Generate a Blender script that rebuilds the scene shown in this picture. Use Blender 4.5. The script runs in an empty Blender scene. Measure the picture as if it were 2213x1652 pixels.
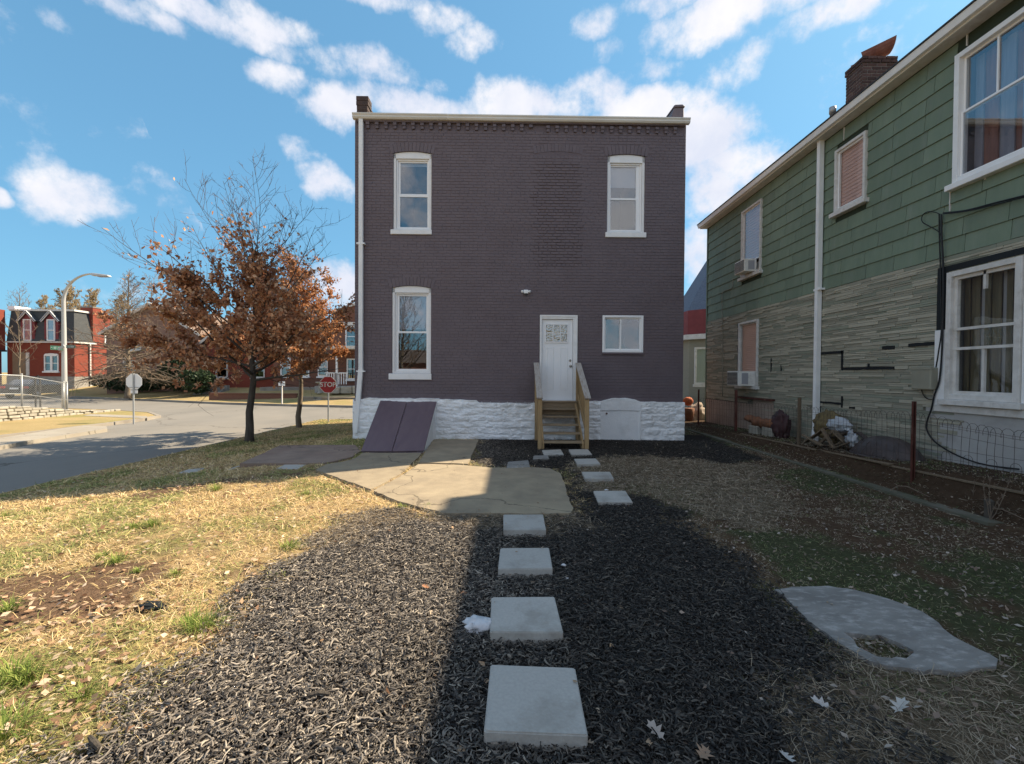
import bpy, bmesh, math, random
import numpy as np
from mathutils import Vector, Matrix
from mathutils.geometry import tessellate_polygon
random.seed(11)
RNG = np.random.default_rng(5)
SC = bpy.context.scene
COL = SC.collection
PI = math.pi

# ------------------------------------------------------------ camera
EYE = Vector((0, 0, 1.62))
FP, CX, CY = 967.1, 1106.5, 826.2
PITCH, ROLL = math.radians(-0.90), 0.0064
Fv = Vector((0, math.cos(PITCH), math.sin(PITCH)))
Rv = Vector((1, 0, ROLL)).normalized()
Uv = Rv.cross(Fv).normalized()
Rv = Fv.cross(Uv).normalized()
cd = bpy.data.cameras.new('camera')
cam = bpy.data.objects.new('camera', cd)
COL.objects.link(cam)
M3 = Matrix((Rv, Uv, -Fv)).transposed()
cam.matrix_world = Matrix.Translation(EYE) @ M3.to_4x4()
cd.sensor_width = 36
cd.lens = 36 * FP / 2213
cd.clip_start = 0.05
cd.clip_end = 3000
SC.camera = cam

def ray(x, y):
    return Fv * FP + Rv * (x - CX) + Uv * (CY - y)
def G(x, y, z=0.0):
    d = ray(x, y)
    return EYE + d * ((z - EYE.z) / d.z)
def atX(x, y, X):
    d = ray(x, y)
    return EYE + d * (X / d.x)
def atY(x, y, Y):
    d = ray(x, y)
    return EYE + d * (Y / d.y)

# ------------------------------------------------------------ sun, sky, exposure
SUN_DIR = Vector((0.985, 0.57, 1.0)).normalized()
SUN_EL = math.asin(SUN_DIR.z)
SUN_ROT = math.atan2(SUN_DIR.x, SUN_DIR.y)
sl = bpy.data.lights.new('sun', 'SUN')
sl.energy = 3.7
sl.angle = math.radians(0.55)
sl.color = (1.0, 0.84, 0.61)
so = bpy.data.objects.new('sun', sl)
COL.objects.link(so)
so.rotation_euler = (-SUN_DIR).to_track_quat('-Z', 'Y').to_euler()
SC.view_settings.view_transform = 'Standard'
SC.view_settings.look = 'None'
SC.view_settings.exposure = 1.6
SC.view_settings.gamma = 1.0
SKY_STRENGTH = 0.15

def make_world():
    w = bpy.data.worlds.new('World')
    SC.world = w
    w.use_nodes = True
    nt = w.node_tree
    nt.nodes.clear()
    N = nt.nodes.new
    L = nt.links.new
    out = N('ShaderNodeOutputWorld')
    bg = N('ShaderNodeBackground')
    L(bg.outputs[0], out.inputs[0])
    sky = N('ShaderNodeTexSky')
    sky.sky_type = 'NISHITA'
    sky.sun_disc = False
    sky.sun_elevation = SUN_EL
    sky.sun_rotation = SUN_ROT
    sky.air_density = 1.0
    sky.dust_density = 0.6
    sky.ozone_density = 3.5
    tc = N('ShaderNodeTexCoord')
    D = tc.outputs['Generated']
    def math_(op, a, b=None, c=None, clamp=False):
        n = N('ShaderNodeMath')
        n.operation = op
        n.use_clamp = clamp
        for i, v in enumerate((a, b, c)):
            if v is None:
                continue
            if isinstance(v, (int, float)):
                n.inputs[i].default_value = v
            else:
                L(v, n.inputs[i])
        return n.outputs[0]
    def dot(v):
        n = N('ShaderNodeVectorMath')
        n.operation = 'DOT_PRODUCT'
        L(WD, n.inputs[0])
        n.inputs[1].default_value = v
        return n.outputs['Value']
    def noise(vec, scale, detail, rough=0.55, col=False, w4=None):
        n = N('ShaderNodeTexNoise')
        if w4 is not None:
            n.noise_dimensions = '4D'
            n.inputs['W'].default_value = w4
        L(vec, n.inputs['Vector'])
        n.inputs['Scale'].default_value = scale
        n.inputs['Detail'].default_value = detail
        n.inputs['Roughness'].default_value = rough
        return n.outputs['Color' if col else 'Fac']
    # warped direction
    nz = noise(D, 5.0, 5, 0.6, True)
    sub = N('ShaderNodeVectorMath'); sub.operation = 'SUBTRACT'
    L(nz, sub.inputs[0]); sub.inputs[1].default_value = (0.5, 0.5, 0.5)
    scl = N('ShaderNodeVectorMath'); scl.operation = 'SCALE'
    L(sub.outputs[0], scl.inputs[0]); scl.inputs['Scale'].default_value = 0.07
    add = N('ShaderNodeVectorMath'); add.operation = 'ADD'
    L(D, add.inputs[0]); L(scl.outputs[0], add.inputs[1])
    WD = add.outputs[0]
    blobs = [(370, -5, 230, 40, 1), (570, 40, 110, 40, 1), (240, -10, 120, 30, .9), (130, 45, 40, 30, .5), (940, 45, 75, 45, .95), (1020, 95, 60, 38, .9),
             (800, -5, 140, 28, .8), (1600, 15, 235, 62, 1.1), (1430, 5, 110, 38, 1), (1290, 45, 60, 35, .7), (1850, 5, 190, 50, .9), (1320, 110, 40, 25, .4), (2050, 0, 200, 32, .6),
             (600, 165, 70, 38, .85), (800, 150, 110, 48, .85), (740, 240, 75, 50, 1.05), (890, 235, 150, 45, 1.1),
             (1180, 225, 200, 62, 1.15), (1400, 240, 130, 50, 1.1), (1520, 290, 125, 70, 1.2), (1560, 400, 90, 95, 1.2),
             (1640, 450, 75, 100, 1.2), (1545, 540, 85, 90, 1.2), (165, 425, 105, 68, 1.25), (215, 450, 60, 40, 1.1), (8, 425, 30, 20, .95), (700, 400, 62, 45, 1),
             (745, 625, 90, 55, 1), (1390, 160, 70, 30, .55), (1600, 140, 80, 40, .5), (1960, 100, 130, 45, .4), (655, 345, 45, 30, .6), (950, 190, 40, 20, .5)]
    acc = None
    for (x, y, rx, ry, s) in blobs:
        c = ray(x, y).normalized()
        a = ray(x + rx, y).normalized()
        b = ray(x, y - ry).normalized()
        da = (a - c); db = (b - c)
        da = da - c * da.dot(c); db = db - c * db.dot(c)
        va = da / da.length_squared; vb = db / db.length_squared
        p = dot(va); q = dot(vb)
        r2 = math_('ADD', math_('MULTIPLY', p, p), math_('MULTIPLY', q, q))
        front = math_('GREATER_THAN', dot(c), 0.3)
        v = math_('MULTIPLY', math_('MULTIPLY_ADD', r2, -s * 0.62, s * .95), front)
        acc = v if acc is None else math_('MAXIMUM', acc, v)
    acc = math_('MAXIMUM', acc, -0.6)
    # unseen cloud cover outside the view, thickened to lift and neutralise the shade
    sep = N('ShaderNodeSeparateXYZ'); L(D, sep.inputs[0])
    gen = math_('MULTIPLY_ADD', noise(D, 2.6, 3, 0.5), 3.2, -1.0)
    fr = math_('MULTIPLY_ADD', sep.outputs['Y'], -2.5, 1.3, clamp=True)
    gen = math_('ADD', math_('MULTIPLY', gen, fr), math_('MULTIPLY_ADD', fr, 0.6, -0.6))
    acc = math_('MAXIMUM', acc, gen)
    fine = noise(D, 9.0, 9, 0.62)
    fine2 = noise(D, 26.0, 6, 0.6, w4=2.0)
    dens = math_('ADD', acc, math_('MULTIPLY_ADD', fine, 2.9, -1.55))
    dens = math_('ADD', dens, math_('MULTIPLY_ADD', fine2, 1.1, -0.55))
    mr = N('ShaderNodeMapRange'); mr.interpolation_type = 'SMOOTHSTEP'
    L(dens, mr.inputs['Value'])
    mr.inputs['From Min'].default_value = 0.02
    mr.inputs['From Max'].default_value = 1.0
    mask = math_('MULTIPLY', mr.outputs[0], math_('MULTIPLY_ADD', sep.outputs['Z'], 14.0, 0.2, clamp=True))
    cr = N('ShaderNodeValToRGB')
    cr.color_ramp.elements[0].position = 0.36; cr.color_ramp.elements[0].color = (1.7, 1.8, 2.1, 1)
    cr.color_ramp.elements[1].position = 0.62; cr.color_ramp.elements[1].color = (2.22, 2.2, 2.28, 1)
    L(noise(D, 7.0, 5, 0.55, w4=7.0), cr.inputs[0])
    tint = N('ShaderNodeMixRGB'); tint.blend_type = 'MULTIPLY'; tint.inputs[0].default_value = 1
    gm = N('ShaderNodeGamma'); gm.inputs[1].default_value = 0.45; L(sky.outputs[0], gm.inputs[0])
    L(gm.outputs[0], tint.inputs[1]); tint.inputs[2].default_value = SKY_TINT
    mx = N('ShaderNodeMixRGB'); L(mask, mx.inputs[0])
    L(tint.outputs[0], mx.inputs[1]); L(cr.outputs[0], mx.inputs[2])
    L(mx.outputs[0], bg.inputs[0])
    bg.inputs[1].default_value = SKY_STRENGTH
SKY_TINT = (0.375, 0.71, 0.90, 1)
make_world()
SC.cycles.max_bounces = 6
SC.cycles.transparent_max_bounces = 12

# ------------------------------------------------------------ helpers
def tag(o, label=None, cat=None, group=None, kind=None):
    if label: o['label'] = label
    if cat: o['category'] = cat
    if group: o['group'] = group
    if kind: o['kind'] = kind
    return o
def empty(name, loc=(0, 0, 0), rz=0, label=None, cat=None, group=None, kind=None, parent=None):
    o = bpy.data.objects.new(name, None)
    o.location = loc
    o.rotation_euler = (0, 0, rz)
    o.empty_display_size = 0.2
    COL.objects.link(o)
    if parent: o.parent = parent
    return tag(o, label, cat, group, kind)
def link(name, me, mat=None, parent=None, loc=None, rot=None):
    o = bpy.data.objects.new(name, me)
    COL.objects.link(o)
    if mat is not None and not me.materials: me.materials.append(mat)
    if parent: o.parent = parent
    if loc is not None: o.location = loc
    if rot is not None: o.rotation_euler = rot
    return o
def copy_tree(o, parent=None):
    c = o.copy()
    COL.objects.link(c)
    c.parent = parent
    for ch in o.children: copy_tree(ch, c)
    return c

class MB:
    def __init__(s):
        s.v = []; s.f = []; s.c = []
        s.cur = None
    def add(s, vs, fs):
        n = len(s.v)
        s.v += [tuple(p) for p in vs]
        s.f += [tuple(i + n for i in f) for f in fs]
        if s.cur is not None: s.c += [s.cur] * len(vs)
    def box(s, x0, x1, y0, y1, z0, z1):
        s.add([(x0, y0, z0), (x1, y0, z0), (x1, y1, z0), (x0, y1, z0), (x0, y0, z1), (x1, y0, z1), (x1, y1, z1), (x0, y1, z1)],
              [(3, 2, 1, 0), (4, 5, 6, 7), (0, 1, 5, 4), (1, 2, 6, 5), (2, 3, 7, 6), (3, 0, 4, 7)])
        return s
    def hexa(s, p):   # 8 points, bottom loop then top loop
        s.add(p, [(3, 2, 1, 0), (4, 5, 6, 7), (0, 1, 5, 4), (1, 2, 6, 5), (2, 3, 7, 6), (3, 0, 4, 7)])
        return s
    def obox(s, a, b, w, h, up=(0, 0, 1)):   # beam from a to b, width w, height h
        a = Vector(a); b = Vector(b); d = (b - a).normalized(); up = Vector(up)
        sd = d.cross(up).normalized() * (w / 2); u = sd.normalized().cross(d).normalized() * (h / 2)
        s.hexa([a - sd - u, a + sd - u, b + sd - u, b - sd - u, a - sd + u, a + sd + u, b + sd + u, b - sd + u])
        return s
    def tube(s, pts, rad, n=6, caps=True):
        pts = [Vector(p) for p in pts]
        if not hasattr(rad, '__len__'): rad = [rad] * len(pts)
        vs = []; fs = []
        t = (pts[1] - pts[0]).normalized()
        u = t.orthogonal().normalized()
        for i, p in enumerate(pts):
            if i < len(pts) - 1: tn = (pts[i + 1] - p)
            else: tn = p - pts[i - 1]
            if i > 0 and i < len(pts) - 1: tn = (pts[i + 1] - pts[i - 1])
            tn.normalize()
            u = (u - tn * u.dot(tn))
            if u.length < 1e-6: u = tn.orthogonal()
            u.normalize()
            w = tn.cross(u)
            for k in range(n):
                a = 2 * PI * k / n
                vs.append(p + (u * math.cos(a) + w * math.sin(a)) * rad[i])
        for i in range(len(pts) - 1):
            for k in range(n):
                k2 = (k + 1) % n
                fs.append((i * n + k, i * n + k2, (i + 1) * n + k2, (i + 1) * n + k))
        if caps and n > 2:
            fs.append(tuple(range(n - 1, -1, -1)))
            m = (len(pts) - 1) * n
            fs.append(tuple(m + k for k in range(n)))
        s.add(vs, fs)
        return s
    def lathe(s, prof, c=(0, 0, 0), n=16):
        vs = []; fs = []
        for r, z in prof:
            for k in range(n):
                a = 2 * PI * k / n
                vs.append((c[0] + r * math.cos(a), c[1] + r * math.sin(a), c[2] + z))
        for i in range(len(prof) - 1):
            for k in range(n):
                k2 = (k + 1) % n
                fs.append((i * n + k, i * n + k2, (i + 1) * n + k2, (i + 1) * n + k))
        fs.append(tuple(range(n - 1, -1, -1)))
        fs.append(tuple((len(prof) - 1) * n + k for k in range(n)))
        s.add(vs, fs)
        return s
    def prism(s, loops, z0, z1, axis='z'):   # loops: outer then holes, 2D
        if not hasattr(loops[0][0], '__len__'): loops = [loops]
        flat = [p for l in loops for p in l]
        tris = tessellate_polygon([[Vector((p[0], p[1], 0)) for p in l] for l in loops])
        n = len(flat)
        def P(p, z): return (p[0], p[1], z) if axis == 'z' else (p[0], z, p[1])
        vs = [P(p, z0) for p in flat] + [P(p, z1) for p in flat]
        fs = []
        for t in tris:
            a, b, c = [Vector(flat[i]) for i in t]
            cr = (b - a).cross(c - a)
            t = tuple(t) if cr > 0 else tuple(reversed(t))
            if axis == 'z': fs += [tuple(i + n for i in t), tuple(reversed(t))]
            else: fs += [tuple(reversed([i + n for i in t])), t]
        k = 0
        for li, l in enumerate(loops):
            m = len(l)
            area = sum(l[i][0] * l[(i + 1) % m][1] - l[(i + 1) % m][0] * l[i][1] for i in range(m))
            for i in range(m):
                a, b = k + i, k + (i + 1) % m
                q = (a, b, b + n, a + n)
                flip = (area < 0) != (li > 0)
                if axis != 'z': flip = not flip
                fs.append(tuple(reversed(q)) if flip else q)
            k += m
        s.add(vs, fs)
        return s
    def mesh(s, name, smooth=False):
        me = bpy.data.meshes.new(name)
        me.from_pydata(s.v, [], s.f)
        if s.c and len(s.c) == len(s.v):
            a = me.color_attributes.new('Col', 'FLOAT_COLOR', 'POINT')
            a.data.foreach_set('color', np.array([(c[0], c[1], c[2], 1) for c in s.c], dtype=np.float32).ravel())
        if smooth: me.polygons.foreach_set('use_smooth', [True] * len(me.polygons))
        me.update()
        return me
    def build(s, name, mat, parent=None, smooth=False, bevel=0, loc=None, rot=None, seg=1):
        me = s.mesh(name, smooth)
        if bevel:
            bm = bmesh.new(); bm.from_mesh(me)
            bmesh.ops.bevel(bm, geom=bm.edges[:], offset=bevel, segments=seg, affect='EDGES', clamp_overlap=True)
            bm.to_mesh(me); bm.free()
        return link(name, me, mat, parent, loc, rot)

def np_mesh(name, V, F, C=None, smooth=False):
    me = bpy.data.meshes.new(name)
    V = np.asarray(V, np.float32); F = np.asarray(F, np.int32)
    me.vertices.add(len(V)); me.vertices.foreach_set('co', V.ravel())
    k = F.shape[1]
    me.loops.add(F.size); me.loops.foreach_set('vertex_index', F.ravel())
    me.polygons.add(len(F)); me.polygons.foreach_set('loop_start', np.arange(0, F.size, k, dtype=np.int32))
    if smooth: me.polygons.foreach_set('use_smooth', np.ones(len(F), bool))
    if C is not None:
        a = me.color_attributes.new('Col', 'FLOAT_COLOR', 'POINT')
        C4 = np.ones((len(V), 4), np.float32); C4[:, :3] = C
        a.data.foreach_set('color', C4.ravel())
    me.update(calc_edges=True)
    return me

# value noise
_LAT = np.random.default_rng(3).random((256, 256))
def vnoise(x, y):
    xi = np.floor(x).astype(int); yi = np.floor(y).astype(int)
    fx = x - xi; fy = y - yi
    fx = fx * fx * (3 - 2 * fx); fy = fy * fy * (3 - 2 * fy)
    a = _LAT[xi & 255, yi & 255]; b = _LAT[(xi + 1) & 255, yi & 255]
    c = _LAT[xi & 255, (yi + 1) & 255]; d = _LAT[(xi + 1) & 255, (yi + 1) & 255]
    return (a * (1 - fx) + b * fx) * (1 - fy) + (c * (1 - fx) + d * fx) * fy
def fbm(x, y, o=4):
    x = np.asarray(x, float); y = np.asarray(y, float)
    s = 0; a = 0.5; t = 0
    for i in range(o):
        s = s + a * vnoise(x + 17.3 * i, y - 9.1 * i); t += a
        x = x * 2.03; y = y * 2.03; a *= 0.55
    return s / t
def sstep(a, b, x):
    t = np.clip((x - a) / (b - a), 0, 1)
    return t * t * (3 - 2 * t)

# ------------------------------------------------------------ materials
def mat(name, col, col2=None, scale=6, rough=0.85, bump=0.0, bscale=40, detail=5, rand=0.0, attr=False, metal=0.0, spec=0.3,
        stretch=(1, 1, 1), col3=None, scale3=1.0, amt3=0.5, bdist=0.01, trans=0.0, bstretch=None, crack=0.0, cw=.012):
    m = bpy.data.materials.new(name)
    m.use_nodes = True
    nt = m.node_tree
    b = nt.nodes['Principled BSDF']
    N = nt.nodes.new; L = nt.links.new
    b.inputs['Roughness'].default_value = rough
    b.inputs['Metallic'].default_value = metal
    b.inputs['Specular IOR Level'].default_value = spec
    tc = N('ShaderNodeTexCoord'); mp = N('ShaderNodeMapping')
    L(tc.outputs['Object'], mp.inputs[0]); mp.inputs['Scale'].default_value = stretch
    if rand:
        oi = N('ShaderNodeObjectInfo')
        ad = N('ShaderNodeVectorMath'); ad.operation = 'ADD'
        mu = N('ShaderNodeMath'); mu.operation = 'MULTIPLY'; mu.inputs[1].default_value = 37.0
        L(oi.outputs['Random'], mu.inputs[0])
        L(mp.outputs[0], ad.inputs[0]); L(mu.outputs[0], ad.inputs[1])
        vec = ad.outputs[0]
    else: vec = mp.outputs[0]
    def nz(sc, dt=5, r=0.6, v=None):
        n = N('ShaderNodeTexNoise'); L(v or vec, n.inputs['Vector'])
        n.inputs['Scale'].default_value = sc; n.inputs['Detail'].default_value = dt; n.inputs['Roughness'].default_value = r
        return n.outputs['Fac']
    def ramp(f, lo, hi):
        n = N('ShaderNodeMapRange'); L(f, n.inputs['Value'])
        n.inputs['From Min'].default_value = lo; n.inputs['From Max'].default_value = hi
        return n.outputs[0]
    def mixc(f, a, c2, mode='MIX'):
        n = N('ShaderNodeMixRGB'); n.blend_type = mode
        if isinstance(f, float): n.inputs[0].default_value = f
        else: L(f, n.inputs[0])
        for i, c in ((1, a), (2, c2)):
            if hasattr(c, '__len__'): n.inputs[i].default_value = (*c[:3], 1)
            else: L(c, n.inputs[i])
        return n.outputs[0]
    if attr:
        at = N('ShaderNodeAttribute'); at.attribute_name = 'Col'
        base = at.outputs['Color']
        if col2 is not None: base = mixc(ramp(nz(scale, detail), 0.3, 0.7), base, mixc(1.0, base, col2, 'MULTIPLY'))
    elif col2 is not None:
        base = mixc(ramp(nz(scale, detail), 0.32, 0.68), col, col2)
    else:
        base = mixc(0.0, col, col)
    if col3 is not None:
        f = ramp(nz(scale3, 6, 0.65), 0.5, 0.72)
        mm = N('ShaderNodeMath'); mm.operation = 'MULTIPLY'; L(f, mm.inputs[0]); mm.inputs[1].default_value = amt3
        base = mixc(mm.outputs[0], base, col3)
    if crack:
        wn = N('ShaderNodeTexNoise'); L(tc.outputs['Object'], wn.inputs['Vector']); wn.inputs['Scale'].default_value = crack * 3; wn.inputs['Detail'].default_value = 8
        wm = N('ShaderNodeVectorMath'); wm.operation = 'MULTIPLY_ADD'; L(wn.outputs['Color'], wm.inputs[0]); wm.inputs[1].default_value = (.55 / crack,) * 3; L(tc.outputs['Object'], wm.inputs[2])
        vo = N('ShaderNodeTexVoronoi'); vo.feature = 'DISTANCE_TO_EDGE'; vo.voronoi_dimensions = '2D'; L(wm.outputs[0], vo.inputs['Vector']); vo.inputs['Scale'].default_value = crack
        cf_ = N('ShaderNodeMapRange'); L(vo.outputs['Distance'], cf_.inputs['Value']); cf_.inputs['From Min'].default_value = cw * .35; cf_.inputs['From Max'].default_value = cw
        cf_.inputs['To Min'].default_value = .6; cf_.inputs['To Max'].default_value = 0.0
        base = mixc(cf_.outputs[0], base, (0.05, 0.04, 0.03))
    if rand:
        mr = N('ShaderNodeMapRange'); L(oi.outputs['Random'], mr.inputs['Value'])
        mr.inputs['To Min'].default_value = 1 - rand; mr.inputs['To Max'].default_value = 1 + rand
        cc = N('ShaderNodeCombineXYZ')
        for i in range(3): L(mr.outputs[0], cc.inputs[i])
        base = mixc(1.0, base, cc.outputs[0], 'MULTIPLY')
    L(base, b.inputs['Base Color'])
    if bump:
        bp = N('ShaderNodeBump'); bp.inputs['Strength'].default_value = bump; bp.inputs['Distance'].default_value = bdist
        bv = None
        if bstretch:
            mp2 = N('ShaderNodeMapping'); L(tc.outputs['Object'], mp2.inputs[0]); mp2.inputs['Scale'].default_value = bstretch
            bv = mp2.outputs[0]
        L(nz(bscale, 6, 0.65, bv), bp.inputs['Height'])
        L(bp.outputs[0], b.inputs['Normal'])
    if trans:
        out = [n for n in nt.nodes if n.type == 'OUTPUT_MATERIAL'][0]
        tr = N('ShaderNodeBsdfTranslucent'); L(base, tr.inputs[0])
        ms = N('ShaderNodeMixShader'); ms.inputs[0].default_value = trans
        L(b.outputs[0], ms.inputs[1]); L(tr.outputs[0], ms.inputs[2]); L(ms.outputs[0], out.inputs[0])
    return m
def glass(name, tint=(0.75, 0.8, 0.8), refl=0.22, wav=0.0, rough=0.01, rc=(1, 1, 1)):
    m = bpy.data.materials.new(name); m.use_nodes = True
    nt = m.node_tree; nt.nodes.clear()
    N = nt.nodes.new; L = nt.links.new
    out = N('ShaderNodeOutputMaterial'); ms = N('ShaderNodeMixShader'); tr = N('ShaderNodeBsdfTransparent'); gl = N('ShaderNodeBsdfGlossy')
    tr.inputs[0].default_value = (*tint, 1); gl.inputs['Roughness'].default_value = rough; gl.inputs[0].default_value = (*rc, 1)
    fr = N('ShaderNodeLayerWeight'); fr.inputs[0].default_value = 0.5
    pw = N('ShaderNodeMath'); pw.operation = 'POWER'; L(fr.outputs['Facing'], pw.inputs[0]); pw.inputs[1].default_value = 4.0
    ad = N('ShaderNodeMath'); ad.operation = 'MULTIPLY_ADD'; ad.use_clamp = True
    L(pw.outputs[0], ad.inputs[0]); ad.inputs[1].default_value = 0.6; ad.inputs[2].default_value = refl
    L(ad.outputs[0], ms.inputs[0]); L(tr.outputs[0], ms.inputs[1]); L(gl.outputs[0], ms.inputs[2]); L(ms.outputs[0], out.inputs[0])
    if wav:
        tc = N('ShaderNodeTexCoord')
        n = N('ShaderNodeTexNoise'); L(tc.outputs['Object'], n.inputs[0]); n.inputs['Scale'].default_value = 2.2 if wav < 0.3 else 22; n.inputs['Detail'].default_value = 2
        bp = N('ShaderNodeBump'); bp.inputs['Strength'].default_value = wav; bp.inputs['Distance'].default_value = 0.02
        L(n.outputs[0], bp.inputs['Height']); L(bp.outputs[0], gl.inputs['Normal'])
    return m

M = {}
M['brick_paint'] = mat('painted_brick', (0.134, 0.107, 0.121), (0.152, 0.123, 0.138), 3, 0.62, 0.3, 60, rand=0.05, col3=(0.125, 0.094, 0.10), scale3=0.9, amt3=0.6, spec=0.35, bdist=0.006)
M['mortar_paint'] = mat('painted_mortar', (0.128, 0.101, 0.114), (0.140, 0.111, 0.124), 5, 0.7, 0.5, 60)
M['brick_edge'] = mat('dark_brick', (0.045, 0.035, 0.035), (0.09, 0.06, 0.055), 5, 0.9, 0.6, 40)
M['white_paint'] = mat('white_masonry_paint', (0.88, 0.88, 0.89), (0.81, 0.82, 0.84), 4, 0.65, 0.7, 30, col3=(0.42, 0.41, 0.40), scale3=2.2, amt3=0.35, bdist=0.012)
M['white_trim'] = mat('white_trim', (0.84, 0.84, 0.84), (0.78, 0.78, 0.79), 3, 0.45, 0.05, 60, col3=(0.55, 0.53, 0.5), scale3=4, amt3=0.25)
M['old_trim'] = mat('old_white_trim', (0.70, 0.68, 0.66), (0.56, 0.54, 0.51), 5, 0.7, 0.35, 50, col3=(0.36, 0.32, 0.29), scale3=7, amt3=0.5)
M['vinyl'] = mat('white_vinyl', (0.85, 0.85, 0.86), None, rough=0.35, spec=0.5)
M['gutter'] = mat('cream_gutter', (0.72, 0.70, 0.66), (0.62, 0.60, 0.55), 2, 0.45, col3=(0.35, 0.30, 0.25), scale3=3, amt3=0.35, stretch=(0.3, 1, 3))
M['door'] = mat('white_door_paint', (0.84, 0.85, 0.87), None, rough=0.4, spec=0.4)
M['metal'] = mat('brushed_metal', (0.35, 0.33, 0.30), None, rough=0.35, metal=0.9)
M['galv'] = mat('galvanised_steel', (0.42, 0.43, 0.44), (0.33, 0.34, 0.35), 8, 0.5, metal=0.6, spec=0.5)
M['pole'] = mat('pole_aluminium', (0.55, 0.55, 0.54), (0.42, 0.42, 0.42), 3, 0.5, metal=0.35, stretch=(1, 1, 0.2))
M['black'] = mat('black_iron', (0.02, 0.02, 0.022), None, rough=0.6)
M['rust'] = mat('rusty_iron', (0.115, 0.035, 0.024), (0.06, 0.022, 0.018), 12, 0.85, 0.6, 60, col3=(0.26, 0.14, 0.12), scale3=9, amt3=0.6, stretch=(1, 1, 0.3))
M['wire'] = mat('weathered_wire', (0.035, 0.032, 0.032), (0.07, 0.045, 0.035), 6, 0.7)
M['wood'] = mat('treated_pine', (0.42, 0.29, 0.15), (0.33, 0.22, 0.11), 9, 0.75, 0.4, 30, stretch=(6, 6, 0.6), rand=0.1, col3=(0.16, 0.10, 0.055), scale3=3, amt3=0.4)
M['wood_h'] = mat('treated_pine_cross', (0.33, 0.25, 0.16), (0.24, 0.18, 0.12), 9, 0.75, 0.4, 30, stretch=(0.6, 6, 6), rand=0.12, col3=(0.15, 0.10, 0.06), scale3=3, amt3=0.4)
M['wood_grey'] = mat('weathered_rail', (0.44, 0.40, 0.36), (0.32, 0.28, 0.25), 8, 0.8, 0.4, 30, stretch=(5, 1, 1), col3=(0.25, 0.16, 0.10), scale3=4, amt3=0.5)
M['old_wood'] = mat('rotten_wood', (0.20, 0.15, 0.10), (0.11, 0.08, 0.055), 9, 0.9, 0.6, 30, stretch=(1, 6, 6), rand=0.2)
M['cellar'] = mat('cellar_door_paint', (0.130, 0.092, 0.112), (0.155, 0.112, 0.130), 2.5, 0.55, 0.12, 50, col3=(0.19, 0.14, 0.14), scale3=6, amt3=0.3, stretch=(3, 0.6, 1))
M['concrete'] = mat('patio_concrete', (0.345, 0.285, 0.20), (0.25, 0.205, 0.148), 3.2, 0.9, 0.5, 60, rand=0.05, col3=(0.20, 0.165, 0.125), scale3=1.3, amt3=0.75, detail=12, crack=0.22, cw=.0045)
M['concrete_red'] = mat('stained_concrete', (0.30, 0.225, 0.18), (0.22, 0.155, 0.125), 2.2, 0.9, 0.35, 70, col3=(0.15, 0.12, 0.10), scale3=1.4, amt3=0.7, crack=.3, cw=.005)
M['side_conc'] = mat('sidewalk_concrete', (0.34, 0.31, 0.26), (0.28, 0.25, 0.21), 1.0, 0.9, 0.3, 40, col3=(0.26, 0.22, 0.17), scale3=0.8, amt3=0.6, crack=.5, cw=.01)
M['kerb'] = mat('kerb_concrete', (0.30, 0.27, 0.23), (0.20, 0.175, 0.15), 1.2, 0.9, 0.4, 30)
M['edging'] = mat('mossy_edging', (0.16, 0.145, 0.115), (0.09, 0.09, 0.06), 2.5, 0.95, 0.6, 25, col3=(0.07, 0.085, 0.04), scale3=2.0, amt3=0.7)
M['paver'] = mat('grey_paver', (0.45, 0.43, 0.40), (0.38, 0.365, 0.34), 60, 0.9, 0.35, 160, rand=0.06, col3=(0.24, 0.22, 0.19), scale3=2.8, amt3=0.7, detail=8, bdist=0.004)
M['oldslab'] = mat('worn_concrete', (0.26, 0.25, 0.235), (0.17, 0.16, 0.15), 2.6, 0.85, 0.5, 30, col3=(0.48, 0.46, 0.44), scale3=11, amt3=0.7, stretch=(1, 2.2, 1))
M['asphalt'] = mat('old_asphalt', (0.215, 0.200, 0.180), (0.175, 0.165, 0.150), 0.5, 0.92, 0.4, 90, col3=(0.26, 0.235, 0.20), scale3=0.22, amt3=0.6, detail=10, stretch=(1, 0.5, 1), crack=.16, cw=.006)
M['soil'] = mat('yard_soil', (1, 1, 1), (0.62, 0.58, 0.55), 14, 1.0, 0.9, 55, attr=True, spec=0.05, detail=8, bdist=0.03)
M['far_lawn'] = mat('far_lawn', (0.36, 0.27, 0.14), (0.29, 0.225, 0.11), 0.7, 1.0, 0.6, 12, col3=(0.17, 0.19, 0.06), scale3=0.35, amt3=0.6, detail=9, spec=0.05, bdist=0.05)
M['chip'] = mat('mulch_chip', (1, 1, 1), (0.7, 0.68, 0.66), 50, 0.72, 0.0, attr=True, spec=0.35)
M['blade'] = mat('grass_blade', (1, 1, 1), None, rough=0.8, attr=True, spec=0.15, trans=0.22)
M['leaf'] = mat('dead_leaf', (1, 1, 1), None, rough=0.7, attr=True, spec=0.25, trans=0.25)
M['tleaf'] = mat('brown_oak_leaf', (1, 1, 1), None, rough=0.65, attr=True, spec=0.25, trans=0.35)
M['evergreen'] = mat('evergreen_leaf', (1, 1, 1), None, rough=0.6, attr=True, spec=0.3, trans=0.15)
M['bark'] = mat('grey_bark', (0.115, 0.10, 0.085), (0.065, 0.055, 0.046), 14, 0.95, 1.0, 30, stretch=(1, 1, 0.25), spec=0.1, bdist=0.03, bstretch=(1, 1, 0.25))
M['bark_l'] = mat('light_bark', (0.22, 0.185, 0.145), (0.13, 0.105, 0.08), 14, 0.95, 0.8, 30, stretch=(1, 1, 0.25), spec=0.1)
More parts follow.
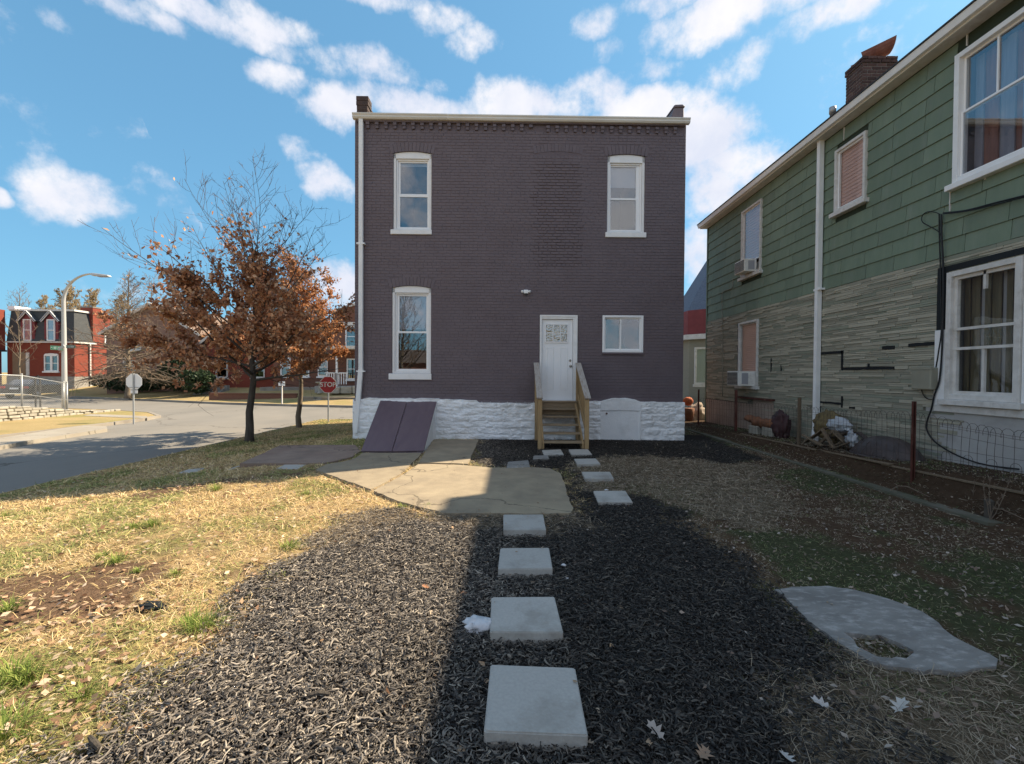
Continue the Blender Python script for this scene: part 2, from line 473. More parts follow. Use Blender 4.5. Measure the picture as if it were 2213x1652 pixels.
M['twig'] = mat('twig_bark', (0.125, 0.088, 0.072), (0.085, 0.058, 0.048), 5, 0.9, spec=0.15)
M['twig_l'] = mat('pale_twig', (0.24, 0.185, 0.14), (0.17, 0.125, 0.095), 5, 0.9, spec=0.15)
M['shingle'] = mat('green_siding', (0.178, 0.228, 0.165), (0.150, 0.198, 0.145), 2.2, 0.7, 0.25, 12, rand=0.09, col3=(0.225, 0.255, 0.215), scale3=1.6, amt3=0.45, stretch=(3, 1, 0.5), spec=0.25)
M['siding_back'] = mat('siding_joint', (0.035, 0.048, 0.032), None, rough=0.9)
M['strip_a'] = mat('stone_strip_grey', (0.31, 0.295, 0.235), (0.275, 0.265, 0.21), 5, 0.9, 0.5, 50, rand=0.12, stretch=(1, 1, 3))
M['strip_b'] = mat('stone_strip_pale', (0.43, 0.405, 0.32), (0.38, 0.355, 0.285), 5, 0.9, 0.5, 50, rand=0.12, stretch=(1, 1, 3))
M['strip_c'] = mat('stone_strip_green', (0.26, 0.275, 0.215), (0.235, 0.245, 0.195), 5, 0.9, 0.5, 50, rand=0.12, stretch=(1, 1, 3))
M['strip_back'] = mat('strip_joint', (0.17, 0.17, 0.14), None, rough=0.95)
M['plaster'] = mat('grey_plaster', (0.44, 0.43, 0.42), (0.37, 0.36, 0.35), 2.0, 0.9, 0.4, 25, col3=(0.17, 0.16, 0.155), scale3=1.6, amt3=0.5)
M['plaster_p'] = mat('pinkish_plaster', (0.42, 0.33, 0.27), (0.33, 0.26, 0.22), 2.0, 0.9, 0.4, 25, col3=(0.2, 0.15, 0.12), scale3=1.6, amt3=0.5)
M['tar'] = mat('black_tar', (0.012, 0.014, 0.016), None, rough=0.6, bump=0.5, bscale=40)
M['roofing'] = mat('dark_roofing', (0.06, 0.06, 0.065), (0.035, 0.035, 0.04), 10, 0.9)
M['chimney_brick'] = mat('dark_red_brick', (0.105, 0.058, 0.048), (0.06, 0.036, 0.034), 8, 0.9, 0.6, 40, rand=0.35)
M['mortar'] = mat('old_mortar', (0.24, 0.215, 0.19), (0.17, 0.15, 0.135), 12, 0.95, 0.5, 50)
M['copper'] = mat('rusty_sheet', (0.24, 0.09, 0.06), (0.17, 0.065, 0.05), 9, 0.75, 0.3, 30, metal=0.2, col3=(0.3, 0.17, 0.14), scale3=5, amt3=0.5)
M['blind'] = mat('salmon_blind', (0.66, 0.44, 0.42), (0.56, 0.36, 0.35), 6, 0.8, stretch=(0.5, 1, 12))
M['curtain'] = mat('olive_curtain', (0.17, 0.145, 0.09), (0.09, 0.078, 0.052), 5, 0.9, stretch=(5, 1, 0.4))
M['curtain_r'] = mat('rust_curtain', (0.36, 0.15, 0.10), (0.22, 0.09, 0.07), 4, 0.9, stretch=(4, 1, 0.4))
M['lace'] = mat('pale_curtain', (0.36, 0.35, 0.39), (0.26, 0.25, 0.30), 4, 0.9, stretch=(6, 1, 0.4))
M['room'] = mat('dim_room', (0.10, 0.10, 0.11), None, rough=0.95)
M['shade'] = mat('window_shade', (0.33, 0.33, 0.36), None, rough=0.9)
M['glass'] = glass('window_glass', (0.90, 0.93, 0.95), 0.13, wav=0.05)
M['glass_d'] = glass('old_window_glass', (0.94, 0.95, 0.94), 0.06, wav=0.12)
M['glass_t'] = glass('textured_glass', (0.85, 0.9, 0.88), 0.3, wav=0.9, rough=0.08)
M['ac'] = mat('air_conditioner_casing', (0.80, 0.78, 0.75), (0.72, 0.70, 0.66), 4, 0.6, col3=(0.3, 0.26, 0.22), scale3=6, amt3=0.4)
M['grille'] = mat('dark_grille', (0.07, 0.07, 0.075), None, rough=0.6)
M['box_grey'] = mat('utility_box_paint', (0.30, 0.29, 0.23), (0.25, 0.24, 0.19), 3, 0.6)
M['cable'] = mat('black_cable', (0.014, 0.014, 0.016), None, rough=0.5)
M['red_brick'] = mat('red_brick_wall', (0.235, 0.056, 0.036), (0.185, 0.044, 0.03), 5, 0.9, 0.4, 30, col3=(0.29, 0.10, 0.062), scale3=2.0, amt3=0.4, stretch=(1, 1, 6))
M['brown_brick'] = mat('brown_brick_wall', (0.20, 0.095, 0.065), (0.155, 0.07, 0.05), 5, 0.9, 0.4, 30, stretch=(1, 1, 6))
M['pink_brick'] = mat('rosy_brick_wall', (0.30, 0.18, 0.14), (0.23, 0.14, 0.11), 5, 0.9, 0.4, 30, stretch=(1, 1, 6))
M['slate'] = mat('mansard_shingle', (0.075, 0.08, 0.085), (0.048, 0.052, 0.057), 12, 0.9, 0.5, 20, stretch=(1, 1, 3), col3=(0.12, 0.125, 0.125), scale3=2.5, amt3=0.4)
M['brown_roof'] = mat('brown_roof_shingle', (0.21, 0.145, 0.11), (0.165, 0.115, 0.09), 10, 0.9, 0.5, 20, stretch=(1, 1, 3))
M['dark_roof'] = mat('dark_roof_shingle', (0.10, 0.085, 0.085), (0.07, 0.06, 0.06), 10, 0.9, 0.5, 20)
M['blue_slate'] = mat('blue_slate_roof', (0.135, 0.165, 0.22), (0.09, 0.115, 0.16), 10, 0.85, 0.8, 14, stretch=(1, 1, 2))
M['maroon'] = mat('maroon_band', (0.22, 0.05, 0.055), (0.17, 0.04, 0.045), 3, 0.7)
M['limestone'] = mat('pale_limestone', (0.40, 0.375, 0.32), (0.29, 0.265, 0.22), 5, 0.9, 0.7, 20, rand=0.14, col3=(0.30, 0.27, 0.22), scale3=4, amt3=0.4)
M['stone_base'] = mat('grey_foundation_stone', (0.34, 0.33, 0.31), (0.24, 0.23, 0.22), 4, 0.9, 0.6, 15, rand=0.12)
M['board'] = mat('plywood_board', (0.30, 0.21, 0.14), (0.24, 0.165, 0.11), 3, 0.8)
M['sign_white'] = mat('sign_back', (0.80, 0.80, 0.80), None, rough=0.4, spec=0.5)
M['sign_red'] = mat('stop_red', (0.42, 0.010, 0.016), None, rough=0.4, spec=0.5)
M['sign_green'] = mat('street_sign_green', (0.0, 0.24, 0.11), None, rough=0.4, spec=0.5)
M['sign_dark'] = mat('street_sign_dark_green', (0.01, 0.075, 0.045), None, rough=0.5)
M['sign_pale'] = mat('sign_lettering', (0.62, 0.78, 0.66), None, rough=0.4)
M['car_paint'] = mat('dark_car_paint', (0.03, 0.032, 0.036), None, rough=0.25, spec=0.6)
M['tyre'] = mat('tyre_rubber', (0.02, 0.02, 0.02), None, rough=0.9)
M['tail'] = mat('tail_lamp_red', (0.35, 0.02, 0.02), None, rough=0.3, spec=0.6)
M['stonegrey'] = mat('white_rock', (0.66, 0.66, 0.68), (0.5, 0.5, 0.53), 9, 0.8, 0.8, 25)
M['terracotta'] = mat('dull_clay', (0.24, 0.105, 0.055), (0.16, 0.07, 0.04), 6, 0.9, 0.5, 20)
M['orange'] = mat('faded_orange', (0.52, 0.14, 0.05), (0.42, 0.10, 0.04), 6, 0.8)
M['tarp'] = mat('dark_tarp', (0.07, 0.03, 0.032), (0.04, 0.02, 0.022), 6, 0.6, 0.8, 12)
M['plastic'] = mat('crumpled_plastic', (0.45, 0.47, 0.50), (0.30, 0.31, 0.34), 9, 0.4, 0.9, 18, spec=0.5)
M['basin'] = mat('dark_basin', (0.085, 0.065, 0.062), (0.045, 0.036, 0.036), 4, 0.5, 0.3, 12)
M['moss_heap'] = mat('matted_straw', (0.20, 0.15, 0.07), (0.12, 0.09, 0.045), 12, 1.0, 1.0, 25)

# ------------------------------------------------------------ ground
def poly(pts, z=0.0):
    return [(G(x, y, z).x, G(x, y, z).y) for x, y in pts]
def inside(px, py, pl):
    px = np.asarray(px); py = np.asarray(py)
    r = np.zeros(px.shape, bool)
    n = len(pl); j = n - 1
    for i in range(n):
        xi, yi = pl[i]; xj, yj = pl[j]
        c = ((yi > py) != (yj > py)) & (px < (xj - xi) * (py - yi) / (yj - yi + 1e-12) + xi)
        r ^= c; j = i
    return r

KX = -7.98   # near kerb line
def bedh(y): return np.interp(y, [4, 5.5, 8, 15.5, 20], [0.45, 0.40, 0.30, 0.06, 0.0])
def H(x, y):
    x = np.asarray(x, float); y = np.asarray(y, float)
    h = -0.27 * sstep(3.6, 7.8, -x)
    h = h - 0.27 * sstep(13.5, 18.3, y) * (1 - sstep(3.6, 7.8, -x)) * (x < 3)
    b = bedh(y)
    h = h + np.where(x > 5.35, 0.03 + (b - 0.03) * (0.35 * sstep(5.42, 5.66, x) + 0.65 * sstep(5.62, 5.78, x)), 0) * (y < 19)
    amp = 0.035 * np.clip(1.1 - np.abs(x) / 14, 0.2, 1)
    return h + (fbm(x * 1.3 + 5, y * 1.3, 4) - 0.5) * amp

_JR = np.random.default_rng(77)
# region polygons
MULCH = poly([(60, 1690), (250, 1545), (480, 1352), (560, 1270), (630, 1215), (720, 1135), (800, 1106), (880, 1104), (1000, 1114), (1250, 1112), (1232, 1060), (1222, 1035), (1195, 1010), (1005, 1012), (1020, 980), (1036, 948), (1490, 940), (1530, 942), (1645, 992), (1560, 1004), (1400, 988), (1290, 992), (1235, 1000), (1238, 1040), (1290, 1075), (1400, 1075), (1450, 1105), (1540, 1165), (1600, 1215), (1680, 1292), (1760, 1365), (1810, 1440), (1700, 1500), (1900, 1560), (2050, 1680), (1900, 2200), (1000, 2600), (0, 2200)])
STRAW = [poly([(1235, 1000), (1290, 990), (1400, 985), (1560, 1000), (1640, 1010), (1700, 1100), (1620, 1150), (1500, 1115), (1400, 1068), (1290, 1075), (1240, 1040)]),
         poly([(640, 1200), (760, 1112), (1040, 1104), (1240, 1108), (1300, 1140), (1200, 1160), (1040, 1150), (900, 1118), (760, 1160)]),
         poly([(1640, 1470), (1760, 1410), (1950, 1450), (2213, 1440), (2400, 1700), (1800, 1800), (1700, 1560)])]
DIRT = [poly([(-60, 1240), (120, 1225), (330, 1215), (390, 1230), (330, 1290), (240, 1330), (60, 1350), (-60, 1370)]),
        poly([(200, 1055), (420, 1040), (690, 1015), (620, 1028), (480, 1048), (300, 1075)])]

def regions(x, y):
    jr = np.clip(_JR.normal(0, .09, x.shape), -.3, .3)
    wx = x + (fbm(x * 3 + 3, y * 3, 3) - .5) * 0.6 + jr
    wy = y + (fbm(x * 3 - 7, y * 3 + 4, 3) - .5) * 0.6 - jr * .6
    mul = inside(wx, wy, MULCH)
    straw = np.zeros(x.shape, bool)
    for p in STRAW: straw |= inside(wx, wy, p)
    dirt = np.zeros(x.shape, bool)
    for p in DIRT: dirt |= inside(wx, wy, p)
    return mul, straw, dirt

def ground_grid(name, x0, x1, y0, y1, nx, ny, hole=None):
    xs = np.linspace(x0, x1, nx); ys = np.linspace(y0, y1, ny)
    X, Y = np.meshgrid(xs, ys, indexing='ij')
    Z = H(X, Y)
    near = np.exp(-((X ** 2 + Y ** 2) / 90))
    Z = Z + (fbm(X * 9, Y * 9, 3) - .5) * 0.022 * near
    return X, Y, Z
def grid_faces(nx, ny):
    i = np.arange(nx - 1)[:, None] * ny + np.arange(ny - 1)[None, :]
    return np.stack([i, i + ny, i + ny + 1, i + 1], -1).reshape(-1, 4)

def build_yard():
    nx, ny = 400, 560
    X, Y, Z = ground_grid('lawn', KX + 0.02, 14, -14, 18.6, nx, ny)
    mul, straw, dirt = regions(X, Y)
    n1 = fbm(X * 1.1, Y * 1.1, 5); n2 = fbm(X * 5 + 9, Y * 5, 4); n3 = fbm(X * 0.5 + 40, Y * 0.5, 3)
    tan = np.array([0.44, 0.325, 0.175]); green = np.array([0.22, 0.21, 0.09]); soil = np.array([0.16, 0.105, 0.07])
    black = np.array([0.045, 0.038, 0.034]); strawc = np.array([0.17, 0.135, 0.095]); moss = np.array([0.085, 0.092, 0.05])
    C = tan[None, None] * np.ones(X.shape + (1,))
    g = (sstep(0.5, 0.66, n1))[..., None]
    C = C * (1 - .7 * g) + green * .7 * g
    d = sstep(0.56, 0.7, n2)[..., None] * .6
    C = C * (1 - d) + soil * d
    # shaded damp side yard: moss and bare soil
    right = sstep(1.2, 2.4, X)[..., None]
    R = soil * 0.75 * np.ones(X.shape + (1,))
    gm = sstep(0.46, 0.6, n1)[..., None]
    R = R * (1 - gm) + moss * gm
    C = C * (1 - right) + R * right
    verge = (sstep(8.5, 9.5, Y) * sstep(3.0, 3.6, -X))[..., None]
    C = C * (1 - .55 * verge) + green * 0.8 * .55 * verge
    C[dirt] = soil * 1.15
    C[straw] = strawc
    C[mul & ~straw] = black
    bed = (X > 5.45)
    C[bed] = (soil * 0.55)
    patioarea = (Y > 8.9) & (X > -4.2) & (X < -1)
    me = np_mesh('lawn', np.stack([X, Y, Z], -1).reshape(-1, 3), grid_faces(nx, ny), C.reshape(-1, 3), True)
    o = link('lawn', me, M['soil'])
    tag(o, 'yard of dry tan grass, bare soil and moss around the dark brick house', kind='structure')
build_yard()

def flat(name, pts, z0, z1, m, kind='structure', label=None, parent=None):
    o = MB().prism(pts, z0, z1).build(name, m, parent)
    if kind: o['kind'] = kind
    if label: o['label'] = label
    return o
# base terrain sheet to the horizon
me = MB()
xs = [-1500, -300, -60, 60, 300, 1500]
me.box(-1500, 1500, -1500, 1500, -1.2, -0.62)
o = me.build('ground', M['far_lawn']); tag(o, 'wide dry ground running out to the horizon', kind='structure')
# side yards behind the camera and beside
flat('street', [(KX - 7.35, -60), (KX, -60), (KX, 18.0), (KX - .05, 19.0), (KX - 7.35, 19.0)], -0.62, -0.40, M['asphalt'], label='grey asphalt side street running away past the brick house')
far = [G(x, y, -0.4) for x, y in [(-400, 858), (0, 858.5), (147, 860), (332.8, 867.5), (488.6, 874.5), (637, 878.8), (765, 881.6)]]
fk = [(p.x, p.y) for p in far] + [(8, 25.5), (60, 24)]
near_edge = [(60, 18.9), (-5, 18.9), (-7.0, 18.9), (KX - .05, 18.96), (KX - 7.4, 18.96), (-16.2, 20.2), (-18.5, 21.8), (-24, 23.8), (-40, 26.5), (fk[0][0], 29)]
flat('cross_street', fk + near_edge, -0.62, -0.404, M['asphalt'], label='pale sunlit cross street beyond the corner trees')
# kerbs
def strip(name, line, w, z0, z1, m, label, kind='structure'):
    mb = MB()
    pts = [Vector((p[0], p[1], 0)) for p in line]
    L_, R_ = [], []
    for i, p in enumerate(pts):
        t = (pts[min(i + 1, len(pts) - 1)] - pts[max(i - 1, 0)]).normalized()
        n = Vector((-t.y, t.x, 0)) * w / 2
        L_.append(p + n); R_.append(p - n)
    for i in range(len(pts) - 1):
        a, b, c, d = L_[i], R_[i], R_[i + 1], L_[i + 1]
        mb.hexa([(q.x, q.y, z0) for q in (a, b, c, d)] + [(q.x, q.y, z1) for q in (a, b, c, d)])
    o = mb.build(name, m)
    return tag(o, label, kind=kind)
arc = [(KX + 0.9 - 0.9 * math.cos(a), 18.0 + 0.95 * math.sin(a)) for a in np.linspace(0, PI / 2, 8)]
strip('kerb', [(KX + .0, -60), (KX, 0), (KX, 14)] + arc + [(-3, 18.95), (60, 18.95)], 0.16, -0.6, -0.285, M['kerb'], 'concrete kerb along the yard edge of the side street')
strip('kerb', fk[1:], 0.18, -0.6, -0.27, M['kerb'], 'dark kerb along the far side of the cross street')
lk = [(KX - 7.35, -60), (KX - 7.35, 17.0), (-15.45, 18.6), (-15.8, 20.0), (-17.6, 21.7), (-21, 23.1), (-26, 24.3), (-40, 26.6), (-60, 28.5)]
strip('kerb', lk, 0.16, -0.6, -0.285, M['kerb'], 'rounded kerb around the opposite street corner')
# opposite corner lawn
flat('corner_lawn', lk[1:] + [(-60, -60), (KX - 7.35, -60)], -0.62, -0.30, M['far_lawn'], label='dry lawn on the opposite street corner')
flat('sidewalk', poly([(-60, 955), (0, 947), (170, 920.6), (230, 922), (232, 927), (71, 951), (0, 964), (-60, 975)], -0.29), -0.5, -0.29, M['side_conc'], label='pale worn sidewalk along the opposite kerb')
flat('sidewalk', poly([(180, 899), (196, 895.5), (260, 897.5), (318, 900), (318, 904), (270, 903)], -0.29), -0.5, -0.288, M['side_conc'], label='pale concrete ramp at the opposite street corner')
# far lawns rising to the houses
def far_lawn():
    n = 120; m = 26
    t = np.linspace(0, 1, n)
    ex = np.array([p[0] for p in fk]); ey = np.array([p[1] for p in fk])
    X0 = np.interp(t, np.linspace(0, 1, len(ex)), ex); Y0 = np.interp(t, np.linspace(0, 1, len(ex)), ey) + 0.09
    s = np.linspace(0, 1, m) ** 1.5 * 60
    X = X0[:, None] * (1 + s[None] / 60 * 0.4); Y = Y0[:, None] + s[None]
    Z = -0.28 + 0.72 * sstep(0.5, 7.5, s)[None] + (fbm(X * .4, Y * .4, 3) - .5) * 0.12
    Z = np.where(s[None] < 0.01, -0.285, Z)
    me = np_mesh('far_lawn', np.stack([X, Y, Z], -1).reshape(-1, 3), grid_faces(n, m), None, True)
    o = link('far_lawn', me, M['far_lawn']); tag(o, 'dry yellow lawns rising to the houses across the cross street', kind='structure')
far_lawn()

# patio slabs
pt = empty('patio', G(960, 1040, 0)[:], label='cracked concrete patio in front of the cellar hatch', kind='structure')
def slab(pts, m, ztop, name='slab', nsub=3):
    pl = poly(pts, ztop)
    c = pt.location
    # roughen the outline
    out = []
    for i in range(len(pl)):
        a = Vector(pl[i]); b = Vector(pl[(i + 1) % len(pl)])
        k = max(1, int((b - a).length / 0.12))
        for j in range(k):
            p = a.lerp(b, j / k)
            out.append((p.x - c.x + random.uniform(-.012, .012), p.y - c.y + random.uniform(-.012, .012)))
    o = MB().prism(out, -0.08, ztop).build(name, m, pt)
    o.location.z = 0
    return o
slab([(518, 1002), (560, 984), (605, 963), (700, 962), (768, 962), (780, 975), (760, 988), (733, 995), (700, 1001)], M['concrete_red'], 0.030)
slab([(704, 1004), (738, 999), (766, 992), (785, 979), (909, 979), (908, 985), (865, 1024), (803, 1058), (745, 1038), (682, 1016)], M['concrete'], 0.034)
slab([(918, 978), (937, 950), (1034, 951), (1011, 1003), (976, 1001.5), (905, 1000)], M['concrete'], 0.042)
slab([(904, 1003), (977, 1004.5), (1011, 1006.5), (1060, 1011), (1150, 1010), (1190, 1013), (1212, 1024), (1219, 1045), (1226, 1070), (1238, 1098), (1232, 1109), (1160, 1111), (1060, 1109), (960, 1109), (900, 1094), (860, 1083), (807, 1061), (869, 1027)], M['concrete'], 0.036)

# old slab with the broken hole
os_ = poly([(1675, 1272), (1730, 1266), (1790, 1265), (1850, 1273), (1900, 1285), (1950, 1303), (1990, 1320), (2030, 1345), (2062, 1372), (2110, 1398), (2157, 1422), (2152, 1436), (2110, 1443), (2060, 1447), (1990, 1446), (1930, 1440), (1880, 1425), (1840, 1404), (1800, 1378), (1755, 1345), (1710, 1302)], .03)
hole = poly([(1833, 1367), (1860, 1369), (1900, 1370), (1945, 1388), (1985, 1408), (1960, 1416), (1920, 1416), (1890, 1412), (1860, 1396)], .03)
def rough(pl, a=0.02, st=0.08):
    out = []
    for i in range(len(pl)):
        p0 = Vector(pl[i]); p1 = Vector(pl[(i + 1) % len(pl)]); k = max(1, int((p1 - p0).length / st))
        for j in range(k):
            p = p0.lerp(p1, j / k); out.append((p.x + random.uniform(-a, a), p.y + random.uniform(-a, a)))
    return out
flat('concrete_slab', [rough(os_, .012, .05), rough(hole, .02, .05)], -0.05, 0.022, M['oldslab'], kind=None)
tag(bpy.data.objects['concrete_slab'], 'old irregular grey concrete slab with a broken leaf-filled hole', 'concrete slab')
flat('edging', [(5.24, 4.9), (5.43, 4.9), (5.40, 9), (5.41, 17), (5.26, 17), (5.25, 9)], -0.1, 0.028, M['edging'], label='low concrete edging between the side yard and the wire fence')

# pavers
def Zp(x, y): return (702.3 + .4441 * x, 918.4 + .4441 * y)
pav = [([(1056, 124), (1148, 120), (1162, 144), (1066, 148)], 'grey paver at the foot of the wooden steps, under the left post', 0.04),
       ([(1185, 120), (1280, 119), (1300, 144), (1200, 147)], 'grey paver at the foot of the wooden steps, under the right post', 0.04),
       ([(1212, 166), (1318, 164), (1341, 190), (1228, 193)], 'grey paver in the path, next one down from the pair under the steps', 0.045),
       ([(1249, 229), (1387, 229), (1406, 262), (1268, 263)], 'grey paver beside the dry grass, right of the patio edge', 0.045),
       ([(1306, 322), (1462, 321), (1498, 376), (1330, 377)], 'grey paver lying right of the patio corner, with a white pebble at its back edge', 0.045),
       ([(868, 437), (1062, 436), (1076, 512), (868, 513)], 'grey paver touching the front edge of the concrete patio', 0.07),
       ([(853, 600), (1090, 598), (1108, 700), (842, 702)], 'grey paver in black mulch, second down from the patio edge', 0.07),
       ([(810, 838), (1117, 836), (1160, 1010), (802, 1009)], 'grey paver with a white rock lying against its left side', 0.07),
       ([(806, 1165), (1217, 1181), (1280, 1512), (773, 1492)], 'largest and nearest grey paver at the bottom of the picture', 0.07)]
for pts, lab, th in pav:
    pl = [G(*Zp(*p), th) for p in pts]
    c = sum(pl, Vector()) / 4
    mb = MB()
    top = [(p.x - c.x, p.y - c.y) for p in pl][::-1]
    mb.prism(top, -th - .03, 0)
    o = mb.build('paver', M['paver'], bevel=0.006, loc=(c.x, c.y, th), seg=2)
    tag(o, lab, 'paver', 'grey square pavers of the stepping path')
for pts, lab in [([(386, 1022), (407, 1014.6), (442.5, 1011.7), (425, 1021.6)], 'weathered flat paver nearest the street in the row of three'),
                 ([(485, 1017), (513, 1007.5), (563, 1003), (524, 1016)], 'weathered flat paver in the middle of the row of three by the street'),
                 ([(595, 1014), (616, 1004), (662, 1004), (644, 1014)], 'weathered flat paver of the row of three, beside the patio corner')]:
    q0 = G(pts[0][0] + 30, pts[0][1] - 6, -.1); zz = float(H(q0.x, q0.y)) + .012
    pl = [G(*p, zz) for p in pts]; c = sum(pl, Vector()) / 4
    o = MB().prism([(p.x - c.x, p.y - c.y) for p in pl][::-1], -.09, 0).build('paver', M['paver'], bevel=0.006, loc=(c.x, c.y, zz))
    tag(o, lab, 'paver', 'weathered pavers towards the street')
for pts, lab in [([(1015, 150), (1085, 148), (1092, 162), (1012, 163)], 'small rough stone block beside the first paver of the steps'),
                 ([(890, 180), (990, 172), (998, 203), (883, 208)], 'tilted old flagstone on the mulch at the patio edge')]:
    pl = [G(*Zp(*p), .05) for p in pts]; c = sum(pl, Vector()) / 4
    o = MB().prism([(p.x - c.x, p.y - c.y) for p in pl][::-1], -.1, 0).build('flagstone', M['oldslab'], bevel=0.012, loc=(c.x, c.y, 0.05))
    tag(o, lab, 'stone')

def blob(name, c, r, seed, m, parent=None, sub=3, amp=0.25, fr=2.0, flatb=None):
    bm = bmesh.new()
    bmesh.ops.create_icosphere(bm, subdivisions=sub, radius=1)
    rr = np.random.default_rng(seed); o1 = rr.random(3) * 50
    from mathutils import noise as mn
    for v in bm.verts:
        n = mn.noise(v.co * fr + Vector(o1)) * amp + mn.noise(v.co * fr * 2.7 + Vector(o1)) * amp * .5
        v.co = Vector((v.co.x * r[0], v.co.y * r[1], v.co.z * r[2])) * (1 + n)
        if flatb is not None: v.co.z = max(v.co.z, flatb)
    me = bpy.data.meshes.new(name); bm.to_mesh(me); bm.free()
    me.polygons.foreach_set('use_smooth', [sub > 2] * len(me.polygons))
    return link(name, me, m, parent, c)
p = G(1037, 1356, .02)
tag(blob('rock', (p.x, p.y, .03), (.10, .07, .05), 3, M['stonegrey'], amp=.6, fr=2.5), 'white chalky rock lying in the mulch against a paver', 'rock')

# ------------------------------------------------------------ brown house
TH = math.radians(0.74)
WN = Vector((-math.sin(TH), math.cos(TH), 0)); WU = Vector((math.cos(TH), math.sin(TH), 0))
WP0 = Vector((0, 11.26, 0))
def wallhit(x, y, off=0.0):   # off: metres in front of the wall
    d = ray(x, y)
    t = ((WP0 - WN * off) - EYE).dot(WN) / d.dot(WN)
    return EYE + d * t
BO = wallhit(766.5, 950); BO.z = 0
def BW(x, y, off=0.0):
    p = wallhit(x, y, off)
    return (p - BO).dot(WU), p.z
BWID = BW(1480.5, 600)[0]
house = empty('brick_house', BO, TH, 'two storey dark brown painted brick house with white windows and whitewashed foundation', 'house')
def z2(x, y): return BW(745.5 + x * .3467, 189.1 + y * .3467)
def z3(x, y): return BW(745.5 + x * .3467, 567.3 + y * .3467)
FT = 1.0          # top of foundation
TOP = BW(1106, 262)[1]
def arc_pts(u0, u1, zs, rise, n=12):
    w = (u1 - u0) / 2; R = (w * w + rise * rise) / (2 * rise); cx = (u0 + u1) / 2; cz = zs + rise - R
    a0 = math.asin(w / R)
    return [(cx + R * math.sin(a), cz + R * math.cos(a)) for a in np.linspace(-a0, a0, n)], (cx, cz, R, a0)

wins = []   # (u0,u1,z0,zspring,rise, panes, sill(u0,u1,z0,z1), group)
def W(zf, x0, x1, yb, ys, yt, gu, gl, sill, lab):
    u0, z0 = zf(x0, yb); u1, _ = zf(x1, yb); _, zs = zf((x0 + x1) / 2, ys); _, zt = zf((x0 + x1) / 2, yt)
    P_ = [(zf(a, d)[0], zf(b, d)[0], zf((a + b) / 2, d)[1], zf((a + b) / 2, c)[1]) for (a, b, c, d) in (gu, gl)]
    s0 = zf(sill[0], sill[3]); s1 = zf(sill[1], sill[2])
    wins.append(dict(u0=u0, u1=u1, z0=z0, zs=zs, rise=zt - zs, panes=P_, sill=(s0[0], s1[0], s0[1] - .0, zf(sill[0], sill[2])[1]), label=lab))
W(z2, 300, 538, 888, 413, 400, (340, 507, 460, 656), (338, 510, 676, 868), (286, 542, 888, 918), 'ul')
W(z2, 1633, 1867, 905, 431, 418, (1661, 1820, 486, 682), (1659, 1818, 695, 891), (1622, 1876, 905, 937), 'ur')
W(z3, 292, 535, 693, 161, 147, (333, 502, 207, 428), (328, 504, 440, 665), (274, 540, 693, 731), 'll')
door = dict(u0=z3(1211, 860)[0], u1=z3(1446, 860)[0], z0=z3(1320, 868)[1], z1=z3(1320, 329)[1])
sw = dict(u0=z3(1603, 560)[0], u1=z3(1859, 560)[0], z0=z3(1730, 563)[1], z1=z3(1730, 331)[1])
openings = [(w['u0'], w['u1'], w['z0'], w['zs'] + w['rise']) for w in wins] + [(door['u0'], door['u1'], door['z0'], door['z1']), (sw['u0'], sw['u1'], sw['z0'], sw['z1'])]

def wall_with_holes(W_, z0, z1, holes, yf, yb, name, m, parent):
    us = sorted({0, W_, *[h[0] for h in holes], *[h[1] for h in holes]})
    zs = sorted({z0, z1, *[h[2] for h in holes], *[h[3] for h in holes]})
    us = [u for u in us if 0 <= u <= W_]; zs = [z for z in zs if z0 <= z <= z1]
    mb = MB()
    idx = {}
    solid = lambda i, j: 0 <= i < len(us) - 1 and 0 <= j < len(zs) - 1 and not any(h[0] - 1e-6 < (us[i] + us[i + 1]) / 2 < h[1] and h[2] - 1e-6 < (zs[j] + zs[j + 1]) / 2 < h[3] for h in holes)
    for i in range(len(us) - 1):
        for j in range(len(zs) - 1):
            if not solid(i, j): continue
            a, b, c, d = us[i], us[i + 1], zs[j], zs[j + 1]
            mb.add([(a, yf, c), (b, yf, c), (b, yf, d), (a, yf, d)], [(0, 1, 2, 3)])
            if not solid(i - 1, j): mb.add([(a, yf, c), (a, yf, d), (a, yb, d), (a, yb, c)], [(0, 1, 2, 3)])
            if not solid(i + 1, j): mb.add([(b, yf, c), (b, yb, c), (b, yb, d), (b, yf, d)], [(0, 1, 2, 3)])
            if not solid(i, j - 1): mb.add([(a, yf, c), (a, yb, c), (b, yb, c), (b, yf, c)], [(0, 1, 2, 3)])
            if not solid(i, j + 1): mb.add([(a, yf, d), (b, yf, d), (b, yb, d), (a, yb, d)], [(0, 1, 2, 3)])
    return mb.build(name, m, parent)
HD = 3.7
wall_with_holes(BWID - 0.02, FT - 0.05, TOP, openings, 0.0035, 0.32, 'wall', M['mortar_paint'], house)
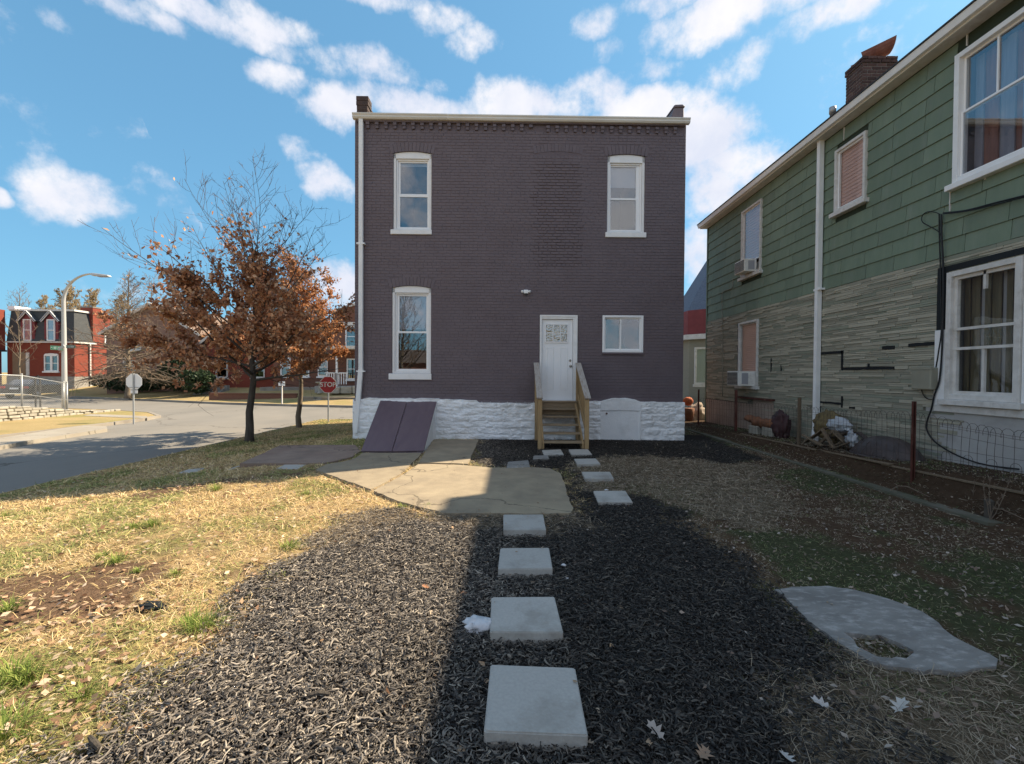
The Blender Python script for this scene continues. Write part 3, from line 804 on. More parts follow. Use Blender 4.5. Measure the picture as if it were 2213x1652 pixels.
# body behind
b = MB()
b.box(0.01, 0.30, 0.33, HD, 0, TOP + .05)
b.box(BWID - .31, BWID - .02, 0.33, HD, 0, TOP + .05)
b.box(0.31, BWID - .32, HD - .3, HD, 0, TOP + .35)
b.build('side_wall', M['brick_edge'], house)
MB().box(.01, BWID - .02, HD + .01, 7.2, 0, 3.9).build('rear_wing', M['brick_edge'], house)
MB().add([(0.0, 0.05, TOP + .0), (BWID - .02, 0.05, TOP + .0), (BWID - .02, HD, TOP + .9), (0, HD, TOP + .9)], [(0, 1, 2, 3)])
b = MB(); b.hexa([(0.31, 0.02, TOP + .04), (BWID - .33, 0.02, TOP + .04), (BWID - .33, HD, TOP + .25), (.31, HD, TOP + .25), (0.31, 0.02, TOP + .10), (BWID - .33, 0.02, TOP + .10), (BWID - .33, HD, TOP + .33), (.31, HD, TOP + .33)])
b.build('roof', M['roofing'], house)
# parapets at both sides, stepping behind the gutter
def parapet(u0, u1, ztop, lab, slope):
    mb = MB()
    n = 5
    for i in range(n):
        zz = TOP + .05
        mb.box(u0 + (.0 if i < 3 else -.015), u1 + (0 if i < 3 else .02), .12, 0.42, zz + i * (ztop - zz) / n + .004, zz + (i + 1) * (ztop - zz) / n)
    mb.hexa([(u0, .424, TOP), (u1, .424, TOP), (u1, HD, TOP), (u0, HD, TOP), (u0, .424, ztop - .15), (u1, .424, ztop - .15), (u1, HD, ztop + slope), (u0, HD, ztop + slope)])
    return mb.build('parapet', M['brick_edge'] if u0 < 1 else M['brick_paint'], house, bevel=0.01)
parapet(0.0, 0.27, BW(780, 208)[1] + .08, '', .3)
zr_ = BW(1466, 223)[1] + .06
MB().hexa([(BWID - .40, .12, TOP + .05), (BWID - .03, .12, TOP + .05), (BWID - .03, HD, TOP + .05), (BWID - .40, HD, TOP + .05), (BWID - .27, .16, zr_ - .09), (BWID - .03, .14, zr_ - .09), (BWID - .03, HD, zr_ + .2), (BWID - .27, HD, zr_ + .2)]).build('parapet', M['brick_paint'], house, bevel=.01)
MB().hexa([(BWID - .30, .13, zr_ - .088), (BWID + .01, .10, zr_ - .088), (BWID + .01, HD, zr_ + .21), (BWID - .30, HD, zr_ + .21), (BWID - .25, .16, zr_), (BWID - .05, .14, zr_), (BWID - .05, HD, zr_ + .3), (BWID - .25, HD, zr_ + .3)]).build('coping', M['brick_paint'], house, bevel=.02)

# bricks
BH, BP, BL, BLP = 0.0655, 0.0745, 0.208, 0.218
PA = z2(1185, 1110); PB = z2(1468, 475)     # rougher infill panel
PU0, PU1, PZ0, PZ1 = PA[0], PB[0], PA[1], PB[1]
brick_me = {}
def brick_mesh(l, dp, hgt=BH):
    k = (round(l, 2), round(dp, 3), round(hgt, 3))
    if k not in brick_me:
        mb = MB(); bv = 0.004; l2 = k[0]; h = k[2]
        mb.add([(0, dp, 0), (l2, dp, 0), (l2, dp, h), (0, dp, h), (0, bv, 0), (l2, bv, 0), (l2, bv, h), (0, bv, h), (bv, 0, bv), (l2 - bv, 0, bv), (l2 - bv, 0, h - bv), (bv, 0, h - bv)],
               [(0, 1, 5, 4), (1, 2, 6, 5), (2, 3, 7, 6), (3, 0, 4, 7), (4, 5, 9, 8), (5, 6, 10, 9), (6, 7, 11, 10), (7, 4, 8, 11), (8, 9, 10, 11)])
        me = mb.mesh('brick'); me.materials.append(M['brick_paint']); brick_me[k] = me
    return brick_me[k]
vous = []
for w in wins: vous.append((arc_pts(w['u0'], w['u1'], w['zs'], w['rise'])[1], 0.225, w['u0'], w['u1'], w['zs']))
# faint bricked-up arch above the infill panel
fa = arc_pts(PU0 + .02, PU1 - .02, z2(1330, 415)[1], 0.05)[1]
vous.append((fa, 0.20, PU0, PU1, z2(1330, 415)[1]))
course = MB(); parts = 0
nrow = int((TOP - .32 - FT) / BP) + 1
for r in range(-2, nrow):
    z = FT + r * BP
    off = (r % 2) * BLP / 2 + random.uniform(-.02, .02)
    hdr = r % 6 == 3
    u = -off
    sag = 0.0
    while u < BWID - .03:
        L_ = (0.098 if hdr else BL) + random.uniform(-.006, .006); Ln = L_
        a, bb = max(u, 0.0), min(u + L_, BWID - .022)
        u += L_ + (BLP - BL)
        if bb - a < .03: continue
        segs = [(a, bb)]
        for h in openings:
            if z + BH > h[2] - .005 and z < h[3] + .0:
                ns = []
                for (p, q) in segs:
                    if q <= h[0] - .004 or p >= h[1] + .004: ns.append((p, q)); continue
                    if p < h[0] - .03: ns.append((p, h[0] - .004))
                    if q > h[1] + .03: ns.append((h[1] + .004, q))
                segs = ns
        for (p, q) in segs:
            cx, cz = (p + q) / 2, z + BH / 2
            bad = False
            for (ax, az, R, a0), tk, v0, v1, zs in vous:
                d = math.hypot(cx - ax, cz - az)
                if cz > zs - .04 and R - .3 < d < R + tk + .01 and abs(math.atan2(cx - ax, cz - az)) < a0 * 1.17: bad = True
            if bad: continue
            if any(h[0] < cx < h[1] and h[2] < cz < h[3] for h in openings): continue
            jit = random.uniform(-.0022, .0022)
            if PU0 + random.uniform(-.06, .03) < cx < PU1 + random.uniform(-.03, .03) and PZ0 < cz < PZ1:
                if parts < 215:
                    l = q - p - .012
                    o = link('brick', brick_mesh(l, .04, BH - .011), None, house, (p + .006, -.011 + random.uniform(-.004, .004), z + .004 + random.uniform(-.003, .003)))
                    o.rotation_euler = (0, random.uniform(-.012, .012), 0)
                    parts += 1
                    continue
            f = -.003 + jit; zz = z + random.uniform(-.0015, .0015)
            bv = .004
            course.add([(p, .015, zz), (q, .015, zz), (q, .015, zz + BH), (p, .015, zz + BH), (p, f + bv, zz), (q, f + bv, zz), (q, f + bv, zz + BH), (p, f + bv, zz + BH), (p + bv, f, zz + bv), (q - bv, f, zz + bv), (q - bv, f, zz + BH - bv), (p + bv, f, zz + BH - bv)],
                       [(0, 1, 5, 4), (1, 2, 6, 5), (2, 3, 7, 6), (3, 0, 4, 7), (4, 5, 9, 8), (5, 6, 10, 9), (6, 7, 11, 10), (7, 4, 8, 11), (8, 9, 10, 11)])
course.build('brick_courses', M['brick_paint'], house)['kind'] = 'stuff'
# arches
for (ax, az, R, a0), tk, v0, v1, zs in vous:
    n = max(8, int(2 * a0 * 1.12 * R / 0.083)); aa = a0 * 1.12
    for i in range(n):
        am = -aa + (i + .5) * 2 * aa / n; w = 2 * aa * R / n * .88
        mb = MB(); dpt = .2 if tk > .21 else .03
        mb.hexa([(-w / 2, -.006, R + .006), (w / 2, -.006, R + .006), (w / 2, dpt, R + .006), (-w / 2, dpt, R + .006),
                 (-w / 2 * 1.12, -.006, R + tk), (w / 2 * 1.12, -.006, R + tk), (w / 2 * 1.12, dpt, R + tk), (-w / 2 * 1.12, dpt, R + tk)])
        mb.build('brick', M['brick_paint'], house, loc=(ax, random.uniform(-.003, .003), az), rot=(0, am, 0))
# cornice: fascia band and dentils
b = MB(); b.box(0.05, BWID - .06, -.065, .02, TOP - .095, TOP - .01); b.build('cornice_band', M['brick_paint'], house, bevel=.004)
dz = []
for k in range(19): dz.append((145 + 56.3 * k, 220 + k * .98, k == 18))
for k in range(15): dz.append((1265 + 56.4 * k, 243 + k * .75, False))
for x, y, half in dz:
    u, z = z2(x, y)
    z = z - 0.012
    mb = MB(); w = .085
    mb.box(-w / 2, w / 2, -.062, .0, -.066, 0)
    if not half: mb.box(-w / 2 + .008, w / 2 - .004, -.040, .0, -.142, -.069)
    mb.build('dentil', M['brick_paint'], house, loc=(u, random.uniform(-.003, .003), z))
b = MB(); b.box(0.05, BWID - .06, -.022, .02, TOP - .34, TOP - .3)
# gutter
g0 = BW(767, 253, .18); g1 = BW(1485, 264, .18); gt0 = BW(767, 239, .18); gt1 = BW(1485, 250, .18)
b = MB()
def gut(ua, ub, za, zb):
    prof = [(-.03, 0.0), (-.12, 0.0), (-.145, .035), (-.145, .07), (-.165, .095), (-.165, .12), (-.15, .12), (-.13, .03), (-.04, .02), (-.04, .13), (-.03, .13)]
    n = len(prof)
    b.add([(ua, p[0], za + p[1]) for p in prof] + [(ub, p[0], zb + p[1]) for p in prof],
          [(i, (i + 1) % n, n + (i + 1) % n, n + i) for i in range(n)] + [tuple(range(n)), tuple(range(2 * n - 1, n - 1, -1))])
gut(-.02, BWID * .28, g0[1], g0[1] + (g1[1] - g0[1]) * .28)
gut(BWID * .28 + .004, BWID + .03, g0[1] + (g1[1] - g0[1]) * .28 - .003, g1[1])
b.build('gutter', M['gutter'], house)
b = MB(); b.hexa([(-.03, -.03, g0[1] - .12), (BWID + .01, -.03, g1[1] - .12), (BWID + .01, .01, g1[1] - .12), (-.03, .01, g0[1] - .12), (-.03, -.03, g0[1] + .14), (BWID + .01, -.03, g1[1] + .14), (BWID + .01, .01, g1[1] + .14), (-.03, .01, g0[1] + .14)])
b = MB(); b.box(-.03, BWID + .02, -.17, .5, max(g0[1], g1[1]) + .125, max(g0[1], g1[1]) + .135)
# downspout
ds = BW(780, 500, .08)[0]
b = MB()
zt = g0[1] + .01; zb = BW(780, 803, .08)[1]
b.box(ds - .05, ds + .05, -.11, -.03, zb, zt)
ds2 = BW(767.5, 940, .1)
b.hexa([(ds2[0] - .045, -.14, .16), (ds2[0] + .06, -.14, .16), (ds2[0] + .06, -.05, .16), (ds2[0] - .045, -.05, .16), (ds - .055, -.115, zb + .05), (ds + .055, -.115, zb + .05), (ds + .055, -.028, zb + .05), (ds - .055, -.028, zb + .05)])
for k in (-1, 0, 1): b.box(ds + k * .032 - .008, ds + k * .032 + .008, -.114, -.109, zb + .06, zt)
dsp = b.build('downspout', M['white_trim'], house)
for zz in (BW(780, 529)[1], BW(780, 803)[1]):
    MB().box(ds - .10, ds + .10, -.118, -.02, zz - .018, zz + .018).build('strap', M['vinyl'], dsp)

# windows
def ring(mb, u0, u1, z0, z1, t, yf, yb):
    mb.box(u0, u0 + t, yf, yb, z0, z1); mb.box(u1 - t, u1, yf, yb, z0, z1)
    mb.box(u0 + t, u1 - t, yf, yb, z0, z0 + t); mb.box(u0 + t, u1 - t, yf, yb, z1 - t, z1)
def room(parent, u0, u1, z0, z1, y0, dep, m=None):
    mb = MB()
    P = [(u0, y0, z0), (u1, y0, z0), (u1, y0, z1), (u0, y0, z1), (u0, y0 + dep, z0), (u1, y0 + dep, z0), (u1, y0 + dep, z1), (u0, y0 + dep, z1)]
    mb.add(P, [(4, 5, 6, 7), (0, 1, 5, 4), (1, 2, 6, 5), (2, 3, 7, 6), (3, 0, 4, 7)])
    return mb.build('interior', m or M['room'], parent)
def glaze(parent, a, b_, c, d, y, m):
    return MB().box(a, b_, y, y + .006, c, d).build('pane', m, parent)
for w in wins:
    u0, u1, z0, zs, rise = w['u0'], w['u1'], w['z0'], w['zs'], w['rise']
    win = empty('window', (0, 0, 0), parent=house)
    ap, _ = arc_pts(u0 + .004, u1 - .004, zs, rise)
    pu, pl_ = w['panes']
    head = max(pu[3] + .075, 0)
    mb = MB()
    mb.box(u0 + .004, u0 + .062, .03, .16, z0, zs); mb.box(u1 - .062, u1 - .004, .03, .16, z0, zs)
    # head board with arched top
    up = [(u0 + .004, head)] + [(p[0], p[1]) for p in ap] + [(u1 - .004, head)]
    mb.prism(up[::-1], .03, .16, axis='y')
    mb.box(u0 + .062, u1 - .062, .05, .16, z0, z0 + .05)
    fo = mb.build('frame', M['white_trim'], win, bevel=.004)
    mb = MB(); mb.box(w['sill'][0], w['sill'][1], -.045, .14, w['sill'][2], z0 - .002)
    mb.build('sill', M['white_trim'], win, bevel=.008)
    a, c = u0 + .066, u1 - .066
    mid = (pu[2] + pl_[3]) / 2
    mb = MB()
    # outer vinyl insert
    ring(mb, a, c, z0 + .052, head - .004, .035, .07, .15)
    mb.build('vinyl_frame', M['vinyl'], win, bevel=.003)
    for (pp, yy, lo, hi) in ((pu, .105, mid - .012, head - .041), (pl_, .085, z0 + .09, mid + .02)):
        s = MB()
        s.box(a + .037, pp[0], yy, yy + .03, lo, hi); s.box(pp[1], c - .037, yy, yy + .03, lo, hi)
        s.box(pp[0], pp[1], yy, yy + .03, lo, pp[2]); s.box(pp[0], pp[1], yy, yy + .03, pp[3], hi)
        so_ = s.build('sash', M['vinyl'], win)
        glaze(so_, pp[0], pp[1], pp[2], pp[3], yy + .014, M['glass'])
    room(win, u0 + .03, u1 - .03, z0 + .03, zs, .17, 2.2)
    if w['label'] != 'll':
        MB().box(a + .04, c - .04, .158, .164, pu[3] - (.07 if w['label'] == 'ul' else .5), pu[3] + .03).build('roller_shade', M['shade'], win)
    else:
        MB().box(a + .04, c - .04, .158, .164, pu[2] + .05, pu[3] + .03).build('roller_shade', M['shade'], win)
# small slider
win = empty('window', parent=house)
u0, u1, z0, z1 = sw['u0'], sw['u1'], sw['z0'], sw['z1']
mb = MB(); ring(mb, u0 + .003, u1 - .003, z0 + .003, z1 - .003, .055, -.012, .14); mb.build('frame', M['vinyl'], win, bevel=.004)
MB().box(u0 - .01, u1 + .01, -.04, .1, z0 - .045, z0 - .001).build('sill', M['brick_paint'], win, bevel=.004)
um = (z3(1712, 450)[0] + z3(1728, 450)[0]) / 2
for (p, q, yy) in ((u0 + .06, um + .012, .06), (um - .02, u1 - .06, .03)):
    s = MB(); ring(s, p, q, z0 + .06, z1 - .06, .036, yy, yy + .026); so_ = s.build('sash', M['vinyl'], win)
    glaze(so_, p + .036, q - .036, z0 + .096, z1 - .096, yy + .012, M['glass'])
room(win, u0 + .03, u1 - .03, z0 + .03, z1 - .03, .15, 1.5)
# door
dr = empty('door', parent=house)
u0, u1, z0, z1 = door['u0'], door['u1'], door['z0'], door['z1']
s0, s1 = z3(1228, 700)[0], z3(1418, 700)[0]; sb, st = z3(1320, 857)[1], z3(1320, 356)[1]
mb = MB()
mb.box(u0 + .003, s0 - .006, -.02, .14, z0, z1 - .003); mb.box(s1 + .006, u1 - .003, -.02, .14, z0, z1 - .003); mb.box(s0 - .006, s1 + .006, -.02, .14, st + .006, z1 - .003)
mb.box(u0 + .003, u0 + .05, -.034, -.02, z0, z1 - .003); mb.box(u1 - .05, u1 - .003, -.034, -.02, z0, z1 - .003); mb.box(u0 + .05, u1 - .05, -.034, -.02, z1 - .05, z1 - .003)
mb.build('door_frame', M['white_trim'], dr, bevel=.004)
MB().box(u0 + .003, u1 - .003, -.05, .14, z0 - .03, sb - .006).build('threshold', M['white_trim'], dr)
# leaf with light opening and panels
pn = [z3(1253, 494), z3(1387, 390)]; pn = (pn[0][0], pn[1][0], pn[0][1], pn[1][1])
panels = [(z3(1256, 797), z3(1303, 530)), (z3(1339, 797), z3(1390, 530))]
wl = MB()
us = [s0, pn[0], pn[1], s1]; zz = [sb, pn[2], pn[3], st]
for i in range(3):
    for j in range(3):
        if i == 1 and j == 1: continue
        wl.add([(us[i], .035, zz[j]), (us[i + 1], .035, zz[j]), (us[i + 1], .035, zz[j + 1]), (us[i], .035, zz[j + 1])], [(0, 1, 2, 3)])
leaf = wl.build('door_leaf', M['door'], dr)
for a, c in panels:
    mb = MB()
    x0, x1, y0, y1 = a[0], c[0], a[1], c[1]
    prof = [(0, .034), (.012, .026), (.02, .040), (.035, .044), (.05, .034)]
    for (i0, d0), (i1, d1) in zip(prof[:-1], prof[1:]):
        o_ = [(x0 + i0, d0, y0 + i0), (x1 - i0, d0, y0 + i0), (x1 - i0, d0, y1 - i0), (x0 + i0, d0, y1 - i0)]
        n_ = [(x0 + i1, d1, y0 + i1), (x1 - i1, d1, y0 + i1), (x1 - i1, d1, y1 - i1), (x0 + i1, d1, y1 - i1)]
        mb.add(o_ + n_, [(0, 1, 5, 4), (1, 2, 6, 5), (2, 3, 7, 6), (3, 0, 4, 7)])
    mb.add([(x0 + .05, .030, y0 + .05), (x1 - .05, .030, y0 + .05), (x1 - .05, .030, y1 - .05), (x0 + .05, .030, y1 - .05)], [(0, 1, 2, 3)])
    mb.build('door_panel', M['door'], dr)
mb = MB(); t = .017
ring(mb, pn[0] - .028, pn[1] + .028, pn[2] - .028, pn[3] + .028, .03, .012, .04)
w3 = (pn[1] - pn[0]) / 3; h2 = (pn[3] - pn[2]) / 2
for k in (1, 2): mb.box(pn[0] + w3 * k - t / 2, pn[0] + w3 * k + t / 2, .018, .04, pn[2], pn[3])
mb.box(pn[0], pn[1], .0185, .0395, pn[2] + h2 - t / 2, pn[2] + h2 + t / 2)
mb.build('window_grid', M['vinyl'], dr)
for i in range(3):
    for j in range(2):
        glaze(dr, pn[0] + w3 * i + .009, pn[0] + w3 * (i + 1) - .009, pn[2] + h2 * j + .009, pn[2] + h2 * (j + 1) - .009, .03, M['glass_t'])
room(dr, s0, s1, sb, st, .15, 1.2, M['room'])
for (x, y) in ((1407, 647), (1405, 612)):
    u, z = z3(x, y)
    mb = MB(); mb.lathe([(.033, 0), (.033, .012), (.014, .02), (.014, .035), (.028, .05), (.028, .065), (.015, .075)] if y > 630 else [(.030, 0), (.030, .014), (.018, .022)], n=14)
    mb.build('handle' if y > 630 else 'deadbolt', M['metal'], dr, True, loc=(u, .034, z), rot=(PI / 2, 0, 0))

# foundation: lumpy whitewashed rubble
def foundation():
    nx, nz = 900, 110
    us = np.linspace(-.03, BWID + .01, nx); 
    tops = np.interp(us, [0, .3, 2.1, 2.15, 3.05, 3.12, 4.6, 5.9, 6.6, 8.3], [BW(775, 867)[1], 1.02, 1.02, 1.0, .985, .92, .905, .97, .985, .955])
    arch_u0, arch_u1 = z3(1590, 1000)[0], z3(1840, 1000)[0]
    cxa = (arch_u0 + arch_u1) / 2
    tops = tops + np.where((us > arch_u0) & (us < arch_u1), .075 * np.clip(1 - ((us - cxa) / ((arch_u1 - arch_u0) / 2)) ** 2, 0, 1), 0) + (fbm(us * 6, us * 0, 3) - .5) * .03
    T = np.linspace(0, 1, nz)
    U = us[:, None] * np.ones((1, nz)); Z = -.15 + (tops[:, None] + .15) * T[None]
    # staggered stones
    row = np.floor((Z + fbm(U * 1.5, Z * 1.5, 2) * .12) / .17)
    fr = (Z + fbm(U * 1.5, Z * 1.5, 2) * .12) / .17 - row
    ul = U / .42 + row * .37 + np.sin(row * 7.3) * .4; cell = np.floor(ul); fc = ul - cell
    edge = np.minimum(np.minimum(fr, 1 - fr) * .17, np.minimum(fc, 1 - fc) * .42)
    lump = sstep(0, .045, edge) * (.018 + .02 * _LAT[(cell.astype(int) * 7 + row.astype(int) * 31) & 255, (row.astype(int) * 13) & 255])
    rough_ = (fbm(U * 5 + 2, Z * 9, 5) - .5) * .05 + (fbm(U * 18, Z * 30, 3) - .5) * .012
    D = lump * .38 + rough_ * 1.25
    pu0, pu1 = z3(1590, 1000)[0], z3(1828, 1000)[0]; ptop = z3(1700, 930)[1]
    inp = (U > pu0) & (U < pu1) & (Z < ptop + .03 * (1 - ((U - cxa) / .7) ** 2))
    inb = (U > arch_u0) & (U < arch_u1) & ~inp
    D = np.where(inb, .03 + (fbm(U * 6, Z * 6, 3) - .5) * .012, D)
    D = np.where(inp, .012 + (fbm(U * 4, Z * 4, 3) - .5) * .008, D)
    D = D + .02 - .03 * sstep(.9, 1, T)[None] * 0
    Y = -.035 - D
    V = np.stack([U, Y, Z], -1)
    # close the top back to the wall
    top = V[:, -1, :].copy(); top[:, 1] = .02
    V = np.concatenate([V, top[:, None, :]], 1)
    me = np_mesh('foundation', V.reshape(-1, 3), grid_faces(nx, nz + 1), None, True)
    o = link('foundation', me, M['white_paint'], house)
    # side return at the left corner
    MB().box(-.035, 0.0, -.03, 3, -.3, .99).build('foundation_return', M['white_paint'], house)
    u, z = z3(1627, 942)
    MB().tube([(u, -.085, z), (u, .0, z)], .022, 10).build('pipe_stub', M['rust'], house)
foundation()
b = MB(); b.box(0.0, BWID - .02, .012, .3, -.3, FT); b.build('foundation_core', M['white_paint'], house)

# floodlight with motion sensor
fl_u, fl_z = z3(1128, 186)
fl = empty('floodlight', BO + WU * fl_u - WN * .0 + Vector((0, 0, fl_z)), TH, 'small white twin floodlight with motion sensor above the door', 'light')
MB().box(-.06, .06, -.075, -.003, -.045, .045).build('housing', M['vinyl'], fl, bevel=.01)
for s in (-1, 1):
    lamp = MB().lathe([(.018, 0), (.03, .02), (.035, .045), (.03, .05)], n=12).build('lamp_head', M['vinyl'], fl, True, loc=(s * .068, -.045, .012), rot=(PI / 2 + .3, 0, s * .9))
MB().lathe([(.0, -.045), (.022, -.04), (.03, -.015), (.03, .0)], n=12).build('sensor', M['grille'], fl, True, loc=(0, -.05, -.046))

# cellar hatch
hb0, hb1 = G(780, 975, .06), G(916, 974, .06)
ht0, ht1 = wallhit(823, 863.5), wallhit(944, 866)
hatch = empty('cellar_hatch', (hb0 + hb1) / 2 - Vector((0, 0, .06)), 0, 'sloping plum painted two leaf cellar hatch with white side cheeks', 'cellar hatch')
HC = hatch.location.copy()
def leafbox(a, b_, c, d, t, name, m):   # a,b bottom left/right; c,d top right/left
    n = (b_ - a).cross(d - a).normalized()
    mb = MB(); mb.hexa([p - HC for p in (a - n * t, b_ - n * t, c - n * t, d - n * t, a, b_, c, d)])
    return mb.build(name, m, hatch, bevel=.004)
hm_b, hm_t = G(847, 975.5, .06), wallhit(880.5, 866)
g_ = Vector((.006, 0, 0))
leafbox(hb0, hm_b - g_, hm_t - g_, ht0, .03, 'door_leaf', M['cellar'])
leafbox(hm_b + g_, hb1, ht1, hm_t + g_, .03, 'door_leaf', M['cellar'])
for (bb, tt, sgn) in ((hb0, ht0, 1), (hb1, ht1, -1)):
    x0 = bb.x + sgn * .02; xt = tt.x + sgn * .02
    mb = MB(); w = .14 * sgn
    wy = 11.23
    P8 = [(x0, bb.y + .03, -.1), (x0 + w, bb.y + .03, -.1), (xt + w, wy, -.1), (xt, wy, -.1),
          (x0, bb.y + .03, .0), (x0 + w, bb.y + .03, .0), (xt + w, wy, tt.z - .045), (xt, wy, tt.z - .045)]
    if sgn < 0: P8 = [P8[i] for i in (1, 0, 3, 2, 5, 4, 7, 6)]
    mb.hexa([Vector(p) - HC for p in P8]); mb.build('cheek_wall', M['white_paint'], hatch)
mb = MB(); mb.box(hb0.x + .02 - HC.x, hb1.x - .02 - HC.x, hb0.y + .02 - HC.y, hb0.y + .1 - HC.y, -.05, .028); mb.build('hatch_sill', M['cellar'], hatch)

# ------------------------------------------------------------ wooden steps
steps = empty('wooden_steps', (1.12, 10.4, 0), 0, 'unpainted pine steps with open treads and grey hand rails up to the white door', 'steps')
SO = Vector((1.12, 10.4, 0))
def sb_(mb, name, m, bevel=.003): return mb.build(name, m, steps, bevel=bevel)
lx = G(1166, 973).x + .03; rx = G(1268, 966).x
dz_ = door['z0'] - .02
yf = 9.70
LX, RX = .585 + .03, 1.635
for X, lab in ((LX, 'l'), (RX, 'r')):
    sgn = 1 if lab == 'r' else -1
    mb = MB().box(X - .045 - SO.x, X + .045 - SO.x, yf - SO.y, yf + .09 - SO.y, -.03, 1.10); sb_(mb, 'post', M['wood'])
    mb = MB().box(X - .045 - SO.x, X + .045 - SO.x, 11.05 - SO.y, 11.14 - SO.y, -.03, 1.85); sb_(mb, 'post', M['wood'])
    # handrail: sloped flat board
    a = Vector((X + (.01 * sgn), yf - .04, 1.12)) - SO; c = Vector((X + .01 * sgn, 11.16, 1.92)) - SO
    sb_(MB().obox(a, c, .135, .036), 'handrail', M['wood_grey'], .004)
    a = Vector((X - sgn * .0, yf + .05, 1.05)) - SO; c = Vector((X, 11.1, 1.84)) - SO
    sb_(MB().obox(a, c, .036, .085), 'rail', M['wood'])
    a = Vector((X - sgn * .0, yf + .05, .36)) - SO; c = Vector((X, 11.1, 1.13)) - SO
    sb_(MB().obox(a, c, .036, .085), 'rail', M['wood'])
    for k in range(9):
        y = yf + .17 + k * .135
        zb = .36 + (y - yf) * .53 - .05
        sb_(MB().box(X + sgn * .03 - .017 - SO.x + sgn * .01, X + sgn * .03 + .017 - SO.x + sgn * .01, y - SO.y, y + .034 - SO.y, zb, zb + .80), 'baluster', M['wood'], .002)
    # stringer
    Xs = X - sgn * .075
    mb = MB(); t = .02
    pl = [(yf + .02, -.02), (yf + .24, -.02), (11.15, .62), (11.15, .94), (10.92, .94), (yf + .02, .14)]
    vs = [(Xs - t, y, z) for y, z in pl] + [(Xs + t, y, z) for y, z in pl]; n = len(pl)
    mb.add([Vector(v) - SO for v in vs], [tuple(range(n)), tuple(range(2 * n - 1, n - 1, -1))] + [(i, n + i, n + (i + 1) % n, (i + 1) % n) for i in range(n)])
    sb_(mb, 'stringer', M['wood'])
for k in range(1, 6):
    z = .98 - k * .163; y = 11.02 - .25 * k
    wdt = (LX - .045, RX + .0) if k == 5 else (LX + .03, RX - .03)
    sb_(MB().box(wdt[0] + .06 - SO.x, wdt[1] - .05 - SO.x, y - .02 - SO.y, y + .22 - SO.y, z - .036, z), 'tread', M['wood_h'], .004)
sb_(MB().box(LX + .05 - SO.x, RX - .05 - SO.x, 10.98 - SO.y, 11.01 - SO.y, .82, .955), 'riser', M['wood_h'])
sb_(MB().box(LX + .03 - SO.x, RX - .03 - SO.x, 10.95 - SO.y, 11.18 - SO.y, .956, .985), 'tread', M['wood_h'])
sb_(MB().box(LX + .05 - SO.x, RX - .05 - SO.x, 10.87 - SO.y, 10.90 - SO.y, .66, .79), 'riser', M['wood_h'])

# ------------------------------------------------------------ green house (wall faces -X)
GX = 6.6; GY0 = 15.2; GLEN = 14.5
gh = empty('green_house', (GX, GY0, 0), -PI / 2, 'green sided two storey house with grey stone strip cladding below and a brick chimney', 'house')
def GW(x, y, off=0.0):
    p = atX(x, y, GX - off); return GY0 - p.y, p.z
def z4(x, y): return GW(1458.7 + x * .3409, y * .3409)
def z5(x, y): return GW(1458.7 + x * .3409, 540.2 + y * .3409)
EAVE = 6.62; SPL = 3.46
gw = [dict(u0=8.47, u1=9.55, z0=4.50, z1=6.40, k='big'), dict(u0=6.00, u1=6.80, z0=4.96, z1=6.22, k='mid'), dict(u0=2.28, u1=3.30, z0=4.44, z1=6.33, k='ac'),
      dict(u0=8.42, u1=9.42, z0=1.30, z1=3.20, k='low'), dict(u0=2.20, u1=3.22, z0=1.36, z1=3.16, k='lowac')]
gh_holes = [(w['u0'], w['u1'], w['z0'], w['z1']) for w in gw]
wall_with_holes(GLEN, -.5, SPL, gh_holes, 0.012, .25, 'lower_wall', M['strip_back'], gh)
wall_with_holes(GLEN, SPL, EAVE + .05, gh_holes, 0.012, .25, 'upper_wall', M['siding_back'], gh)
b = MB(); b.box(0.0, .25, .26, 8.0, -.5, EAVE); b.box(GLEN - .25, GLEN, .26, 8, -.5, EAVE); b.box(.26, GLEN - .26, 7.75, 8, -.5, EAVE)
b.build('end_wall', M['shingle'], gh)
# lapped siding shingles, each a piece
def clip(seg, z0, z1, holes, gap=.004):
    segs = [seg]
    for h in holes:
        if z1 > h[2] + .02 and z0 < h[3] - .02:
            ns = []
            for p, q in segs:
                if q <= h[0] or p >= h[1]: ns.append((p, q)); continue
                if p < h[0] - .02: ns.append((p, h[0] - gap))
                if q > h[1] + .02: ns.append((h[1] + gap, q))
            segs = ns
    return segs
rowh = 0.262; npart = 0
rows = int(math.ceil((EAVE - SPL) / rowh))
for r in range(rows):
    za = SPL + r * rowh; zb = min(za + rowh, EAVE)
    u = -random.uniform(0, .6) + (.3 if r % 2 else 0)
    while u < GLEN - .1:
        L_ = .61; a, c = max(u, 0), min(u + L_ - .008, GLEN); u += L_
        if c - a < .03: continue
        for p, q in clip((a, c), za, zb, gh_holes):
            dz = random.uniform(-.004, .004); dy = random.uniform(-.003, .003)
            mb = MB()
            l = q - p
            mb.hexa([(0, -.016, dz), (l, -.016 + dy, dz + random.uniform(-.002, .002)), (l, .005, 0), (0, .005, 0), (0, .004, zb - za - .001), (l, .004, zb - za - .001), (l, .011, zb - za - .001), (0, .011, zb - za - .001)])
            if zb - za > .1: mb.build('shingle', M['shingle'], gh, loc=(p, 0, za))
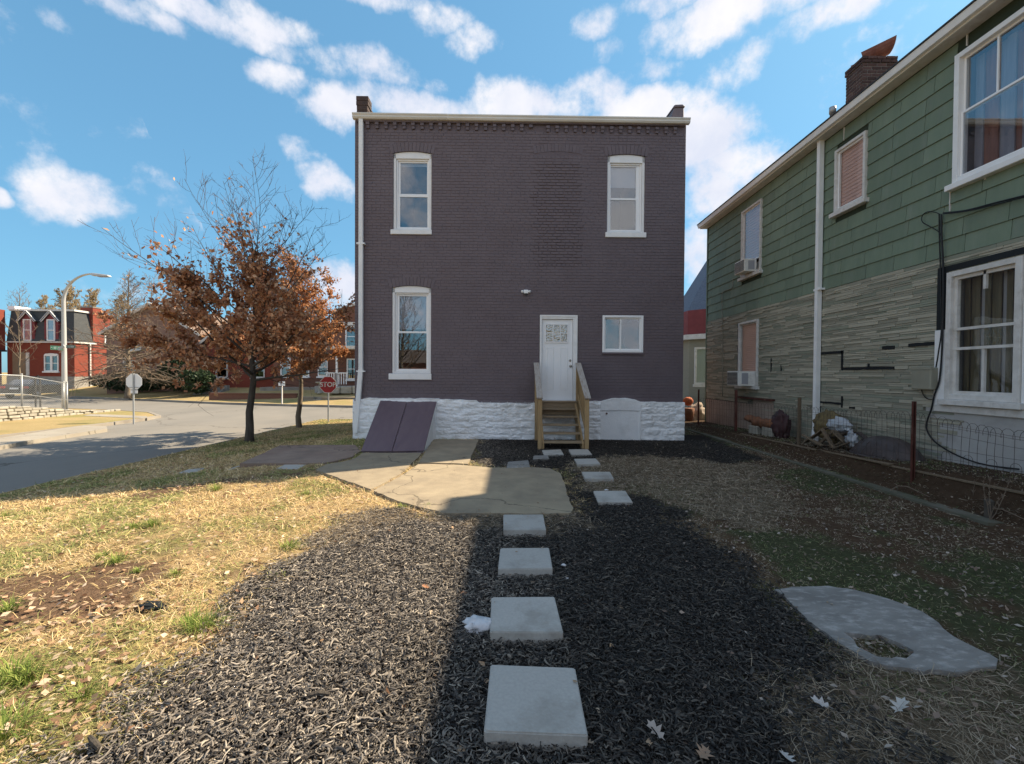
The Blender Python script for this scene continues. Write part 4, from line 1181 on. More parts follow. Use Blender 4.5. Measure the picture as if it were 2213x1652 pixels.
# stone strips
PLU = 8.08
def strip_ok(p, q, z):
    if p >= PLU + random.uniform(-.05, .05) and z < 1.35: return False
    if p > 9.5: return False
    if q < 3.95 and z < (1.0 if q > 3.0 else .86): return False
    return True
nst = 0; stuff = {k: MB() for k in 'abc'}
cand = []
tile_h = .405
z = -.02
k = 0
while z < SPL - .02:
    u = -random.uniform(0, .3)
    hh = random.choice([.034, .034, .048, .062])
    hh = min(hh, SPL - z - .002)
    while u < GLEN:
        l = random.choice([.28, .38, .46, .6, .75]) * random.uniform(.85, 1.15)
        a, c = max(u, 0.0), min(u + l - .005, GLEN); u += l
        if c - a < .04: continue
        typ = random.choices('abc', [.42, .34, .24])[0]
        for p, q in clip((a, c), z, z + hh, gh_holes):
            if strip_ok(p, q, z): cand.append((p, q, z, hh - .005, typ, random.uniform(.012, .026) if typ == 'b' else random.uniform(.004, .016)))
    z += hh
cand.sort(key=lambda c: -((c[1] - c[0]) if 4.5 < c[0] < 9 and c[2] > .9 else 0))
for i, (p, q, z, h, typ, d) in enumerate(cand):
    mb = MB() if i < 290 else stuff[typ]
    s = random.uniform(-.003, .003)
    o = (p, 0, z) if i < 290 else (0, 0, 0)
    mb.hexa([(p - o[0], -d, z - o[2] + s), (q - o[0], -d, z - o[2] - s), (q - o[0], .011, z - o[2] - s), (p - o[0], .011, z - o[2] + s), (p - o[0], -d, z + h - o[2] + s), (q - o[0], -d, z + h - o[2] - s), (q - o[0], .011, z + h - o[2] - s), (p - o[0], .011, z + h - o[2] + s)])
    if i < 290: mb.build('stone_strip', M['strip_' + typ], gh, loc=o)
for t_, mb in stuff.items():
    if mb.v: mb.build('stone_cladding', M['strip_' + t_], gh)['kind'] = 'stuff'
# plaster areas
def sheet(name, u0, u1, z0, z1, y, m, n=0.02):
    nx = max(2, int((u1 - u0) / .05)); nz = max(2, int((z1 - z0) / .05))
    U, Z = np.meshgrid(np.linspace(u0, u1, nx), np.linspace(z0, z1, nz), indexing='ij')
    Y = y - (fbm(U * 2.3, Z * 2.3, 4) - .5) * n
    me = np_mesh(name, np.stack([U, Y, Z], -1).reshape(-1, 3), grid_faces(nx, nz)[:, ::1], None, True)
    return link(name, me, m, gh)
sheet('plaster', PLU, GLEN, -.3, 1.29, -.004, M['plaster'])
sheet('plaster', 9.43, GLEN, 1.29, 3.20, -.008, M['plaster'])
sheet('plaster', PLU + .0, 8.41, 1.29, 1.42, -.006, M['plaster'])
sheet('plaster', 0.0, 3.0, -.3, .86, -.012, M['plaster_p'])
sheet('plaster', 3.0, 3.95, -.3, 1.0, -.016, M['plaster_p'])
# eave: soffit, fascia, gutter
ev = MB(); ev.box(-.1, GLEN + .1, -.20, .0, EAVE + .0, EAVE + .02); ev.build('soffit', M['old_trim'], gh)
ev = MB(); ev.box(-.12, GLEN + .1, -.225, -.20, EAVE - .0, EAVE + .13); ev.build('fascia', M['gutter'], gh)
ev = MB(); ev.hexa([(-.14, -.29, EAVE + .03), (GLEN + .1, -.29, EAVE + .03), (GLEN + .1, -.226, EAVE + .03), (-.14, -.226, EAVE + .03), (-.14, -.32, EAVE + .13), (GLEN + .1, -.32, EAVE + .13), (GLEN + .1, -.226, EAVE + .13), (-.14, -.226, EAVE + .13)])
ev.build('gutter', M['white_trim'], gh)
ev = MB(); ev.hexa([(-.14, -.335, EAVE + .133), (GLEN + .1, -.335, EAVE + .133), (GLEN + .1, 4, EAVE + 1.5), (-.14, 4, EAVE + 1.5), (-.14, -.335, EAVE + .16), (GLEN + .1, -.335, EAVE + .16), (GLEN + .1, 4, EAVE + 1.53), (-.14, 4, EAVE + 1.53)])
ev.hexa([(-.14, 4, EAVE + 1.5), (GLEN + .1, 4, EAVE + 1.5), (GLEN + .1, 8.3, EAVE + .13), (-.14, 8.3, EAVE + .13), (-.14, 4, EAVE + 1.53), (GLEN + .1, 4, EAVE + 1.53), (GLEN + .1, 8.3, EAVE + .16), (-.14, 8.3, EAVE + .16)])
ev.build('roof', M['roofing'], gh)
MB().box(-.035, .03, -.028, .01, -.2, EAVE).build('corner_board', M['shingle'], gh)
# downspout
du = GW(1769, 600, .08)[0]
mb = MB(); mb.box(du - .045, du + .045, -.13, -.035, .45, EAVE + .06)
for k in (-1, 0, 1): mb.box(du + k * .028 - .007, du + k * .028 + .007, -.135, -.129, .5, EAVE + .02)
mb.hexa([(du - .02, -.20, .0), (du + .08, -.20, .0), (du + .08, -.10, .0), (du - .02, -.10, .0), (du - .05, -.138, .5), (du + .05, -.138, .5), (du + .05, -.03, .5), (du - .05, -.03, .5)])
d_ = mb.build('downspout', M['white_trim'], gh)
MB().box(du - .075, du + .12, -.137, -.02, 3.46, 3.50).build('strap', M['vinyl'], d_)
# windows
for w in gw:
    u0, u1, z0, z1, k = w['u0'], w['u1'], w['z0'], w['z1'], w['k']
    win = empty('window', parent=gh)
    t = .075 if k in ('big', 'low') else .055
    tm = M['old_trim'] if k != 'big' else M['white_trim']
    mb = MB()
    if k == 'low': z0f = z0
    ring(mb, u0, u1, z0, z1, t, -.055, .1)
    mb.build('frame', tm, win, bevel=.004)
    MB().box(u0 - .06, u1 + .06, -.11, .05, z0 - .085, z0 - .002).build('sill', tm, win, bevel=.006)
    if k == 'low':
        MB().box(u0 - .19, u0 - .004, -.035, .02, z0 - .16, z1 - .85).build('casing', M['white_trim'], win, bevel=.006)
        MB().box(u0 - .17, u0 - .004, -.028, .02, z1 - .845, z1 + .02).build('tar_patch', M['tar'], win)
        MB().box(u0 - .17, u1 + .1, -.026, .02, z1 + .022, z1 + .11).build('tar_patch', M['tar'], win)
        MB().box(u1 + .004, u1 + .07, -.03, .02, z0 - .1, z1).build('casing', M['white_trim'], win, bevel=.006)
        MB().box(u0 - .19, u1 + .07, -.04, .02, z0 - .20, z0 - .09).build('casing', M['old_trim'], win, bevel=.01)
    a, c, p, q = u0 + t, u1 - t, z0 + t, z1 - t
    mid = (p + q) / 2 + (.0 if k != 'big' else .05)
    st = M['old_trim'] if k in ('low', 'lowac') else M['vinyl']
    if k == 'big':
        for (lo, hi, yy) in ((mid - .01, q, .02), (p, mid + .03, -.01)):
            s = MB(); ring(s, a + .002, c - .002, lo, hi, .03, yy, yy + .03); so_ = s.build('sash', M['vinyl'], win)
            glaze(so_, a + .032, c - .032, lo + .03, hi - .03, yy + .012, M['glass'])
        MB().box((a + c) / 2 - .01, (a + c) / 2 + .01, .015, .035, mid + .03, q - .03).build('muntin', M['vinyl'], win)
        for i in range(9):
            uu = a + (c - a) * i / 9
            MB().box(uu, uu + (c - a) / 9 + .01, .20 + .03 * (i % 2), .22 + .03 * (i % 2), p - .05, q).build('curtain', M['curtain_r'] if i in (1, 2, 5) else M['lace'], win)
    elif k == 'mid':
        s = MB(); ring(s, a + .002, c - .002, p, q, .03, -.01, .03); so_ = s.build('sash', st, win)
        glaze(so_, a + .032, c - .032, p + .03, q - .03, .0, M['glass_d'])
        n = 16
        mb = MB()
        for i in range(n):
            zz = p + (q - p) * i / n
            MB().hexa([(a, .05, zz), (c, .05, zz + .006), (c, .07, zz + .006), (a, .07, zz), (a, .06, zz + (q - p) / n), (c, .06, zz + (q - p) / n), (c, .075, zz + (q - p) / n), (a, .075, zz + (q - p) / n)]).build('slat', M['blind'], win)
    elif k == 'low':
        s = MB(); ring(s, a, c, p, q, .05, .0, .05); s.box(a, c, -.01, .03, mid - .22, mid - .18); s.box(a, c, -.012, .04, mid + .07, mid + .11)
        s.box((a + c) / 2 - .018, (a + c) / 2 + .018, .0, .035, mid + .62, q); s.box((a + c) / 2 - .018, (a + c) / 2 + .018, .001, .036, p, mid - .22)
        so_ = s.build('sash', st, win)
        glaze(so_, a + .05, c - .05, p + .05, q - .05, .04, M['glass_d'])
        for i in range(12):
            uu = a + (c - a) * i / 12
            MB().box(uu, uu + (c - a) / 12 + .004, .16 + .03 * (i % 2), .175 + .03 * (i % 2), p - .05, q).build('curtain', M['curtain'] if i not in (7, 3) else M['shade'], win)
    else:
        ab = p + (.32 if k == 'ac' else .30)
        s = MB(); ring(s, a + .002, c - .002, ab, q, .028, -.005, .03); so_ = s.build('sash', st, win)
        glaze(so_, a + .03, c - .03, ab + .028, q - .028, .0, M['glass_d'])
        n = 26 if k == 'lowac' else 20
        for i in range(n):
            zz = ab + (q - ab) * i / n; hh = (q - ab) / n
            MB().hexa([(a, .045, zz), (c, .045, zz), (c, .065, zz), (a, .065, zz), (a, .055, zz + hh * .93), (c, .055, zz + hh * .93), (c, .07, zz + hh * .93), (a, .07, zz + hh * .93)]).build('slat', M['blind'], win)
        if k == 'lowac': MB().box(u0 - .10, u0 - .004, -.02, .02, z0 + .1, z1).build('tar_patch', M['tar'], win)
    room(win, u0 + .03, u1 - .03, z0 + .03, z1 - .03, .11, 2.0)
    MB().box(a, c, .08, .10, z0 + .05, z0 + .31).build('filler', M['old_trim'], win) if k in ('ac', 'lowac') else None

# window air conditioners
def ac_unit(u0, u1, z0, dep, hgt, lab):
    c = Vector((GX, GY0 - (u0 + u1) / 2, z0))
    a = empty('air_conditioner', c, -PI / 2, lab, 'air conditioner', 'window air conditioners on the green house')
    w = (u1 - u0) / 2
    MB().box(-w, w, -dep, -.005, 0, hgt).build('casing', M['ac'], a, bevel=.012)
    MB().box(-w + .03, w - .03, -dep - .006, -dep + .002, .03, hgt - .03).build('rear_grille', M['grille'], a)
    for k in range(9):
        MB().box(-w + .03, w - .03, -dep - .012, -dep - .006, .04 + k * (hgt - .08) / 9, .046 + k * (hgt - .08) / 9).build('fin', M['ac'], a)
    for s in (-1, 1):
        MB().box(s * w - .004 if s > 0 else -w - .006, w + .006 if s > 0 else -w + .004, -dep + .1, -dep + .27, .05, hgt - .05).build('side_vent', M['shade'], a)
    return a
ac_unit(2.50, 3.12, 1.36, .50, .40, 'large boxy window air conditioner in the ground floor window of the green house')
ac_unit(2.52, 3.06, 4.47, .34, .34, 'small window air conditioner in the upstairs window of the green house')
p_ = GW(1640, 850)
MB().box(2.2, 4.0, -.12, .0, 1.005, 1.05).build('ledge', M['rust'], gh)

# meter box, cables, tar patches, thin pipe
b0 = GW(1983, 843, .12); b1 = GW(2029, 796, .12)
MB().box(7.96, 8.30, -.15, -.018, 1.43, 1.78).build('utility_box', M['box_grey'], gh, bevel=.015)
MB().box(7.955, 8.305, -.158, -.1, 1.74, 1.795).build('utility_box_lid', M['box_grey'], gh, bevel=.006)
def cab(pts, r=.009, name='cable', off=-.04, n=6, m='cable'):
    P = [(*GW(x, y, -off),) for x, y in pts]
    Q = [(u, off, z) for u, z in P]
    # smooth
    out = []
    for i in range(len(Q) - 1):
        p0 = Vector(Q[max(i - 1, 0)]); p1 = Vector(Q[i]); p2 = Vector(Q[i + 1]); p3 = Vector(Q[min(i + 2, len(Q) - 1)])
        for j in range(6):
            t = j / 6
            out.append(0.5 * ((2 * p1) + (p2 - p0) * t + (2 * p0 - 5 * p1 + 4 * p2 - p3) * t * t + (3 * p1 - p0 - 3 * p2 + p3) * t ** 3))
    out.append(Vector(Q[-1]))
    return MB().tube(out, r, n).build(name, M[m], gh, True)
z5p = lambda x, y: (1458.7 + x * .3409, 540.2 + y * .3409)
z4p = lambda x, y: (1458.7 + x * .3409, y * .3409)
cab([z4p(1675, 1360), z4p(1676, 1480), z5p(1682, 100), z5p(1690, 480), z5p(1672, 640), z5p(1655, 745)], .009)
cab([z4p(1690, 1360), z4p(1690, 1490), z5p(1700, 100), z5p(1698, 480), z5p(1680, 800), z5p(1645, 920), z5p(1625, 1010), z5p(1598, 1090), z5p(1600, 1150), z5p(1650, 1220), z5p(1760, 1290), z5p(1880, 1340), z5p(2000, 1370), z5p(2180, 1392)], .012, off=-.06)
cab([z4p(2240, 1236), z4p(2050, 1283), z4p(1850, 1335), z4p(1700, 1353)], .012, off=-.05)
cab([z4p(2240, 1245), z4p(2050, 1294), z4p(1850, 1340), z4p(1702, 1358)], .007, off=-.06)
cab([z4p(1680, 1362), z4p(1650, 1348), z4p(1600, 1345), z4p(1568, 1370), z4p(1570, 1410), z4p(1620, 1440), z4p(1670, 1470), z4p(1690, 1500)], .007, off=-.05)
cab([z5p(1562, 885), z5p(1575, 920), z5p(1600, 945), z5p(1635, 948)], .007)
cab([z5p(366, 185), z5p(366, 235), z5p(345, 250), z5p(305, 268), z5p(298, 320), z5p(302, 600), z5p(300, 930)], .010, name='conduit', off=-.035, m='box_grey')
for (x0, y0, x1, y1) in [(1490, 588, 1705, 608), (1322, 610, 1400, 630), (933, 645, 1070, 661), (1062, 640, 1072, 762), (1075, 744, 1398, 759), (1229, 722, 1239, 744), (1061, 930, 1070, 1000), (921, 965, 1060, 976), (613, 690, 617, 775), (676, 732, 680, 768), (1112, 996, 1150, 1008), (921, 976, 929, 1050)]:
    a = z5(x0, y1); c = z5(x1, y0); mz = (z5(x0, (y0 + y1) / 2)[1] + z5(x1, (y0 + y1) / 2)[1]) / 2
    u0, u1 = z5(x0, y0)[0], z5(x1, y0)[0]
    hz = abs(z5(x0, y0)[1] - z5(x0, y1)[1]) / 2
    n = 7; up = [(u0 + (u1 - u0) * i / n, mz + hz + random.uniform(-.004, .006)) for i in range(n + 1)]; dn = [(u0 + (u1 - u0) * i / n, mz - hz - random.uniform(-.004, .008)) for i in range(n, -1, -1)]
    MB().prism((dn[::-1] + up[::-1]), -.028, -.0, axis='y').build('tar_patch', M['tar'], gh)
# white drips on siding
for (x, y0, y1) in [(1075, 810, 890), (1855, 220, 290), (1748, 1190, 1340), (1970, 1090, 1140), (2174, 1000, 1045)]:
    a, c = z4(x, y0), z4(x + 3, y1)
    MB().box(a[0], a[0] + .012, -.02, .0, c[1], a[1]).build('paint_drip', M['old_trim'], gh)

# chimney with its bricks, and the rusty cowl
ch = MB(); chx0, chx1, chy0, chy1 = 7.87, 8.62, 10.2, 10.72   # world
def L2(x, y): return GY0 - y, x - GX      # world x,y to house local u,v
cu0, cu1 = GY0 - chy1, GY0 - chy0; cv0, cv1 = chx0 - GX, chx1 - GX
ctop = 8.86
chim = MB().box(cu0 + .008, cu1 - .008, cv0 + .008, cv1 - .008, 6.6, ctop - .01).build('chimney', M['mortar'], gh)
nb = 0; zc = ctop - .068; row = 0
chb = []
while zc > 6.9:
    ext = .018 if row < 2 else 0
    # face at u = cu1 (towards camera): runs along v
    v = cv0 - ext - (0 if row % 2 else .1)
    while v < cv1 + ext:
        a, c = max(v, cv0 - ext), min(v + .2, cv1 + ext); v += .213
        if c - a > .03: chb.append((cu1 - .05, cu1 + ext + random.uniform(-.003, .003), a, c, zc, 0))
    u = cu0 - ext - (.1 if row % 2 else 0)
    while u < cu1 - .05:
        a, c = max(u, cu0 - ext), min(u + .2, cu1 - .055); u += .213
        if c - a > .03: chb.append((a, c, cv0 - ext + random.uniform(-.003, .003), cv0 + .05, zc, 1))
    zc -= .0765; row += 1
for i, (a, c, p, q, z, s) in enumerate(chb[:290]):
    MB().box(0, c - a, 0, q - p, 0, .063).build('brick', M['chimney_brick'], chim, bevel=.004, loc=(a, p, z))
cowl = MB()
# half pipe cowl leaning up to the right
n = 10; ra = .23
A = Vector((cu1 - .25, cv0 + .02, ctop + .1)); Bq = Vector((cu1 - .10, cv1 - .06, ctop + .38))
ax_ = (Bq - A); dirn = ax_.normalized(); up = Vector((0, 0, 1)) - dirn * dirn.z; up.normalize(); sd = dirn.cross(up)
vo, vi = [], []
for t in (0, 1):
    for k in range(n + 1):
        an = PI + PI * k / n
        e = A + ax_ * (t * (1.0 if t else 0)) + (Vector((0, 0, 0)))
        shift = dirn * (.0 if t == 0 else -.10 * abs(math.sin(an)))
        vo.append(e + shift + (sd * math.cos(an) + up * math.sin(an)) * ra)
        vi.append(e + shift + (sd * math.cos(an) + up * math.sin(an)) * (ra - .008))
m_ = n + 1
fs = [(k, k + 1, m_ + k + 1, m_ + k) for k in range(n)]
fs += [(2 * m_ + k + 1, 2 * m_ + k, 3 * m_ + k, 3 * m_ + k + 1) for k in range(n)]
cowl.add(vo + vi, fs + [(k, 2 * m_ + k, 2 * m_ + k + 1, k + 1) for k in range(n)])
cowl.build('chimney_cowl', M['copper'], chim)
MB().box(cu1 - .30, cu1 - .12, cv0 + .15, cv0 + .4, ctop - .02, ctop + .12).build('flue_collar', M['copper'], chim)
vp = atX(1799, 262, 7.6)
MB().lathe([(.06, -.4), (.06, .28), (.075, .28), (.075, .42), (.0, .43)], n=10).build('vent_pipe', M['galv'], gh, True, loc=(*L2(7.6, vp.y), vp.z - .1))

# ------------------------------------------------------------ wire fence along the bed
FX = 5.80
fence = empty('wire_fence', (FX, 10, 0), 0, 'old looped garden wire fence sagging along the green house', 'fence')
FO = Vector((FX, 10, 0))
def ftop(y): return float(np.interp(y, [4, 5.2, 6.4, 9, 12, 15], [1.02, 1.03, 1.12, 1.02, .98, .97]))
def fbot(y): return float(np.interp(y, [4, 6, 9, 15], [.50, .42, .30, .12]))
hoops = []
y = 4.6; i = 0
while y < 14.9:
    sag = .02 * math.sin(y * 3.1) + random.uniform(-.01, .01)
    lean = random.uniform(-.02, .02); hw = .075
    tp, bt = ftop(y) + sag * .5, fbot(y) - .05
    px = random.uniform(-.012, .012)
    pts = [(px, y - hw - FO.y, bt), (px + sag * .4, y - hw + lean * .5 - FO.y, (bt + tp) / 2), (px, y - hw + lean - FO.y, tp - .09)]
    for a in np.linspace(PI, 0, 6): pts.append((px, y + lean + hw * math.cos(a) - FO.y, tp - .08 + .08 * math.sin(a)))
    pts.append((px + .004, y + hw + lean - FO.y, tp - .12))
    MB().tube(pts, .0026, 3, False).build('wire_hoop', M['wire'], fence)
    i += 1; y += .103 if y < 9 else .13
for h in (.0, .18, .45, .72, .88, .935):
    pts = []
    for yy in np.linspace(4.6, 14.9, 70):
        bt, tp = fbot(yy), ftop(yy)
        pts.append((.004 + random.uniform(-.004, .004), yy - FO.y, bt + (tp - .06 - bt) * h + .012 * math.sin(yy * 2.3 + h * 9)))
    MB().tube(pts, .0022, 3, False).build('line_wire', M['wire'], fence)
for yy in (4.9, 5.12, 5.38, 5.66, 5.95):
    pts = [(-.01, yy - .06 - FO.y, .40)] + [(-.01, yy + .06 * math.cos(a) - FO.y, .58 + .06 * math.sin(a)) for a in np.linspace(PI, 0, 7)] + [(-.01, yy + .06 - FO.y, .40)]
    MB().tube(pts, .0026, 3, False).build('wire_hoop', M['wire'], fence)
for (x, yb, yt, X, w, m, nm) in [(1591, 916, 843, FX, .055, 'rust', 'post'), (1728, 972, 860, FX - .03, .05, 'old_wood', 'post'), (1510, 905, 842, FX, .04, 'rust', 'post')]:
    t_ = atX(x, yt, X); b_ = atX(x, yb, X)
    MB().box(-w / 2, w / 2, -w / 2, w / 2, b_.z - .2, t_.z).build(nm, M[m], fence, loc=(X - FX, t_.y - FO.y, 0), bevel=.003)
tp_ = G(1972, 1059, .04); tt_ = atY(1972, 868, tp_.y)
sp = empty('steel_post', (tp_.x, tp_.y, 0), 0, 'rusty red angle iron post standing in front of the wire fence', 'post')
MB().box(-.028, .028, -.006, .006, -.3, tt_.z).build('flange', M['rust'], sp)
MB().box(-.006, .006, -.028 + .022, .035, -.3, tt_.z - .002).build('web', M['rust'], sp)

# bed edge and junk behind the fence
for (y0, y1, x0, x1, z0, z1) in [(4.6, 6.9, 5.74, 5.76, .30, .36), (6.7, 8.6, 5.72, 5.80, .26, .29), (8.4, 11.2, 5.74, 5.78, .20, .22), (10.9, 14.6, 5.76, 5.80, .10, .12)]:
    o = MB().obox((x0, y0, z0 + .05), (x1, y1, z0 - .02), .10, .028).build('edge_board', M['old_wood'], bevel=.004)
    tag(o, {4.6: 'grey edge board under the fence below the large ground floor window', 6.7: 'splintered edge board in front of the dark basin', 8.4: 'long edge board under the fence by the white downspout', 10.9: 'thin pale board along the far end of the wire fence'}[y0], 'board', 'boards along the foot of the wire fence')
def at_bed(x, y, X): return atX(x, y, X)
# overturned basin
c = atX(1915, 968, 6.15)
ba = empty('basin', (6.16, c.y, bedh(c.y) - .02), 0, 'large dark overturned basin half buried behind the wire fence', 'basin')
MB().lathe([(.60, 0), (.58, .05), (.50, .16), (.36, .27), (.2, .33), (.0, .345)], n=28).build('bowl', M['basin'], ba, True).scale = (.62, 1, 1)
r_ = MB(); ring_pts = [(.37 * math.cos(a), .62 * math.sin(a), .02) for a in np.linspace(0, 2 * PI, 30)]
r_.tube(ring_pts, .02, 6).build('rim', M['basin'], ba, True)
for k in range(7):
    a = -1.2 + .35 * k
    MB().obox((.36 * math.cos(PI + a) , .60 * math.sin(PI + a), .05), (.24 * math.cos(PI + a), .42 * math.sin(PI + a), .25), .02, .02).build('rib', M['basin'], ba)
c = atX(1875, 955, 6.0)
o = MB().obox((-.05, -.35, .02), (.05, .45, .33), .07, .03).obox((.06, .45, .33), (.1, .95, .28), .06, .03).build('bent_trellis', M['basin'], loc=(6.0, c.y - .2, bedh(c.y)))
tag(o, 'dark bent trellis bar leaning over the overturned basin', 'trellis')
# broken crate
c = atX(1805, 965, 6.0)
cr_ = empty('broken_crate', (6.02, c.y, bedh(c.y)), 0.3, 'collapsed weathered wooden crate with splayed boards behind the fence', 'crate')
for (a, b_, w, h) in [((-.15, .5, .05), (-.1, .12, .38), .16, .02), ((-.18, .14, .36), (-.2, -.12, .02), .05, .05), ((-.05, .30, .04), (-.1, -.02, .34), .05, .05), ((-.1, -.02, .34), (-.02, -.30, .06), .22, .018), ((-.02, -.36, .30), (-.15, .02, .02), .06, .03),
                      ((.1, .35, .1), (.12, -.2, .34), .2, .02), ((-.2, -.1, .03), (-.16, -.44, .22), .08, .02), ((.0, .42, .02), (-.05, .0, .06), .12, .02), ((-.2, .52, .2), (-.22, .1, .05), .06, .03)]:
    MB().obox(a, b_, w, h).build('plank', M['old_wood'], cr_, bevel=.003)
p = atX(1812, 915, 6.2)
tag(blob('plastic_bundle', (6.22, p.y, p.z - .04), (.13, .26, .13), 8, M['plastic'], amp=.45, fr=2.6, sub=4), 'crumpled pale plastic sheeting on top of the broken crate', 'plastic')
p = atX(1785, 910, 6.3)
tag(blob('straw_heap', (6.32, p.y - .1, p.z - .1), (.18, .42, .28), 9, M['moss_heap'], amp=.35, fr=2.5, sub=4), 'mound of matted yellow straw behind the broken crate', 'straw heap')
p = atX(1840, 950, 5.98)
tag(blob('rag', (5.98, p.y, p.z), (.05, .12, .13), 10, M['plastic'], amp=.9, fr=3, sub=3), 'torn white rag hanging at the right end of the crate', 'rag')
# blocks with brown sack, dark tarp
for (x, lab) in ((1634, 'white painted concrete block under the brown sack, farther one'), (1664, 'white painted concrete block under the brown sack, next to the dark tarp')):
    p = atX(x, 928, 6.1)
    tag(MB().box(-.11, .11, -.2, .2, -.04, .2).build('concrete_block', M['limestone'], bevel=.015, loc=(6.12, p.y, bedh(p.y))), lab, 'block', 'white blocks behind the wire fence')
p = atX(1650, 908, 6.1)
sk = empty('sack', (6.12, p.y, bedh(p.y) + .22), 0, 'lumpy brown sack slumped over two white blocks', 'sack')
for i, (dy, r) in enumerate([(.62, .09), (.3, .13), (0, .12), (-.28, .13)]):
    blob('fold', (0, dy, .06 + .05 * (i == 0)), (.13, .22, r), 20 + i, M['terracotta'], sk, amp=.3)
p = atX(1685, 915, 6.15)
tag(blob('tarp', (6.16, p.y, bedh(p.y) + .22), (.12, .32, .34), 33, M['tarp'], amp=.5, fr=1.8, sub=4), 'crumpled dark maroon tarpaulin beside the brown sack', 'tarp')
# dry weed stalks by the near edge
def weed(x, y, hgt, lab, seed):
    rr = random.Random(seed); p = G(x, y, .1)
    mb = MB()
    for k in range(4):
        a = rr.uniform(0, 6.28); pts = [Vector((0, 0, 0))]; d = Vector((math.cos(a) * .25, math.sin(a) * .25, 1))
        for j in range(6):
            d += Vector((rr.uniform(-.2, .2), rr.uniform(-.2, .2), -.05)); pts.append(pts[-1] + d.normalized() * hgt / 6)
        mb.tube(pts, [.004, .0035, .003, .003, .0025, .002, .001], 4)
        for j in range(2, 6):
            for _ in range(5):
                q = pts[j] + Vector((rr.uniform(-.02, .02), rr.uniform(-.02, .02), rr.uniform(-.03, .03)))
                mb.tube([pts[j], q + Vector((0, 0, .02))], [.004, .001], 3)
    o = mb.build('weed', M['twig_l'], loc=(p.x, p.y, .02)); tag(o, lab, 'weed', 'dry weeds by the wire fence')
weed(2110, 1085, .45, 'dry seedy weed stalk left of the stump by the concrete edging', 1)
weed(2140, 1110, .55, 'tall dry weed stalk growing beside the small dark stump', 2)
weed(1748, 985, .3, 'short dead weed at the foot of the grey fence post', 3)
p = G(2137, 1115, .05)
tag(MB().lathe([(.045, -.05), (.04, .1), (.045, .2), (.02, .22)], n=9).build('stump', M['bark'], loc=(p.x, p.y, .02)), 'small dark stump at the right edge of the yard', 'stump')
for (a, b_, lab) in (((1925, 1060), (2010, 1075), 'thin fallen twig at the foot of the rusty post'), ((2120, 1110), (2230, 1130), 'long pale stick lying by the dark stump')):
    A = G(*a, .06); B_ = G(*b_, .10); mid = (A + B_) / 2 + Vector((.02, .05, .08))
    o = MB().tube([A - A, (mid - A) * .5 + Vector((0, .02, .03)), mid - A, (B_ - A)], [.008, .007, .006, .003], 5).build('stick', M['twig_l'], loc=A); tag(o, lab, 'stick')

